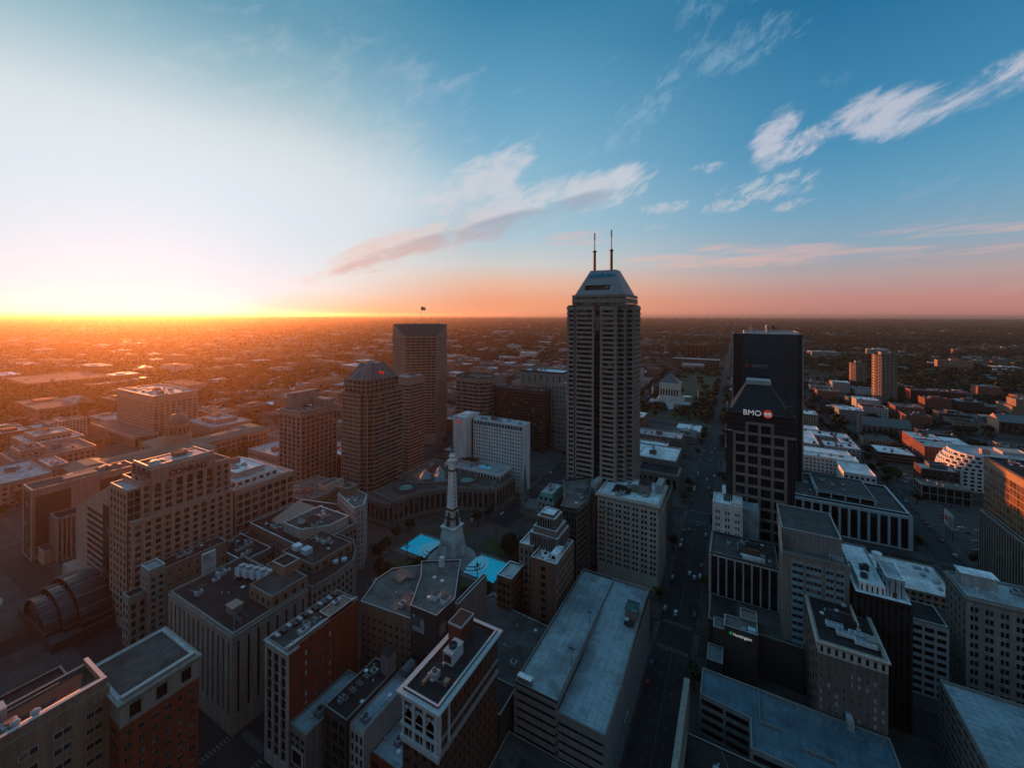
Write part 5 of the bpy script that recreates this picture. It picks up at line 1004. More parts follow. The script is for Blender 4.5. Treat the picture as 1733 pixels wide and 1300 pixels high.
t = Bld('museum', 'building with a large white sloping roof plane at the left edge', 'building'); t.mass((-1080, 215, -1000, 262), 0, 20, core='tan', roof='grav', par=1, spec=W(bay=8, fl=2, p=4, s_=5, pr=.4, m='tan', g='gl_warm')); b = MB(); b.add([(-1078, 262, 21), (-1010, 262, 21), (-1004, 268, 35), (-1060, 268, 28), (-1078, 285, 20), (-1004, 285, 20)], [(0, 1, 2, 3), (3, 2, 5, 4), (1, 5, 2), (0, 3, 4)], 'memb2'); t.part('white_roof', b); t.done()
t = Bld('convention_hall', 'huge low flat-roofed hall in the hazy far left', 'building'); t.mass((-1620, 290, -1424, 430), 0, 15, core='tan', roof='grav', par=1.2, spec=W(bay=18, fl=1, p=6, s_=4, pr=.6, m='tan', g='gl_warm')); t.kit((-1600, 300, -1440, 420), 15, 70, 6); t.done()

# ------------------------------------------------------------------ right side
t = Bld('office_tower', 'black granite tower with white letters and a red roundel, gridded stone windows below', 'tower')
bz = 102.0
t.mass((-5.9, 306, 31.9, 340), 0, 114.3, core='black', roof='tar', par=.8, cop='copd')
F = ((-5.9, 306), (1, 0), (0, -1)); b = MB(); st = 'gridst'; M['gridst'] = mat('brown_grid_stone', (.24, .195, .17), rough=.7, var=.1)
x0 = 4.7; bw = 7.06
for k in range(5): b.fbox(F, x0 + k * bw - .8, x0 + k * bw + .8, 0, 109.1 if k in (1, 2, 3) else bz, 0, .55, st)
for j in range(17):
    z = 108.7 - j * 6.74
    if j == 0: b.fbox(F, x0 + bw - .8, x0 + 3 * bw + .8, z - .8, z + .8, 0, .5, st)
    else: b.fbox(F, x0 - .8, x0 + 4 * bw + .8, z - .8, z + .8, 0, .5, st)
    for k in range(5):
        if j or 0 < k < 4: b.fbox(F, x0 + k * bw - .07, x0 + k * bw + .07, max(0, z - 6.74), z, .55, .60, 'black')
t.part('stone_grid', b)
for j in range(15):
    for k in range(4):
        if j == 0 and k in (0, 3): continue
        t.win.append((-5.9 + x0 + (k + .5) * bw, 306 - .03, 108.7 - (j + 1) * 6.74 + .8, 0, bw - 1.65, 5.1, 'gl_black', 'framed', 3))
b = MB(); b.fbox(F, -.3, 3.7, bz + .4, bz + 1.3, 0, .9, 'stone'); b.fbox(F, 33.5, 38.1, bz - .6, bz + .4, 0, .9, 'stone'); b.fbox(((-5.9, 340), (0, -1), (-1, 0)), 0, 34, bz + .4, bz + 1.2, 0, .5, 'stone')
for k in range(12): b.fbox(((-5.9, 340), (0, -1), (-1, 0)), 1, 33, 8 + k * 7.8, 8.6 + k * 7.8, 0, .3, 'bronze')
t.part('ledge', b)
b = MB()
for z in (105.3, 108.6, 111.9):        # panel joints of the polished granite
    b.fbox(F, 0, x0 + bw - .9, z, z + .06, 0, .03, 'steel'); b.fbox(F, x0 + 3 * bw + .9, 37.8, z, z + .06, 0, .03, 'steel')
for u in (1.2, 2.4, 35, 36.4): b.fbox(F, u, u + .06, 0, bz - 1, 0, .03, 'steel')
t.part('panel_joint', b)
b = MB(); lo = rectp((-3.8, 307.5, 30, 338)); hi = rectp((5.8, 318.5, 19.9, 330)); b.frustum(lo, 114.6, hi, 132, 'black3'); M['black3'] = mat('black_slate_roof', (.022, .022, .025), rough=.55, var=.15); b.box(5.8, 318.3, 132, 19.9, 330, 134.8, 'pale'); t.part('pyramid_roof', b)
b = MB(); b.box(28, 307.2, 114.8, 31.5, 310.2, 121.2, 'dkgrey'); b.box(-5.6, 307.2, 114.8, -3.4, 312.2, 117, 'dkgrey'); t.part('corner_turret', b)
t.foot.append((-5.9, 306, 31.9, 340, 114)); r = t.done()
sign(r, 'BMO', (3.6, 305.5, 114.0), 0, 4.8, 'white_s', depth=.5)
b = MB(); n = 28; RC = (17.4, 115.6); b.add([(RC[0] + 2.6 * math.cos(2 * math.pi * i / n), 305.2, RC[1] + 2.6 * math.sin(2 * math.pi * i / n)) for i in range(n)] + [(RC[0] + 2.6 * math.cos(2 * math.pi * i / n), 305.8, RC[1] + 2.6 * math.sin(2 * math.pi * i / n)) for i in range(n)], [tuple(range(n)), tuple(range(2 * n - 1, n - 1, -1))] + [(i, i + n, (i + 1) % n + n, (i + 1) % n) for i in range(n)], 'red_s'); o = b.obj('roundel', None); o.parent = r; o.location = -r.location
b = MB()
zb = 114.3; cxr = RC[0]; pts = [(-1.7, 0), (-1.7, 1.9), (-1.05, 2.5), (0, 1.7), (1.05, 2.5), (1.7, 1.9), (1.7, 0)]
b.add([(cxr + x, 305.12, zb + z) for x, z in pts], [(0, 1, 2, 3), (0, 3, 6), (6, 3, 4, 5)], 'white_s'); b.add([(cxr + x, 305.05, zb + z) for x, z in ((-.9, .55), (-.9, 1.3), (0, .75), (.9, 1.3), (.9, .55))], [(0, 2, 1), (0, 4, 2), (4, 3, 2)], 'blue_s'); b.add([(cxr + x, 305.08, zb + z) for x, z in ((-1.7, .35), (-1.7, .5), (1.7, .5), (1.7, .35))], [(0, 1, 2, 3)], 'blue_s')
o = b.obj('roundel_emblem', None); o.parent = r; o.location = -r.location
t = Bld('office_tower', 'tall dark glass tower with reflections, standing behind the black granite tower', 'tower')
M['mirror'] = glass('mirror_curtain_glass', (.030, .055, .070), rough=.05, vari=.15, spec=1.0, blinds=0, jt=.012)
cw = W(p=.12, s_=.35, pr=.10, sr=.14, m='mull', g='mirror', fr='framed', panes=1); M['mull'] = mat('curtain_wall_mullion', (.055, .055, .055), rough=.4)
t.mass((-3.4, 456, 53, 498), 0, 160, core='black', roof='grav', par=.8, cop='white', faces={'W': W(cw, n=8, fl=20)})
t.face((5.6, 456), (48.6, 456), 0, 147, n=9, fl=37, p=.1, pr=.1, s_=.3, sr=.16, m='mull', g='mirror', fr='framed', panes=2); b = MB(); F = ((-3.4, 456), (1, 0), (0, -1)); b.fbox(F, 9, 52, 147.2, 160.8, 0, .25, 'mirror'); t.part('top_glazing', b)
b = MB(); b.fbox(F, -.6, .5, 0, 160.6, -.3, .7, 'steel'); b.fbox(F, 8.2, 8.9, 0, 161.5, 0, .8, 'mull'); b.fbox(F, 52, 52.6, 0, 147, 0, .6, 'mull'); b.fbox(F, 55.9, 57.0, 0, 158, -.3, .6, 'steel')
for z in (28, 64, 100, 122, 146.9): b.fbox(F, .5, 55.9, z, z + .5, 0, .35, 'mull')
t.part('corner_fin', b); t.mass((6, 457, 50, 496), 160, 162.4, core='white', roof='grav', par=.5, cop='white')
b = MB(); b.lathe([(1.2, 162), (1, 165), (1.8, 166), (1.8, 168.5), (.6, 169.5)], 26, 470, 'alu', 10); b.lathe([(.8, 162), (1.4, 165.5), (1.2, 167.5), (.2, 168.5)], 31, 470, 'red', 10); t.part('antenna_base', b)
b = MB(); b.tube((12, 466, 162), (12, 466, 171), .2, .12, 'alu', 5); t.part('mast', b); t.kit((10, 460, 46, 492), 162.4, 73, 4, False)
M['dimwhite'] = mat('dim_letters', (.45, .45, .45), rough=.4)
r = t.done(); sign(r, 'CIVCO', (12.5, 455.4, 128.6), 0, 4.2, 'dimwhite', depth=.3)
b = MB(); b.box(7.0, 455.3, 128.5, 9.2, 455.8, 132.2, 'dimred'); b.box(9.4, 455.3, 129.6, 11.2, 455.8, 131.4, 'dimred'); M['dimred'] = mat('dim_red_emblem', (.45, .05, .04)); o = b.obj('sign_emblem', None); o.parent = r; o.location = -r.location
# white colonnaded plaza building
t = Bld('office_block', 'low white-columned building with dark bays and broad flat roofs, right of the black towers', 'building')
M['wcol'] = mat('white_stone_columns', (.55, .60, .64), var=.08)
t.mass((43, 419, 115.7, 478), 0, 26, core='black', roof='tar2', par=1.6, cop='wcol', pt=1.2, faces={'S': W(n=12, fl=1, p=1.5, s_=1.2, pr=1.6, sr=1.4, m='wcol', g='gl_black', top=1.8, panes=1), 'E': W(n=9, fl=1, p=1.5, s_=1.2, pr=1.6, sr=1.4, m='wcol', g='gl_black', top=1.8, panes=1)})
t.mass((60, 428, 97.5, 470), 26, 30.5, core='black', roof='tar2', par=1.0, cop='wcol', spec=W(bay=9, fl=1, p=.9, s_=.3, pr=.8, m='wcol', g='gl_black', top=.5)); t.kit((48, 422, 58, 470), 26, 75, 2, False); t.kit((64, 432, 94, 466), 30.5, 76, 3, False); t.done()
# striped block on the street corner
t = Bld('office_block', 'block with tall white fins and dark glass stripes on the main street corner', 'building')
t.mass((-12.9, 260.4, 20.0, 286.6), 0, 42, core='black', roof='tar2', par=1.0, cop='copd', faces={'S': W(n=8, fl=1, p=.75, s_=.15, pr=.7, sr=.05, m='pale', g='gl_black', top=.6, panes=1), 'W': W(n=8, fl=1, p=.75, s_=.15, pr=.7, sr=.05, m='pale', g='gl_black', top=.6, panes=1)})
b = MB(); b.box(3, 263, 42.3, 14, 264.2, 44.4, 'memb'); b.box(3, 264.2, 42.3, 14, 275, 44, 'dkred'); t.part('penthouse', b); t.kit((-10, 266, 18, 284), 42, 77, 5); t.done()
t = Bld('office_block', 'small white block with paired windows at the foot of the black granite tower', 'building')
M['pale2'] = mat('pale_pink_render', (.82, .72, .67), var=.1, streak=True)
t.mass((-12.9, 287, 3.4, 303), 0, 60, core='pale2', roof='memb', par=1.2, cop='memb', faces={'S': W(n=3, fl=14, p=3.0, s_=2.3, pr=.15, m='pale2', g='gl_black', pair=.7, top=2.5, panes=1), 'W': 0})
t.mass((3.4, 292, 12.4, 304), 0, 57.5, core='memb2', roof='memb2', par=.8, cop='memb2')
for k in range(4):
    for j in range(5): b = MB(); b.box(-7 + k * 1.3, 294 + j * 1.7, 60.2, -6.1 + k * 1.3, 295 + j * 1.7, 61.8, 'dkmetal'); t.part('condenser', b)
b = MB(); b.box(-3, 288.3, 60.2, 2.8, 291.5, 62, 'pale2'); t.part('bulkhead', b); t.done()
t = Bld('office_block', 'stepped grey tower with blue spandrel panels, right of the striped block', 'building')
M['spandb'] = mat('blue_spandrel', (.22, .34, .40), rough=.5, var=.15)
t.mass((20.1, 239.5, 45.8, 262), 0, 62, core='stone2', roof='grav', par=1.0, cop='copd', faces={'S': 0, 'W': 0})
for a, w_, n_ in ((24.0, 4.4, 2), (29.6, 5.8, 4), (37.2, 2.8, 2), (41.0, 2.8, 2)): t.face((a - .3, 239.5), (a + w_, 239.5), 0, 60.3, n=n_, fl=17, p=.2, pr=.16, s_=1.9, sr=.1, m='stone', sm='spandb', g='gl_dark', panes=1, top=.8)
t.mass((20.1, 246, 44, 276), 62, 71, core='grey', roof='tar2', par=.8); t.mass((22, 262, 46, 290), 0, 60, core='stone2', roof='tar2', par=1)
b = MB()
for k in range(6): b.tube((39 + k * .9, 243, 62.2), (39.5 + k * .9, 244.5, 67), .15, .1, 'alu', 4)
b.box(38.5, 243.5, 64, 44.5, 244, 64.3, 'alu'); b.box(40, 241, 62.2, 44, 243, 64, 'steel'); t.part('antenna_frame', b)
b = MB(); b.add([(19.9, 240, 60), (19.9, 262, 60), (19.9, 262, 70.5), (19.9, 246, 70.5), (19.9, 240, 66)], [(0, 1, 2, 3, 4)][::-1], 'cream'); b.add([(20.09, 240, 60), (20.09, 262, 60), (20.09, 262, 70.5), (20.09, 246, 70.5), (20.09, 240, 66)], [(0, 1, 2, 3, 4)], 'cream'); t.part('side_parapet', b); t.done()
t = Bld('office_block', 'dark ribbed tower topped by a weathered white penthouse and deck', 'building')
M['rib'] = mat('dark_brown_ribs', (.035, .024, .02), rough=.6)
t.mass((47.2, 235.1, 65.5, 262), 0, 54, core='black', roof='memb', par=.9, cop='memb', spec=W(bay=2, fl=1, p=.7, s_=.5, pr=.5, m='rib', g='gl_black', panes=1))
t.mass((49, 238.5, 58, 256), 54, 57.5, core='white', roof='memb', par=.6, cop='memb', spec=W(n=5, fl=1, p=1.2, s_=1.2, pr=.06, m='white', g='gl_black', panes=1)); t.mass((58.5, 239, 64.5, 254), 54, 62, core='memb2', roof='memb2', par=.6, cop='memb', spec=W(n=3, fl=2, p=1.6, s_=2, pr=.06, m='memb2', g='gl_black', panes=1))
b = MB(); b.box(60.5, 238.6, 54.2, 61.8, 239, 56.4, 'dkred'); t.part('door', b)
b = MB(); b.lathe([(.8, 62.2), (.8, 64), (2, 64.2), (2, 64.8)], 59, 256, 'memb', 12); t.part('ventilator', b); t.kit((50, 242, 57, 254), 57.5, 81, 3, False, 'dkmetal')
t.mass((47.2, 262, 62, 292), 0, 50, core='dkgrey', roof='memb', par=.8, cop='memb2'); t.done()
t = Bld('office_block', 'brick and stone tower with rooftop condensers, two blocks below the black towers', 'building')
M['mixb'] = mat('brown_grey_brick', (.20, .15, .125), var=.18, scale=.6, streak=True)
hs = W(p=1.35, s_=1.55, pr=.2, m='mixb', g='gl_lite', fr='frame', panes=1)
t.mass((29.6, 208.1, 51.3, 242), 0, 40, core='mixb', roof=None, par=0, faces={'S': W(hs, n=9, fl=11, top=.5, base=3), 'W': W(n=5, fl=8, p=3.5, s_=2, pr=.1, m='mixb', g='gl_black', panes=1)}); t.mass((29.6, 208.1, 51.3, 242), 40, 44, core='cream', roof='tar', par=1.2, cop='copd', pt=.6, faces={'S': W(hs, n=9, fl=1, m='cream', g='gl_black', s_=1.4)}); t.cornice((29.6, 208.1, 51.3, 242), 43.8, 1.0, .9, 'cream')
for k, (x, y, L_) in enumerate(((34.0, 219.5, 6), (37, 215.5, 6), (41.5, 217.5, 6.5), (42.5, 213.0, 7))): b = MB(); b.box(x, y, 44.8, x + L_, y + 2.2, 46.3, 'cooler'); b.box(x + .2, y + .2, 44.2, x + L_ - .2, y + 2, 44.8, 'dkmetal'); [b.lathe([(.8, 46.3), (.85, 46.6)], x + 1.2 + j * 1.9, y + 1.1, 'steel', 10) for j in range(3)]; t.part('condenser', b)
b = MB(); b.box(45.5, 224, 44.2, 46.0, 238, 46.5, 'cream'); b.box(46.5, 214, 44.2, 50.7, 218, 47.2, 'stone'); t.part('fire_wall', b); b = MB(); b.lathe([(.2, 45.5), (1, 46.2), (1.1, 46.9)], 43, 236, 'alu', 12); t.part('dish_antenna', b); t.kit((31, 224, 50, 240), 44, 83, 2, False, 'dkmetal'); t.done()
# Huntington-signed block and its podium
t = Bld('bank_building', 'dark blocky building with small green and white sign on its blank front', 'building')
t.mass((-5.0, 227.5, 9.2, 236), 0, 25, core='hunt', roof='grav', par=.7, cop='coping', pt=.4); t.mass((-9.8, 228.5, -5.0, 236), 0, 22, core='hunt', roof='grav', par=.6, cop='coping', pt=.35); t.mass((2.0, 236, 9.2, 244), 0, 25.5, core='hunt', roof='tan', par=.9, cop='coping', pt=.4)
t.mass((-12.5, 236, 28, 258), 0, 20, core='hunt', roof='tar2', par=.9, cop='copd', pt=.5); t.mass((-12, 216, -5.4, 227), 0, 14, core='hunt', roof='slate', par=.7, cop='copd')
for k in range(9): b = MB(); b.box(-12, 238 + k * 2.2, 21.0, 0, 238.6 + k * 2.2, 21.4, 'dkmetal'); t.part('louvre', b)
b = MB(); b.box(5.2, 228, 25.2, 8.4, 230.4, 26.8, 'cooler'); b.box(2.4, 228.2, 25.2, 4.2, 229.6, 26.2, 'alu'); t.part('air_handler', b); t.done()
r = t.root; sign(r, 'Huntington', (-1.2, 227.1, 22.2), 0, 1.75, 'white_s', depth=.3, bold=.03)
b = MB(); n = 6; b.add([(-2.2 + .75 * math.cos(R(60 * i)), 227.1, 22.8 + .75 * math.sin(R(60 * i))) for i in range(6)] + [(-2.2 + .75 * math.cos(R(60 * i)), 227.45, 22.8 + .75 * math.sin(R(60 * i))) for i in range(6)], [tuple(range(6))] + [(i, i + 6, (i + 1) % 6 + 6, (i + 1) % 6) for i in range(6)], 'green_s'); o = b.obj('sign_emblem', None); o.parent = r; o.location = -r.location
t = Bld('parking_deck', 'teal-grey rooftop parking deck with painted bays, bottom right', 'garage')
dp = ensure_ccw([(-13.2, 206.5), (8.6, 210.2), (51.8, 209.0), (56, 178), (58, 140), (30, 140), (18.1, 168), (10.8, 177), (5.3, 183), (-12.3, 193.5)])
dp = ensure_ccw([(-13.2, 206.5), (8.6, 206.5), (29.2, 206.3), (51.5, 206.3), (52.5, 150), (19, 150), (18.5, 177), (5.3, 177), (5.3, 190), (-13.2, 192)])
t.mass(dp, 0, 16, core='grey', roof='deckb', par=1.0, cop='copd', pt=.35, spec=W(bay=9, fl=4, p=1, s_=1.6, pr=.3, sr=.4, m='grey', g='gl_black', panes=1))
b = MB()
for k in range(15): x = 12 + k * 2.7; b.add([(x, 205.5, 16.19), (x + .12, 205.5, 16.19), (x - 2.4, 200.9, 16.19), (x - 2.52, 200.9, 16.19)], [(0, 3, 2, 1)], 'yel')
for k in range(8): b.box(8.9, 181 + k * 2.7, 16.18, 13.2, 181.1 + k * 2.7, 16.2, 'yel'); b.box(33, 162 + k * 2.7, 16.18, 38, 162.1 + k * 2.7, 16.2, 'yel'); b.box(20, 158 + k * 2.7, 16.18, 24.6, 158.1 + k * 2.7, 16.2, 'yel'); b.box(38.4, 162 + k * 2.7, 16.18, 43, 162.1 + k * 2.7, 16.2, 'paint')
t.part('bay_marking', b)
for r_ in ((8.4, 190, 8.8, 206), (8.8, 190, 16, 190.4), (22, 185.8, 32, 186.2), (32, 160, 32.4, 186), (32.6, 178, 44, 178.4)): b = MB(); b.box(r_[0], r_[1], 16.1, r_[2], r_[3], 17.2, 'grey'); t.part('deck_wall', b)
b = MB(); b.box(38.5, 203.5, 16.2, 40.4, 209, 20, 'memb2'); t.part('stair_shelter', b); t.done()
t = Bld('building_site', 'dark unfinished roof with beams and a long pale parapet, beside the main street', 'building')
t.mass((-17, 120, 18.3, 176), 0, 12, core='hunt', roof='tar', par=.8, cop='copd'); b = MB(); b.box(-19.4, 120, 0, -17.2, 191, 22, 'stone'); t.part('long_parapet', b)
g = random.Random(9)
for k in range(9): b = MB(); x, y = g.uniform(-14, 10), g.uniform(135, 172); b.tube((x, y, 13), (x + g.uniform(-3, 3), y + g.uniform(-3, 3), 13 + g.uniform(2, 8)), .2, .15, 'steel' if k % 2 else 'tan', 5); t.part('beam', b)
for k in range(3): b = MB(); b.lathe([(1.2, 12.2), (1.2, 15), (.3, 15.6)], -6 + k * 5, 165 - k * 9, 'alu', 10); t.part('ventilator', b)
t.kit((-14, 124, 15, 172), 12, 87, 5, True, 'steel'); t.done()
t = Bld('office_block', 'small grey block with white frame grid and open roof beams, lower right', 'building')
t.mass((73, 262, 85.6, 278), 0, 34, core='stone2', roof='tar', par=.9, cop='memb2', faces={'S': W(n=3, fl=9, p=.9, s_=1.6, pr=.3, m='wcol2', g='gl_black', panes=2, top=1), 'W': W(n=4, fl=9, p=1.5, s_=2, pr=.2, m='stone2', g='gl_black')}); M['wcol2'] = mat('grey_white_frame', (.36, .38, .40), var=.1)
for k in range(6): b = MB(); b.box(66, 276 + k * 3, 30, 78, 276.4 + k * 3, 30.6, 'wcol2'); t.part('roof_beam', b)
t.mass((64, 274, 80, 296), 0, 29, core='dkgrey', roof='tar', par=.6); t.kit((66, 278, 79, 294), 29, 89, 3, False); t.done()
t = Bld('office_block', 'cream stone block with bay windows at the lower right edge', 'building')
t.mass((92, 263, 135, 284), 0, 50, core='stone', roof='memb2', par=1.2, cop='memb2', faces={'S': W(n=9, fl=11, p=2.0, s_=1.6, pr=.3, m='stone', g='gl_black', fr='framew', pair=.2, top=2.5, base=3, panes=1), 'W': W(n=5, fl=11, p=2.6, s_=2, pr=.2, m='stone', g='gl_black', top=2.5, base=3, panes=1)})
t.cornice((92, 263, 135, 284), 48.8, 1.5, .9, 'stone'); b = MB(); b.box(94, 274, 50.2, 106, 280, 56, 'white2'); b.box(93.5, 273.5, 56, 106.5, 280.5, 56.3, 'memb'); t.part('penthouse', b)
for k in range(3): b = MB(); b.tube((97 + k * 5, 268, 50.2), (97 + k * 5, 268, 53.4), .18, .18, 'memb', 5); b.tube((96 + k * 5, 268, 53), (98 + k * 5, 268, 53), .15, .15, 'memb', 5); t.part('pipe_vent', b)
t.kit((110, 266, 132, 282), 50, 90, 5); t.done()
t = Bld('parking_garage', 'garage with ribbed pale blue roof in the bottom right corner', 'garage')
t.mass((73.6, 188, 120, 232), 0, 28, core='grey', roof='deckm', par=1.1, cop='copd', pt=.4, faces={'W': W(n=9, fl=8, p=.7, s_=1.6, pr=.3, sr=.45, m='stone2', g='gl_black', panes=1), 'S': W(n=8, fl=8, p=.7, s_=1.6, pr=.3, m='grey', g='gl_black', panes=1)})
b = MB()
for k in range(16): b.box(75, 190 + k * 2.6, 28.18, 84, 190.12 + k * 2.6, 28.2, 'paint'); b.box(92, 190 + k * 2.6, 28.18, 104, 190.12 + k * 2.6, 28.2, 'paint')
t.part('bay_marking', b); b = MB(); b.tube((83, 196, 28), (83, 196, 33), .5, .4, 'dkgrey', 8); t.part('column_stub', b); t.done()
t = Bld('office_building', 'copper-lit glass office block at the right edge, its west front glowing orange', 'building')
M['gl_cop'] = glass('reflective_bronze_glass', (.13, .062, .025), rough=.22, vari=.5, spec=.9, blinds=0)
og = W(p=.3, s_=.55, pr=.15, sr=.3, m='mull2', g='gl_cop', fr='framed', panes=2, top=4.5); M['mull2'] = mat('tan_metal_louvre', (.36, .23, .14), rough=.5, var=.1)
t.mass((148.2, 355.4, 198, 399.7), 0, 82, core='bronze', roof='tar', par=1.0, cop='copd', faces={'W': W(og, n=12, fl=17), 'S': W(og, n=10, fl=17)}); t.mass((166, 369, 188, 392), 82, 91, core='mull2', roof='tar2', par=.8)
t.mass((144.9, 344, 147.6, 396), 0, 47, core='stone2', roof='tar', par=.6, faces={'W': W(n=18, fl=1, p=1.0, s_=.8, pr=.5, m='stone2', g='gl_warm', panes=1)}); t.kit((153, 360, 164, 395), 82, 93, 3, False); t.done()
t = Bld('billboard', 'billboard with red and white poster on a low roof, right middle', 'billboard', at=(150.5, 459)); M['poster'] = mat('poster_pale', (.45, .48, .50), var=.1)
b = MB(); b.box(150.1, 451, 8, 150.7, 467, 20, 'wcol2'); b.box(149.9, 451.6, 8.6, 150.1, 466.4, 19.4, 'poster'); b.box(149.8, 460, 12, 149.9, 465, 16, 'dimred'); b.box(149.8, 453, 10, 149.9, 455, 18, 'slate'); b.box(149.8, 456.5, 10, 149.9, 458.5, 18, 'slate'); t.part('panel', b); b = MB(); [b.tube((150.6, y, -.2), (150.6, y, 8), .3, .3, 'dkmetal', 6) for y in (453, 459, 465)]; t.part('post', b); t.done()
# residential and civic blocks, right middle
t = Bld('apartment_block', 'white apartment block with curved stepped balconies, right middle', 'building')
fw = W(fh=3.3, p=1.2, s_=1.35, pr=.5, m='white', g='gl_black', panes=1)
for k, (z0, z1, dx) in enumerate(((0, 20, 0), (20, 24, 1), (24, 28, 3), (28, 32, 6), (32, 36, 9))):
    c_ = (205 + dx, 600); P = [(c_[0] - 14 * math.cos(R(a)) , 612 - 0 + 22 * math.sin(R(a))) for a in range(-80, 81, 20)] + [(262, 640), (262, 598), (228, 590)]
    P = ensure_ccw([(x, y) for x, y in P]); t.mass(P, z0, z1, core='white', roof='memb2', par=.9, cop='white', spec=W(bay=5, fl=max(1, round((z1 - z0) / 4)), p=2.0, s_=1.8, pr=.3, m='white', g='gl_black', panes=1))
b = MB(); b.box(222, 604, 36, 228, 610, 41, 'pink2'); b.box(240, 612, 36, 256, 630, 39, 'pale'); t.part('penthouse', b); t.done()
t = Bld('apartment_block', 'red brick block with white roof, orange-lit end and dormers, right middle', 'building'); t.mass((197, 700, 226, 742), 0, 22, core='red', roof='memb', par=1, cop='memb', spec=W(bay=3.4, fl=5, p=1.7, s_=2, pr=.2, m='red', g='gl_lite', fr='framew', top=1, panes=1)); t.mass((226, 704, 250, 742), 0, 20, core='dkred', roof='memb', par=.8, spec=W(bay=4, fl=4, p=2, s_=2, pr=.2, m='dkred', g='gl_dark', top=1)); t.kit((200, 706, 222, 738), 22, 95, 3, True, 'memb'); t.done()
t = Bld('office_block', 'brick loft block with arched attic, in front of the white balconied apartments', 'building'); t.mass((168, 576, 196, 596), 0, 20, core='dkred', roof='memb2', par=1, cop='stone', spec=W(bay=4, fl=4, p=1.4, s_=1.6, pr=.3, m='dkred', g='gl_dark', fr='framew', panes=1)); t.mass((176, 583, 190, 595), 20, 24, core='slate', roof='tar', par=.5); t.done()
t = Bld('parking_garage', 'low garage with pale square openings, right middle', 'garage'); t.mass((158, 541, 192, 560), 0, 14, core='dkgrey', roof='grav', par=.8, cop='memb2', spec=W(bay=6, fl=2, p=.7, s_=.7, pr=.4, m='stone', g='gl_black', panes=1)); t.kit((160, 544, 190, 558), 14, 96, 3, False); t.done()
t = Bld('apartment_block', 'white-roofed courtyard apartment block right of the dark glass tower', 'building')
for r_ in ((58, 640, 92, 716), (92, 690, 132, 716), (98, 640, 132, 664), (118, 664, 132, 690)): t.mass(r_, 0, 15, core='pale', roof='memb', par=1, cop='memb', spec=W(bay=4, fl=4, p=1.8, s_=1.7, pr=.25, m='pale', g='gl_dark', top=1, panes=1)); t.kit((r_[0] + 2, r_[1] + 2, r_[2] - 2, r_[3] - 2), 15, int(r_[0]), 5, False, 'dkmetal')
t.done()
t = Bld('apartment_block', 'long white apartment block with punched square windows behind the columned building', 'building'); t.mass((58, 578, 118, 596), 0, 17, core='white', roof='memb', par=1.1, cop='memb', spec=W(bay=3.8, fl=4, p=2, s_=2, pr=.25, m='white', g='gl_dark', top=1, panes=1)); t.mass((98, 540, 124, 578), 0, 15, core='white', roof='memb', par=1.1, cop='memb', spec=W(bay=4, fl=3, p=2, s_=2, pr=.25, m='white', g='gl_dark', top=1)); t.mass((60, 600, 116, 622), 0, 16, core='pale', roof='memb', par=.8, cop='memb'); t.kit((62, 580, 112, 594), 17, 97, 5, False); t.done()
t = Bld('apartment_block', 'low white garage-like block with banded floors, just right of the dark glass tower', 'building'); t.mass((66, 730, 104, 752), 0, 13, core='white', roof='memb', par=1, cop='memb', spec=W(bay=8, fl=4, p=.8, s_=1.2, pr=.3, m='white', g='gl_black', panes=1)); t.done()
# memorial mall
t = Bld('war_memorial', 'square limestone memorial with columns and stepped pyramid roof in a park', 'memorial')
wz = mat('memorial_limestone', (.74, .70, .64), var=.1, streak=True); M['wml'] = wz
t.mass((-140, 850, -92, 900), 0, 12, core='wml', roof='memb2', par=1); t.mass((-152, 842, -130, 862), 0, 9, core='wml', roof='memb2', par=.7, spec=W(bay=4, fl=1, p=1.6, s_=2, pr=.3, m='wml', g='gl_dark')); t.mass((-102, 842, -78, 862), 0, 9, core='wml', roof='memb2', par=.7, spec=W(bay=4, fl=1, p=1.6, s_=2, pr=.3, m='wml', g='gl_dark'))
t.mass((-134.5, 862, -99.5, 897), 12, 44, core='wml', roof=None, par=0, faces={'S': W(n=7, fl=1, p=2.2, s_=1, pr=1.2, m='wml', g='gl_black', top=12, base=7, panes=1), 'E': W(n=7, fl=1, p=2.2, s_=1, pr=1.2, m='wml', g='gl_black', top=12, base=7, panes=1)})
b = MB()
for k in range(8): f = k / 8; w = 17.5 * (1 - f) ; zz = 44 + k * 2.1; b.frustum(rectp((-117 - w, 879.5 - w, -117 + w, 879.5 + w)), zz, rectp((-117 - w + 1.2, 879.5 - w + 1.2, -117 + w - 1.2, 879.5 + w - 1.2)) if w > 1.5 else rectp((-117.1, 879.4, -116.9, 879.6)), zz + 2.1, 'slate')
t.part('pyramid_roof', b); b = MB()
for k in range(10): b.box(-128 + k * .1, 826 + k * 2.2, -.2, -106 - k * .1, 850, .2 + k * .7, 'wml')
t.part('stair', b); t.done()
for x, y, lb in ((-158, 915, 'pale obelisk column left of the square memorial'), (-69, 922, 'pale obelisk column right of the square memorial')):
    t = Bld('column', lb, 'column', at=(x, y)); b = MB(); b.frustum(sq(1.6, 0, x, y), 0, sq(1.1, 0, x, y), 24, 'wml'); b.frustum(sq(1.4, 0, x, y), 24, sq(.1, 0, x, y), 26, 'wml'); t.part('shaft', b); b = MB(); b.frustum(sq(3, 0, x, y), -.2, sq(2.4, 0, x, y), 2, 'wml'); t.part('plinth', b); t.done()
t = Bld('library', 'pale columned library building at the far end of the park', 'library'); t.mass((-160, 1478, -95, 1505), 0, 16, core='wml', roof='memb2', par=1.2, spec=W(bay=5, fl=1, p=1.6, s_=2, pr=1, m='wml', g='gl_dark', top=3)); t.done()
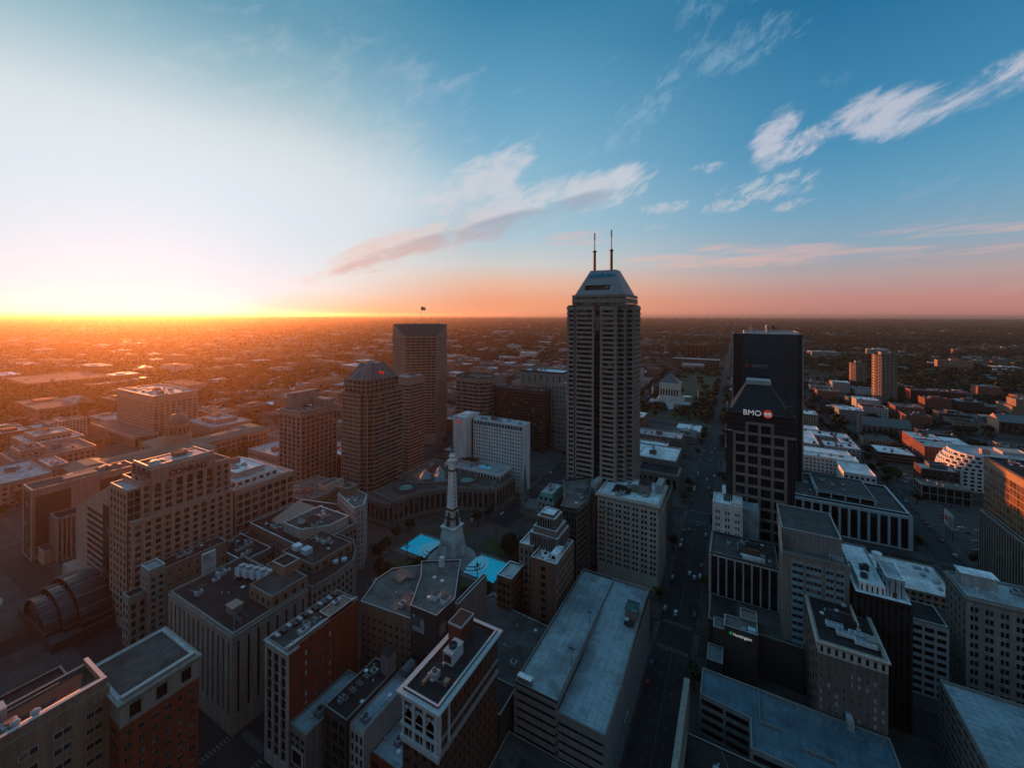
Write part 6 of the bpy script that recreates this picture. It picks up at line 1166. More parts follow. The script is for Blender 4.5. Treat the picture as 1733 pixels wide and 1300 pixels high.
t = Bld('library_wing', 'dark glass slab with sunlit orange end, behind the columned library', 'building'); t.mass((-196, 1520, -50, 1560), 0, 29, core='tan', roof='memb2', par=1, spec=W(bay=9, fl=5, p=.5, s_=1.0, pr=.2, m='brown2', g='gl_black', panes=3)); t.done()
t = Bld('office_block', 'dark block with an orange sunlit west face beyond the library', 'building'); t.mass((-186, 1900, -110, 1950), 0, 52, core='red', roof='tar', par=1, spec=W(bay=16, fl=1, p=6, s_=4, pr=1, m='red', g='gl_black', panes=1)); t.done()
t = Bld('church', 'large stone Gothic cathedral-like hall beside the avenue, left of the mall street', 'building'); t.mass((-112, 470, -57, 520), 0, 20, core='stone2', roof='memb', par=1.4, cop='memb', spec=W(bay=5.5, fl=2, p=2.2, s_=2.4, pr=.6, m='stone2', g='gl_dark', top=3)); t.mass((-108, 520, -74, 545), 0, 17, core='stone2', roof='memb', par=1.4, cop='memb'); t.mass((-92, 444, -52, 470), 0, 15, core='stone2', roof='tar', par=1, spec=W(bay=6, fl=1, p=2.6, s_=2, pr=1.3, m='stone2', g='gl_black', top=3)); t.kit((-100, 476, -62, 514), 20, 99, 4); t.done(); t.root.name = 'theatre'; t.root['label'] = 'grey stone temple-fronted hall with bright patched white roof, right of the tallest tower base'
t = Bld('court_building', 'long grey courthouse with rows of tall windows behind the white patched roof', 'building'); t.mass((-125, 560, -62, 590), 0, 20, core='stone2', roof='memb2', par=1.2, cop='memb', spec=W(bay=3.6, fl=4, p=1.5, s_=1.6, pr=.4, m='stone2', g='gl_lite', top=2, panes=1)); t.kit((-120, 564, -66, 586), 20, 101, 4); t.done()
t = Bld('parking_garage', 'black-roofed deck with slanting lights between the cream block and the stone hall', 'garage'); t.mass((-78, 345, -48, 376), 0, 30, core='dkgrey', roof='tar', par=1, cop='copd', spec=W(bay=6, fl=6, p=.8, s_=1.3, pr=.2, m='grey', g='gl_black')); b = MB()
for k in range(9): b.add([(-76 + k * 3.1, 348, 30.2), (-75.8 + k * 3.1, 348, 30.2), (-72.6 + k * 3.1, 360, 30.2), (-72.8 + k * 3.1, 360, 30.2)], [(0, 1, 2, 3)], 'yel')
t.part('bay_marking', b); t.done()
# isolated towers far right
for nm, lb, r_, z in (('apartment_tower', 'taller brown apartment tower with sunlit left side, far right', (257.4, 1121, 290, 1152), 96), ('apartment_tower', 'shorter brown apartment tower left of the taller one, far right', (263, 1359, 292, 1384), 55)):
    t = Bld(nm, lb, 'tower'); q = [(r_[0], r_[1] + 8), (r_[0] + 8, r_[1]), (r_[2] - 6, r_[1]), (r_[2], r_[1] + 6), (r_[2], r_[3]), (r_[0], r_[3])]
    t.mass(q, 0, z, core='dkgrey', roof='tar2', par=1.6, cop='tan', spec=W(bay=5.5, fh=3.0, p=1.0, s_=1.3, pr=.9, sr=1.1, m='brown2', g='gl_black', panes=1), faces={'W': W(n=4, fl=int(z / 6), p=3.2, s_=2.0, pr=.8, m='pinkst', g='gl_warm', panes=1), 5: W(n=2, fl=int(z / 6), p=3.2, s_=2.0, pr=.8, m='pinkst', g='gl_warm', panes=1)})
    t.mass((r_[0] + 8, r_[1] + 6, r_[2] - 8, r_[3] - 5), z, z + 6, core='brown2', roof='tar', par=.8); t.kit((r_[0] + 6, r_[1] + 5, r_[2] - 5, r_[3] - 4), z, 3, 2, False); t.done()
t = Bld('office_block', 'long pink banded office slab alone among trees, far right', 'building'); t.mass((587, 1882, 671, 1905), 0, 32, core='pinkst', roof='tar2', par=1, spec=W(n=20, fl=8, p=.6, s_=2.0, pr=.1, sr=.4, m='pinkst', g='gl_dark', panes=1)); t.mass((620, 1886, 640, 1900), 32, 37, core='pinkst', roof='tar', par=.6); t.done()
t = Bld('office_block', 'stepped building with big blank west walls glowing orange at the right edge', 'building'); t.mass((407, 1010, 440, 1060), 0, 26, core='tan', roof='grav', par=1); t.mass((412, 1012, 470, 1040), 0, 38, core='tan', roof='grav', par=1, faces={'S': W(bay=6, n=8, fl=7, p=2, s_=2, pr=.3, m='dkred', g='gl_dark')} if False else None); t.mass((395, 1002, 410, 1030), 0, 14, core='dkred', roof='tar', par=.8); t.kit((415, 1015, 465, 1036), 38, 103, 3); t.done()
t = Bld('church', 'brick gable building with an arched window lit orange, right edge', 'church'); t.mass((352, 905, 400, 940), 0, 18, core='dkred', roof=None, par=0, spec=W(bay=7, fl=1, p=3, s_=4, pr=.5, m='dkred', g='gl_dark')); b = MB(); b.add([(351, 904, 18), (401, 904, 18), (401, 941, 18), (351, 941, 18), (351, 922, 27), (401, 922, 27)], [(0, 1, 5, 4), (2, 3, 4, 5), (1, 2, 5), (3, 0, 4)], 'slate'); t.part('gable_roof', b); b = MB(); b.add([(350.9, 905, 0), (350.9, 939.5, 0), (350.9, 939.5, 18), (350.9, 922, 28), (350.9, 905, 18)], [(4, 3, 2, 1, 0)], 'pinkst'); t.part('gable_wall', b); t.done()
t = Bld('church', 'grey stone church with steep roof among dark trees, right middle', 'church'); t.mass((166, 800, 222, 818), 0, 14, core='stone2', roof=None, par=0, spec=W(bay=6, fl=1, p=3, s_=3, pr=.5, m='stone2', g='gl_dark')); b = MB(); b.add([(165, 799, 14), (223, 799, 14), (223, 819, 14), (165, 819, 14), (165, 809, 25), (223, 809, 25)], [(0, 1, 5, 4), (2, 3, 4, 5), (1, 2, 5), (3, 0, 4)], 'slate'); t.part('gable_roof', b); b = MB(); b.frustum(sq(2.6, 0, 163, 796), 0, sq(2.4, 0, 163, 796), 22, 'stone2'); b.frustum(sq(2.6, 0, 163, 796), 22, sq(.1, 0, 163, 796), 34, 'slate'); t.part('spire', b); t.done()
t = Bld('office_block', 'long dark brick block with a bright orange west end, far right among trees', 'building'); t.mass((318, 1150, 400, 1180), 0, 24, core='red', roof='tar2', par=1, spec=W(bay=5, fl=5, p=2.4, s_=2.4, pr=.3, m='dkred', g='gl_dark', panes=1), faces={'W': 0}); t.kit((324, 1154, 395, 1176), 24, 105, 4); t.done()
for nm, lb, r_, z, c_, rf in (('water_tower_base', 0, 0, 0, 0, 0),): pass
t = Bld('radio_mast', 'thin lattice radio mast beyond the park', 'mast', at=(-290, 2000)); b = MB(); b.tube((-290, 2000, 0), (-290, 2000, 72), 2.2, .6, 'alu', 4); b.box(-296, 1994, 0, -284, 2006, 6, 'pale'); t.part('lattice', b); t.done()
# ------------------------------------------------------------------ ordinary city fabric
rg = random.Random(77)
M['f_tan'] = facade_mat('tan_windowed_wall', (.27, .20, .15), (.02, .02, .02)); M['f_red'] = facade_mat('red_windowed_wall', (.20, .075, .05), (.02, .02, .02), 3.0, 3.5, .42, .45)
M['f_pale'] = facade_mat('pale_windowed_wall', (.45, .43, .40), (.03, .03, .035), 3.6, 3.7, .6, .48); M['f_grey'] = facade_mat('grey_windowed_wall', (.22, .21, .20), (.02, .02, .025), 4.2, 3.6, .8, .42)
M['f_dark'] = facade_mat('dark_banded_wall', (.10, .08, .07), (.015, .015, .02), 30, 3.8, .98, .5)
def hit(x0, y0, x1, y1, pad=3):
    for a in OCC:
        if x0 - pad < a[2] and x1 + pad > a[0] and y0 - pad < a[3] and y1 + pad > a[1]: return True
    return False
def inview(x, y, z=0, m=1.06):
    f = -math.sin(TH) * x + math.cos(TH) * y; r = math.cos(TH) * x + math.sin(TH) * y
    return f > 60 and abs(r / f) < 866.5 / 694 * m and (z - HC) / f * 694 > -767 * m
PARKS = [(-170, 740, -48, 1020), (-170, 1050, -48, 1480), (-655, 110, -520, 145), (-560, 140, -515, 330), (-660, 255, -610, 300), (-250, 190, -112, 300), (-500, 108, -465, 230)]
def inpark(x, y, r=0): return any(p[0] - r < x < p[2] + r and p[1] - r < y < p[3] + r for p in PARKS)
b = MB()
for p in PARKS[:5] + PARKS[6:]: b.box(p[0] + 4, p[1] + 4, -.2, p[2] - 4, p[3] - 4, .06, 'grass')
b.obj('lawn'); tag(bpy.data.objects['lawn'], kind='structure')
b = MB(); b.box(-126, 760, -.1, -106, 830, .12, 'pave'); b.lathe([(15, .1), (15, .3)], -95, 975, 'pave', 28); b.lathe([(9, .3), (9, .5)], -95, 975, 'memb', 24); b.box(-155, 905, .07, -60, 912, .12, 'pave'); b.box(-109, 1060, .07, -101, 1470, .1, 'pave'); tag(b.obj('path'), kind='structure')
WALLN = {'f_tan': 'tan', 'f_red': 'brick', 'f_pale': 'pale', 'f_grey': 'grey', 'f_dark': 'dark'}; ROOFN = {'memb': 'white-roofed', 'memb2': 'grey-roofed', 'tar': 'black-roofed', 'tar2': 'dark-roofed', 'grav': 'gravel-roofed'}
def zone(x, y):
    if x < -500: return 'in the orange haze of the left background'
    if x < -200: return 'beyond the tower with the flag in the middle distance'
    if x < 0: return 'beside the avenue behind the tallest tower'
    if x < 300 and y < 700: return 'below the right middle streets'
    return 'among the trees on the right'
def lowrise(x0, y0, x1, y1, z, wm, rm, g, stepped=False):
    b = MB(); b.box(x0, y0, -.3, x1, y1, z, wm); b.box(x0 + .5, y0 + .5, z, x1 - .5, y1 - .5, z + .15, rm)
    for r_ in ((x0 - .1, y0 - .1, x1 + .1, y0 + .4), (x0 - .1, y1 - .4, x1 + .1, y1 + .1), (x0 - .1, y0 + .4, x0 + .4, y1 - .4), (x1 - .4, y0 + .4, x1 + .1, y1 - .4)): b.box(r_[0], r_[1], z - .4, r_[2], r_[3], z + .9, wm)
    if stepped: b.box(x0 + (x1 - x0) * .3, y0 + (y1 - y0) * .3, z, x0 + (x1 - x0) * .7, y0 + (y1 - y0) * .7, z + g.uniform(3, 5), wm)
    for k in range(g.randint(3, 8)):
        w, d, h = g.uniform(1.5, 4), g.uniform(1.5, 4), g.uniform(1, 2.4); x = g.uniform(x0 + 1, x1 - w - 1); y = g.uniform(y0 + 1, y1 - d - 1); b.box(x, y, z + .15, x + w, y + d, z + h, 'alu' if g.random() < .6 else 'dkmetal')
    return b
cand = []
for i in range(len(xs) - 1):
    for j in range(len(EW) - 1):
        bx0, bx1, by0, by1 = xs[i] + 14, xs[i + 1] - 14, EW[j] + 13, EW[j + 1] - 13
        nx = max(1, int((bx1 - bx0) / 38)); ny = max(1, int((by1 - by0) / 36))
        for a in range(nx):
            for c in range(ny):
                x0 = bx0 + (bx1 - bx0) * a / nx + rg.uniform(1, 4); x1 = bx0 + (bx1 - bx0) * (a + 1) / nx - rg.uniform(1, 8); y0 = by0 + (by1 - by0) * c / ny + rg.uniform(1, 4); y1 = by0 + (by1 - by0) * (c + 1) / ny - rg.uniform(1, 8)
                cand.append((x0, y0, x1, y1, 0))
for k in range(2900):       # outskirts, thinning with distance
    f = 620 + 3600 * rg.random() ** 1.25; r_ = rg.uniform(-1.28, 1.28) * f
    x = -math.sin(TH) * f + math.cos(TH) * r_; y = math.cos(TH) * f + math.sin(TH) * r_
    if -960 < x < 760 and y < 1345: continue
    if x > -200 and rg.random() < .35: continue
    big = rg.random() < (.30 if x < -500 else .12)
    w, d = (rg.uniform(35, 110), rg.uniform(25, 60)) if big else (rg.uniform(9, 24), rg.uniform(9, 22))
    if any(abs(x - q) < 22 + w / 2 for q in (-29.5, 136, -176)): continue
    cand.append((x, y, x + w, y + d, 1 if big else 2))
placed = []
def clash(c):
    for q in placed:
        if c[0] - 6 < q[2] and c[2] + 6 > q[0] and c[1] - 6 < q[3] and c[3] + 6 > q[1]: return True
    return False
for c in cand:
    cx_, cy_ = (c[0] + c[2]) / 2, (c[1] + c[3]) / 2
    if not inview(cx_, cy_, 10, 1.1) or hit(*c[:4]) or inpark(cx_, cy_, 12): continue
    if c[4] == 0 and (c[2] - c[0] < 8 or c[3] - c[1] < 8 or rg.random() < .34): continue
    if math.hypot(cx_ - CIR[0], cy_ - CIR[1]) < 85 or cy_ < 100: continue
    if c[4] and clash(c): continue
    placed.append(c)
placed.sort(key=lambda c: math.hypot((c[0] + c[2]) / 2, (c[1] + c[3]) / 2))
rest = MB(); nb = 0
for c in placed:
    x0, y0, x1, y1, kd = c; cx_, cy_ = (x0 + x1) / 2, (y0 + y1) / 2; dist = math.hypot(cx_, cy_)
    wm = rg.choice(['f_tan', 'f_red', 'f_pale', 'f_grey', 'f_dark', 'f_red', 'f_tan'] if kd < 2 else ['f_red', 'f_tan', 'f_dark', 'f_pale']); rm = rg.choice(['memb', 'memb2', 'tar', 'tar2', 'grav', 'grav', 'tar2'])
    z = (rg.choice([5, 7, 8, 11, 14, 18, 24]) if dist > 420 else rg.choice([5, 7, 9, 12])) if kd == 0 else (rg.choice([6, 8, 11, 15, 22]) if kd == 1 else rg.uniform(4, 7))
    if kd == 0 and -60 < cx_ < 10: z = min(z, 14)
    if nb < 290:
        if kd < 2: b = lowrise(x0, y0, x1, y1, z, wm, rm, rg, rg.random() < .3); lab = f"{'mid-rise' if z > 13 else 'low'} {ROOFN[rm]} {WALLN[wm]} building {zone(cx_, cy_)}"; nm = 'low_building'
        else:
            b = MB(); b.box(x0, y0, -.3, x1, y1, z, wm); b.add([(x0 - .5, y0 - .5, z), (x1 + .5, y0 - .5, z), (x1 + .5, y1 + .5, z), (x0 - .5, y1 + .5, z), (x0 - .5, cy_, z + 3.2), (x1 + .5, cy_, z + 3.2)], [(0, 1, 5, 4), (2, 3, 4, 5), (1, 2, 5), (3, 0, 4)], rg.choice(['slate', 'tar2', 'dkred'])); lab = f"small pitched-roof {WALLN[wm]} house {zone(cx_, cy_)}"; nm = 'house'
        b.obj(nm, None, (cx_, cy_, 0.0)); o = COL.objects[-1]; tag(o, lab, 'house' if nm == 'house' else 'building', 'outlying ' + lab.split(' building')[0].split(' house')[0] + ' ' + nm.replace('_', ' ') + 's ' + zone(cx_, cy_)); nb += 1
    else:
        rest.box(x0, y0, -.3, x1, y1, z, wm)
        if kd == 2: rest.add([(x0 - .5, y0 - .5, z), (x1 + .5, y0 - .5, z), (x1 + .5, y1 + .5, z), (x0 - .5, y1 + .5, z), (x0 - .5, cy_, z + 3.2), (x1 + .5, cy_, z + 3.2)], [(0, 1, 5, 4), (2, 3, 4, 5), (1, 2, 5), (3, 0, 4)], rg.choice(['slate', 'tar2', 'tar2']))
        else: rest.box(x0 + .5, y0 + .5, z, x1 - .5, y1 - .5, z + .4, rm); rest.box(x0 + (x1 - x0) * .3, y0 + (y1 - y0) * .3, z, x0 + (x1 - x0) * .5, y0 + (y1 - y0) * .6, z + 3, 'alu')
for k in range(230):        # sheds and warehouses of the far plain
    f = 4000 + 12000 * rg.random() ** 1.4; r_ = rg.uniform(-1.28, 1.28) * f; x = -math.sin(TH) * f + math.cos(TH) * r_; y = math.cos(TH) * f + math.sin(TH) * r_; w, d = rg.uniform(50, 190), rg.uniform(30, 90); z = rg.choice([8, 10, 12, 12, 18])
    rest.box(x, y, -.3, x + w, y + d, z, 'pale'); rest.box(x + .5, y + .5, z, x + w - .5, y + d - .5, z + .5, rg.choice(['memb2', 'memb2', 'grav']))
tag(rest.obj('distant_buildings'), 'mass of small roofs spread over the plain to the horizon', 'buildings', kind='stuff')

# ------------------------------------------------------------------ trees
def crown_mesh(name, seed, n, h, rad, leaf, lm, trunk=True):
    g = np.random.RandomState(seed); blobs = []
    for k in range(9):
        a = g.uniform(0, 6.28); rr = rad * g.uniform(.1, .62); blobs.append((rr * math.cos(a), rr * math.sin(a), h * g.uniform(.45, .82), rad * g.uniform(.32, .55)))
    blobs.append((0, 0, h * .72, rad * .6)); vs = []; fs = []
    for k in range(n):
        bx, by, bz, br = blobs[g.randint(len(blobs))]; d = g.normal(size=3); d /= np.linalg.norm(d); r_ = br * g.uniform(.62, 1.08); c = np.array([bx, by, bz]) + d * r_ * np.array([1, 1, .8])
        nrm = d + g.normal(size=3) * .55; nrm /= np.linalg.norm(nrm); u = np.cross(nrm, [0, 0, 1.0]) + 1e-3; u /= np.linalg.norm(u); w = np.cross(nrm, u); s1, s2 = leaf * g.uniform(.6, 1.3), leaf * g.uniform(.5, 1.1); q = len(vs)
        vs += [tuple(c - u * s1), tuple(c - w * s2 + nrm * .15 * leaf), tuple(c + u * s1), tuple(c + w * s2 - nrm * .1 * leaf)]; fs.append((q, q + 1, q + 2, q + 3))
    me = bpy.data.meshes.new(name); me.from_pydata(vs, [], fs); me.materials.append(M[lm]); me.update(); return me
def trunk_mesh(h, rad, seed):
    b = MB(); g = random.Random(seed); b.tube((0, 0, -.3), (0, 0, h * .35), h * .035, h * .025, 'bark', 7); b.tube((0, 0, h * .35), (g.uniform(-.4, .4), g.uniform(-.4, .4), h * .7), h * .025, h * .01, 'bark', 6)
    for k in range(5): a = k * 1.26 + g.random(); z = h * g.uniform(.28, .5); b.tube((0, 0, z), (rad * .6 * math.cos(a), rad * .6 * math.sin(a), z + h * .25), h * .014, h * .005, 'bark', 5)
    me = bpy.data.meshes.new('trunk'); me.from_pydata(b.v, [], b.f); me.materials.append(M['bark']); me.update(); return me
KINDS_ = [('leafg', 'green'), ('leafd', 'dark green'), ('leafy', 'golden'), ('leafo', 'olive')]
PROTO = {}
for lm, nm in KINDS_:
    PROTO[lm] = [(crown_mesh('crown', 10 + i * 7 + len(lm) + ord(lm[-1]), 620, 13, 6.2, .62, lm), trunk_mesh(13, 6.2, i)) for i in range(3)]
tg = random.Random(5); tp = []
def addtree(x, y, kind=None):
    if hit(x, y, x, y, 1.5) or not inview(x, y, 0, 1.08): return
    if any(q[0] - 1 < x < q[2] + 1 and q[1] - 1 < y < q[3] + 1 for q in placed): return
    tp.append((x, y, kind))
for i in range(22):
    a = R(i * 360 / 22 + 3)
    if 60 < (i * 360 / 22) % 360 < 84: continue
    addtree(CIR[0] + 53 * math.cos(a), CIR[1] + 50 * math.sin(a), 'leafd')
for x in (-150, -141, -133, -152, -143): [addtree(x + tg.uniform(-2, 2), y + tg.uniform(-2, 2), 'leafd') for y in (262, 270, 279)]
for k in range(330):
    p = PARKS[0] if k < 110 else PARKS[1] if k < 135 else PARKS[2] if k < 160 else PARKS[3] if k < 180 else PARKS[4] if k < 200 else PARKS[6]; x, y = tg.uniform(p[0], p[2]), tg.uniform(p[1], p[3])
    if p in PARKS[:2] and -148 < x < -76 and 840 < y < 1010: continue
    if p in PARKS[:2] and abs(x + 105) < 9: continue
    addtree(x, y, tg.choice(['leafg', 'leafg', 'leafd', 'leafy', 'leafo']))
for x in (-17, -42, -189, 122, 150, -352, -326, 280):
    y = 200.0
    while y < 1300: 
        if tg.random() < (.35 if y < 600 else .6) and not any(abs(y - e) < 14 for e in EW) and not hit(x, y, x, y, 3): addtree(x + tg.uniform(-1, 1), y, tg.choice(['leafd', 'leafg', 'leafo']))
        y += tg.uniform(12, 24)
for k in range(1150):
    x, y = (tg.uniform(130, 760), tg.uniform(560, 1340)) if k < 700 else (tg.uniform(-960, -430), tg.uniform(100, 700)); addtree(x, y, tg.choice(['leafd', 'leafd', 'leafg', 'leafo', 'leafy'] if k % 5 == 0 else ['leafd', 'leafg', 'leafd']))
tp.sort(key=lambda q: math.hypot(q[0], q[1])); tp = [q for i, q in enumerate(tp) if all(math.hypot(q[0] - w[0], q[1] - w[1]) > 5 for w in tp[max(0, i - 25):i])]
def tz(x, y):
    if math.hypot(x - CIR[0], y - CIR[1]) < 75: return 'around the fountain circle'
    if -175 < x < -45 and y > 700: return 'in the memorial park'
    if x < -430: return 'near the domed statehouse'
    if x > 110: return 'in the right-hand neighbourhoods'
    return 'along the downtown pavements'
NM = dict(KINDS_); near = tp[:290]; later = tp[290:]
for x, y, kd in near:
    cm, tm = PROTO[kd][tg.randrange(3)]; s_ = tg.uniform(.75, 1.15) * (.8 if tz(x, y).startswith('along') else 1); lab = f"{NM[kd]} leafy street tree {tz(x, y)}" if 'along' in tz(x, y) else f"{NM[kd]} broad-crowned tree {tz(x, y)}"
    r_ = bpy.data.objects.new('tree', None); r_.location = (x, y, 0); r_.rotation_euler = (0, 0, tg.uniform(0, 6.28)); r_.scale = (s_, s_, s_ * tg.uniform(.85, 1.1)); COL.objects.link(r_); tag(r_, lab, 'tree', NM[kd] + ' trees ' + tz(x, y))
    for nm, me in (('crown', cm), ('trunk', tm)): o = bpy.data.objects.new(nm, me); o.parent = r_; COL.objects.link(o)
# the woods and gardens of the plain: far too many to count
def woodland(name, lab, pts, sizes, nleaf, lm, seed):
    g = np.random.RandomState(seed); P_ = np.asarray(pts, np.float32); S_ = np.asarray(sizes, np.float32); n = len(P_); N_ = n * nleaf
    c = np.repeat(P_, nleaf, 0); s_ = np.repeat(S_, nleaf); d = g.normal(size=(N_, 3)); d /= np.linalg.norm(d, axis=1)[:, None]; lob = np.repeat(g.normal(size=(n, 3, 3)) * .28, nleaf, 0)[np.arange(N_), g.randint(0, 3, N_)]
    rr = g.uniform(.45, 1.0, N_); ctr = np.zeros((N_, 3)); ctr[:, :2] = c + (d[:, :2] * rr[:, None] * .55 + lob[:, :2]) * s_[:, None]; ctr[:, 2] = s_ * (.62 + .36 * d[:, 2] * rr + .15 * lob[:, 2])
    nrm = d + g.normal(size=(N_, 3)) * .5; nrm[:, 2] += .3; nrm /= np.linalg.norm(nrm, axis=1)[:, None]; u = np.cross(nrm, g.normal(size=(N_, 3))); u /= np.linalg.norm(u, axis=1)[:, None]; w = np.cross(nrm, u); lf = (s_ * g.uniform(.16, .34, N_))[:, None]
    V = np.stack([ctr - u * lf, ctr - w * lf * .8, ctr + u * lf, ctr + w * lf * .8], 1).reshape(-1, 3).astype(np.float32); me = bpy.data.meshes.new(name); me.vertices.add(len(V)); me.vertices.foreach_set('co', V.ravel()); me.loops.add(len(V)); me.loops.foreach_set('vertex_index', np.arange(len(V), dtype=np.int32)); me.polygons.add(N_); me.polygons.foreach_set('loop_start', np.arange(0, len(V), 4, dtype=np.int32)); me.materials.append(M[lm]); me.update(calc_edges=True)
    o = bpy.data.objects.new(name, me); COL.objects.link(o); tag(o, lab, 'trees', kind='stuff')
wg = np.random.RandomState(3); cells = {}
for q in placed + [tuple(a) for a in OCC]:
    for ix in range(int(q[0] // 12), int(q[2] // 12) + 1):
        for iy in range(int(q[1] // 12), int(q[3] // 12) + 1): cells[(ix, iy)] = 1
def scatter(n, f0, f1, pw, s0, s1):
    out = []; sz = []
    f = f0 + (f1 - f0) * wg.random_sample(n) ** pw; r_ = wg.uniform(-1.3, 1.3, n) * f; X = -math.sin(TH) * f + math.cos(TH) * r_; Y = math.cos(TH) * f + math.sin(TH) * r_
    k = np.sin(X * .0043 + 1.3 * np.sin(Y * .0031)) + np.sin(Y * .0057 + X * .0021 + 2) + .9 * np.sin(X * .013 - Y * .011) + wg.normal(size=n) * .8
    for i in range(n):
        x, y = float(X[i]), float(Y[i])
        if -960 < x < 760 and y < 1340: continue
        if k[i] < -.95 or (int(x // 12), int(y // 12)) in cells or any(abs(x - q) < 14 for q in (-29.5, 136, -176, -500)) or any(0 < y - q < 24 for q in (1500, 1950, 2600, 3500, 5200)): continue
        out.append((x, y)); sz.append(wg.uniform(s0, s1) * (1 + max(0, f[i] - 3000) / 5000))
    return out, sz
a, s_ = scatter(25000, 600, 3400, 1.1, 9, 15); h_ = len(a) * 3 // 4
a2 = [(q[0], q[1]) for q in later]
woodland('suburban_trees', 'scattered dark trees of the nearer suburbs', a[:h_] + a2, s_[:h_] + [11.0] * len(a2), 34, 'leafd', 1); woodland('golden_trees', 'scattered olive and golden trees of the nearer suburbs', a[h_:], s_[h_:], 34, 'leafo', 2)
a, s_ = scatter(26000, 2800, 16000, 1.5, 15, 26); woodland('far_woodland', 'dark woodland covering the far plain to the horizon', a, s_, 20, 'leafd', 4)

# ------------------------------------------------------------------ cars and street lamps
def car_parts(col, van=False):
    body = MB(); h = .95 if not van else 1.5
    body.frustum(rectp((-.9, -2.25, .9, 2.25)), .32, rectp((-.92, -2.3, .92, 2.3)), .62, col); body.frustum(rectp((-.92, -2.3, .92, 2.3)), .62, rectp((-.82, -2.15, .82, 2.15)), h, col)
    cab = MB(); y0, y1 = (-1.9, 1.0) if not van else (-2.1, 1.5); cab.frustum(rectp((-.8, y0, .8, y1)), h, rectp((-.64, y0 + .45, .64, y1 - .7)), h + .52, 'gl_black'); roof = MB(); roof.box(-.63, y0 + .47, h + .52, .63, y1 - .72, h + .57, col)
    wh = MB(); wh.tube((-.12, 0, 0), (.12, 0, 0), .33, .33, 'rubber', 10); return body, cab, roof, wh
for nm, c in (('car_white', (.6, .6, .6)), ('car_silver', (.3, .31, .33)), ('car_black', (.02, .02, .022)), ('car_red', (.28, .02, .015)), ('car_blue', (.03, .07, .16))): M[nm] = mat(nm, c, rough=.3, var=.02, spec=.6)
CP = {}
for c in ('white', 'silver', 'black', 'red', 'blue'):
    CP[c] = [q.obj('proto').data for q in car_parts('car_' + c)]
for o in [o for o in COL.objects if o.name.startswith('proto')]: bpy.data.objects.remove(o)
cg = random.Random(8)
def car(x, y, rot, c, lab, grp):
    if not inview(x, y, 0, 1.02): return
    r_ = bpy.data.objects.new('car', None); r_.location = (x, y, -.235); r_.rotation_euler = (0, 0, rot); COL.objects.link(r_); tag(r_, lab, 'car', grp)
    for nm, me in zip(('body', 'window_glass', 'roof_panel'), CP[c][:3]): o = bpy.data.objects.new(nm, me); o.parent = r_; COL.objects.link(o)
    for wx in (-.8, .8):
        for wy in (-1.4, 1.4): o = bpy.data.objects.new('wheel', CP[c][3]); o.location = (wx, wy, .33); o.parent = r_; COL.objects.link(o)
car(-31.5, 262, 0, 'white', 'white car driving alone down the dark main street', None); car(-218, 282, .9, 'white', 'first white car parked on the far left rim of the circle', None)
car(-209.5, 289.5, .75, 'silver', 'silver car parked beyond the white one on the far rim of the circle', None); car(-200.5, 294.5, .55, 'white', 'white car nearest the church end of the circle rim', None); car(-229, 222, 0.1, 'silver', 'silver car stopped left of the left fountain pool', None); car(-211, 197, -.6, 'white', 'white car on the lower left of the circle roadway', None)
for x in (-37.6, -21.4, -183.2, -168.8, 129.6, 142.8, -332.5, -493):
    y = 120 if x < -160 else 205
    while y < 1150:
        if not any(abs(y - e) < 18 for e in EW) and not (x < -160 and x > -190 and 170 < y < 315) and cg.random() < .32:
            c = cg.choice(['white', 'silver', 'black', 'red', 'blue', 'black', 'silver']); st = {-37.6: 'left kerb of the main street', -21.4: 'right kerb of the main street', -183.2: 'left kerb of the street to the circle', -168.8: 'right kerb of the street to the circle'}.get(x, 'kerb of a side street'); car(x, y, 0, c, f"{c} car parked at the {st}", f"{c} cars at the {st}")
        y += 6.2 + cg.random() * 3
for k in range(16): c = cg.choice(['white', 'silver', 'black']); car(-29.5 + cg.choice([-1.6, 1.6, 4.8, -4.8]), cg.uniform(300, 1200), 0, c, f"{c} car driving on the main street", f"{c} cars driving on the main street")
lots = [(x_, y_) for x_ in (160, 166, 176, 182, 205, 212, 222, 240, 247, 262, 320, 327, 338) for y_ in range(430, 700, 3)]
cg.shuffle(lots)
nl = 0
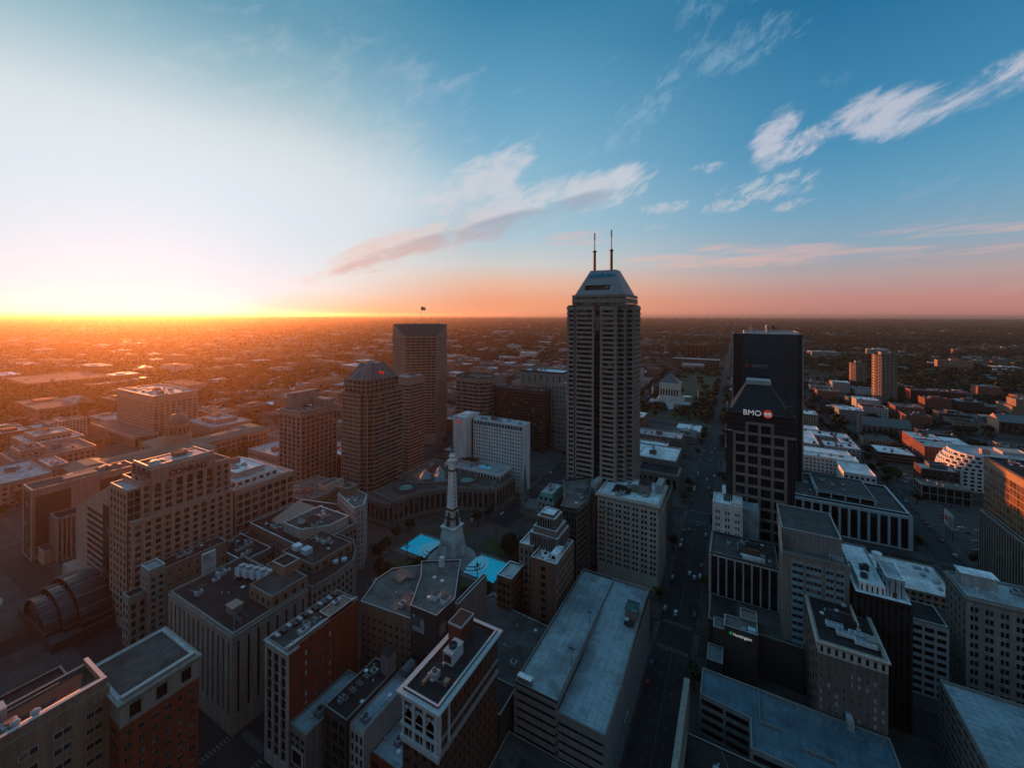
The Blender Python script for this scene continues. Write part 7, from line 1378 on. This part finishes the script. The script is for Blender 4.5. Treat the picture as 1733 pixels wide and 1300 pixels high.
for x_, y_ in lots:
    if nl >= 70: break
    if hit(x_, y_, x_, y_, 3.5) or any(q[0] - 3 < x_ < q[2] + 3 and q[1] - 3 < y_ < q[3] + 3 for q in placed) or any(abs(y_ - e) < 13 for e in EW) or any(abs(x_ - e) < 13 for e in NS.values()): continue
    c = cg.choice(['white', 'silver', 'black', 'blue', 'silver', 'red']); car(x_, y_, R(90), c, f"{c} car in an open car park on the right", f"{c} cars in the right-hand car parks"); nl += 1
lp = MB(); lp.tube((0, 0, -.1), (0, 0, 8.6), .13, .08, 'dkmetal', 6); lp.tube((0, 0, 8.5), (1.5, 0, 8.9), .07, .05, 'dkmetal', 5); LPm = lp.obj('proto').data
lh = MB(); lh.box(1.3, -.16, 8.78, 2.1, .16, 8.92, 'dkmetal'); LHm = lh.obj('proto').data
for o in [o for o in COL.objects if o.name.startswith('proto')]: bpy.data.objects.remove(o)
for x, rot in ((-40.2, 0), (-18.8, math.pi), (-187, 0), (-165, math.pi), (126, 0), (146, math.pi)):
    y = 110.0
    while y < 900:
        if not (x < -160 and 175 < y < 310) and inview(x, y) and not hit(x, y, x, y, .3):
            r_ = bpy.data.objects.new('street_lamp', None); r_.location = (x, y, 0); r_.rotation_euler = (0, 0, rot); COL.objects.link(r_); st = 'main street' if x > -50 and x < 0 else 'street to the circle' if x < -100 else 'right-hand street'; tag(r_, f"plain dark street lamp on the {'left' if rot == 0 else 'right'} side of the {st}", 'street lamp', f"street lamps on the {'left' if rot == 0 else 'right'} side of the {st}")
            for nm, me in (('pole', LPm), ('lamp_head', LHm)): o = bpy.data.objects.new(nm, me); o.parent = r_; COL.objects.link(o)
        y += 31

# ------------------------------------------------------------------ evening haze over the plain
hz = MB(); hz.box(-100000, -3500, -1.5, 100000, 100000, 255, 'pave'); ho = hz.obj('haze'); tag(ho, 'thin warm evening haze over the whole city', 'haze', kind='stuff')
hm = bpy.data.materials.new('haze'); hm.use_nodes = True; t_ = hm.node_tree; t_.nodes.clear(); pvn = t_.nodes.new('ShaderNodeVolumePrincipled'); pvn.inputs['Color'].default_value = (.88, .68, .55, 1); pvn.inputs['Density'].default_value = HAZE_D; pvn.inputs['Anisotropy'].default_value = HAZE_G; oo = t_.nodes.new('ShaderNodeOutputMaterial'); t_.links.new(pvn.outputs[0], oo.inputs['Volume'])
ho.data.materials.clear(); ho.data.materials.append(hm)
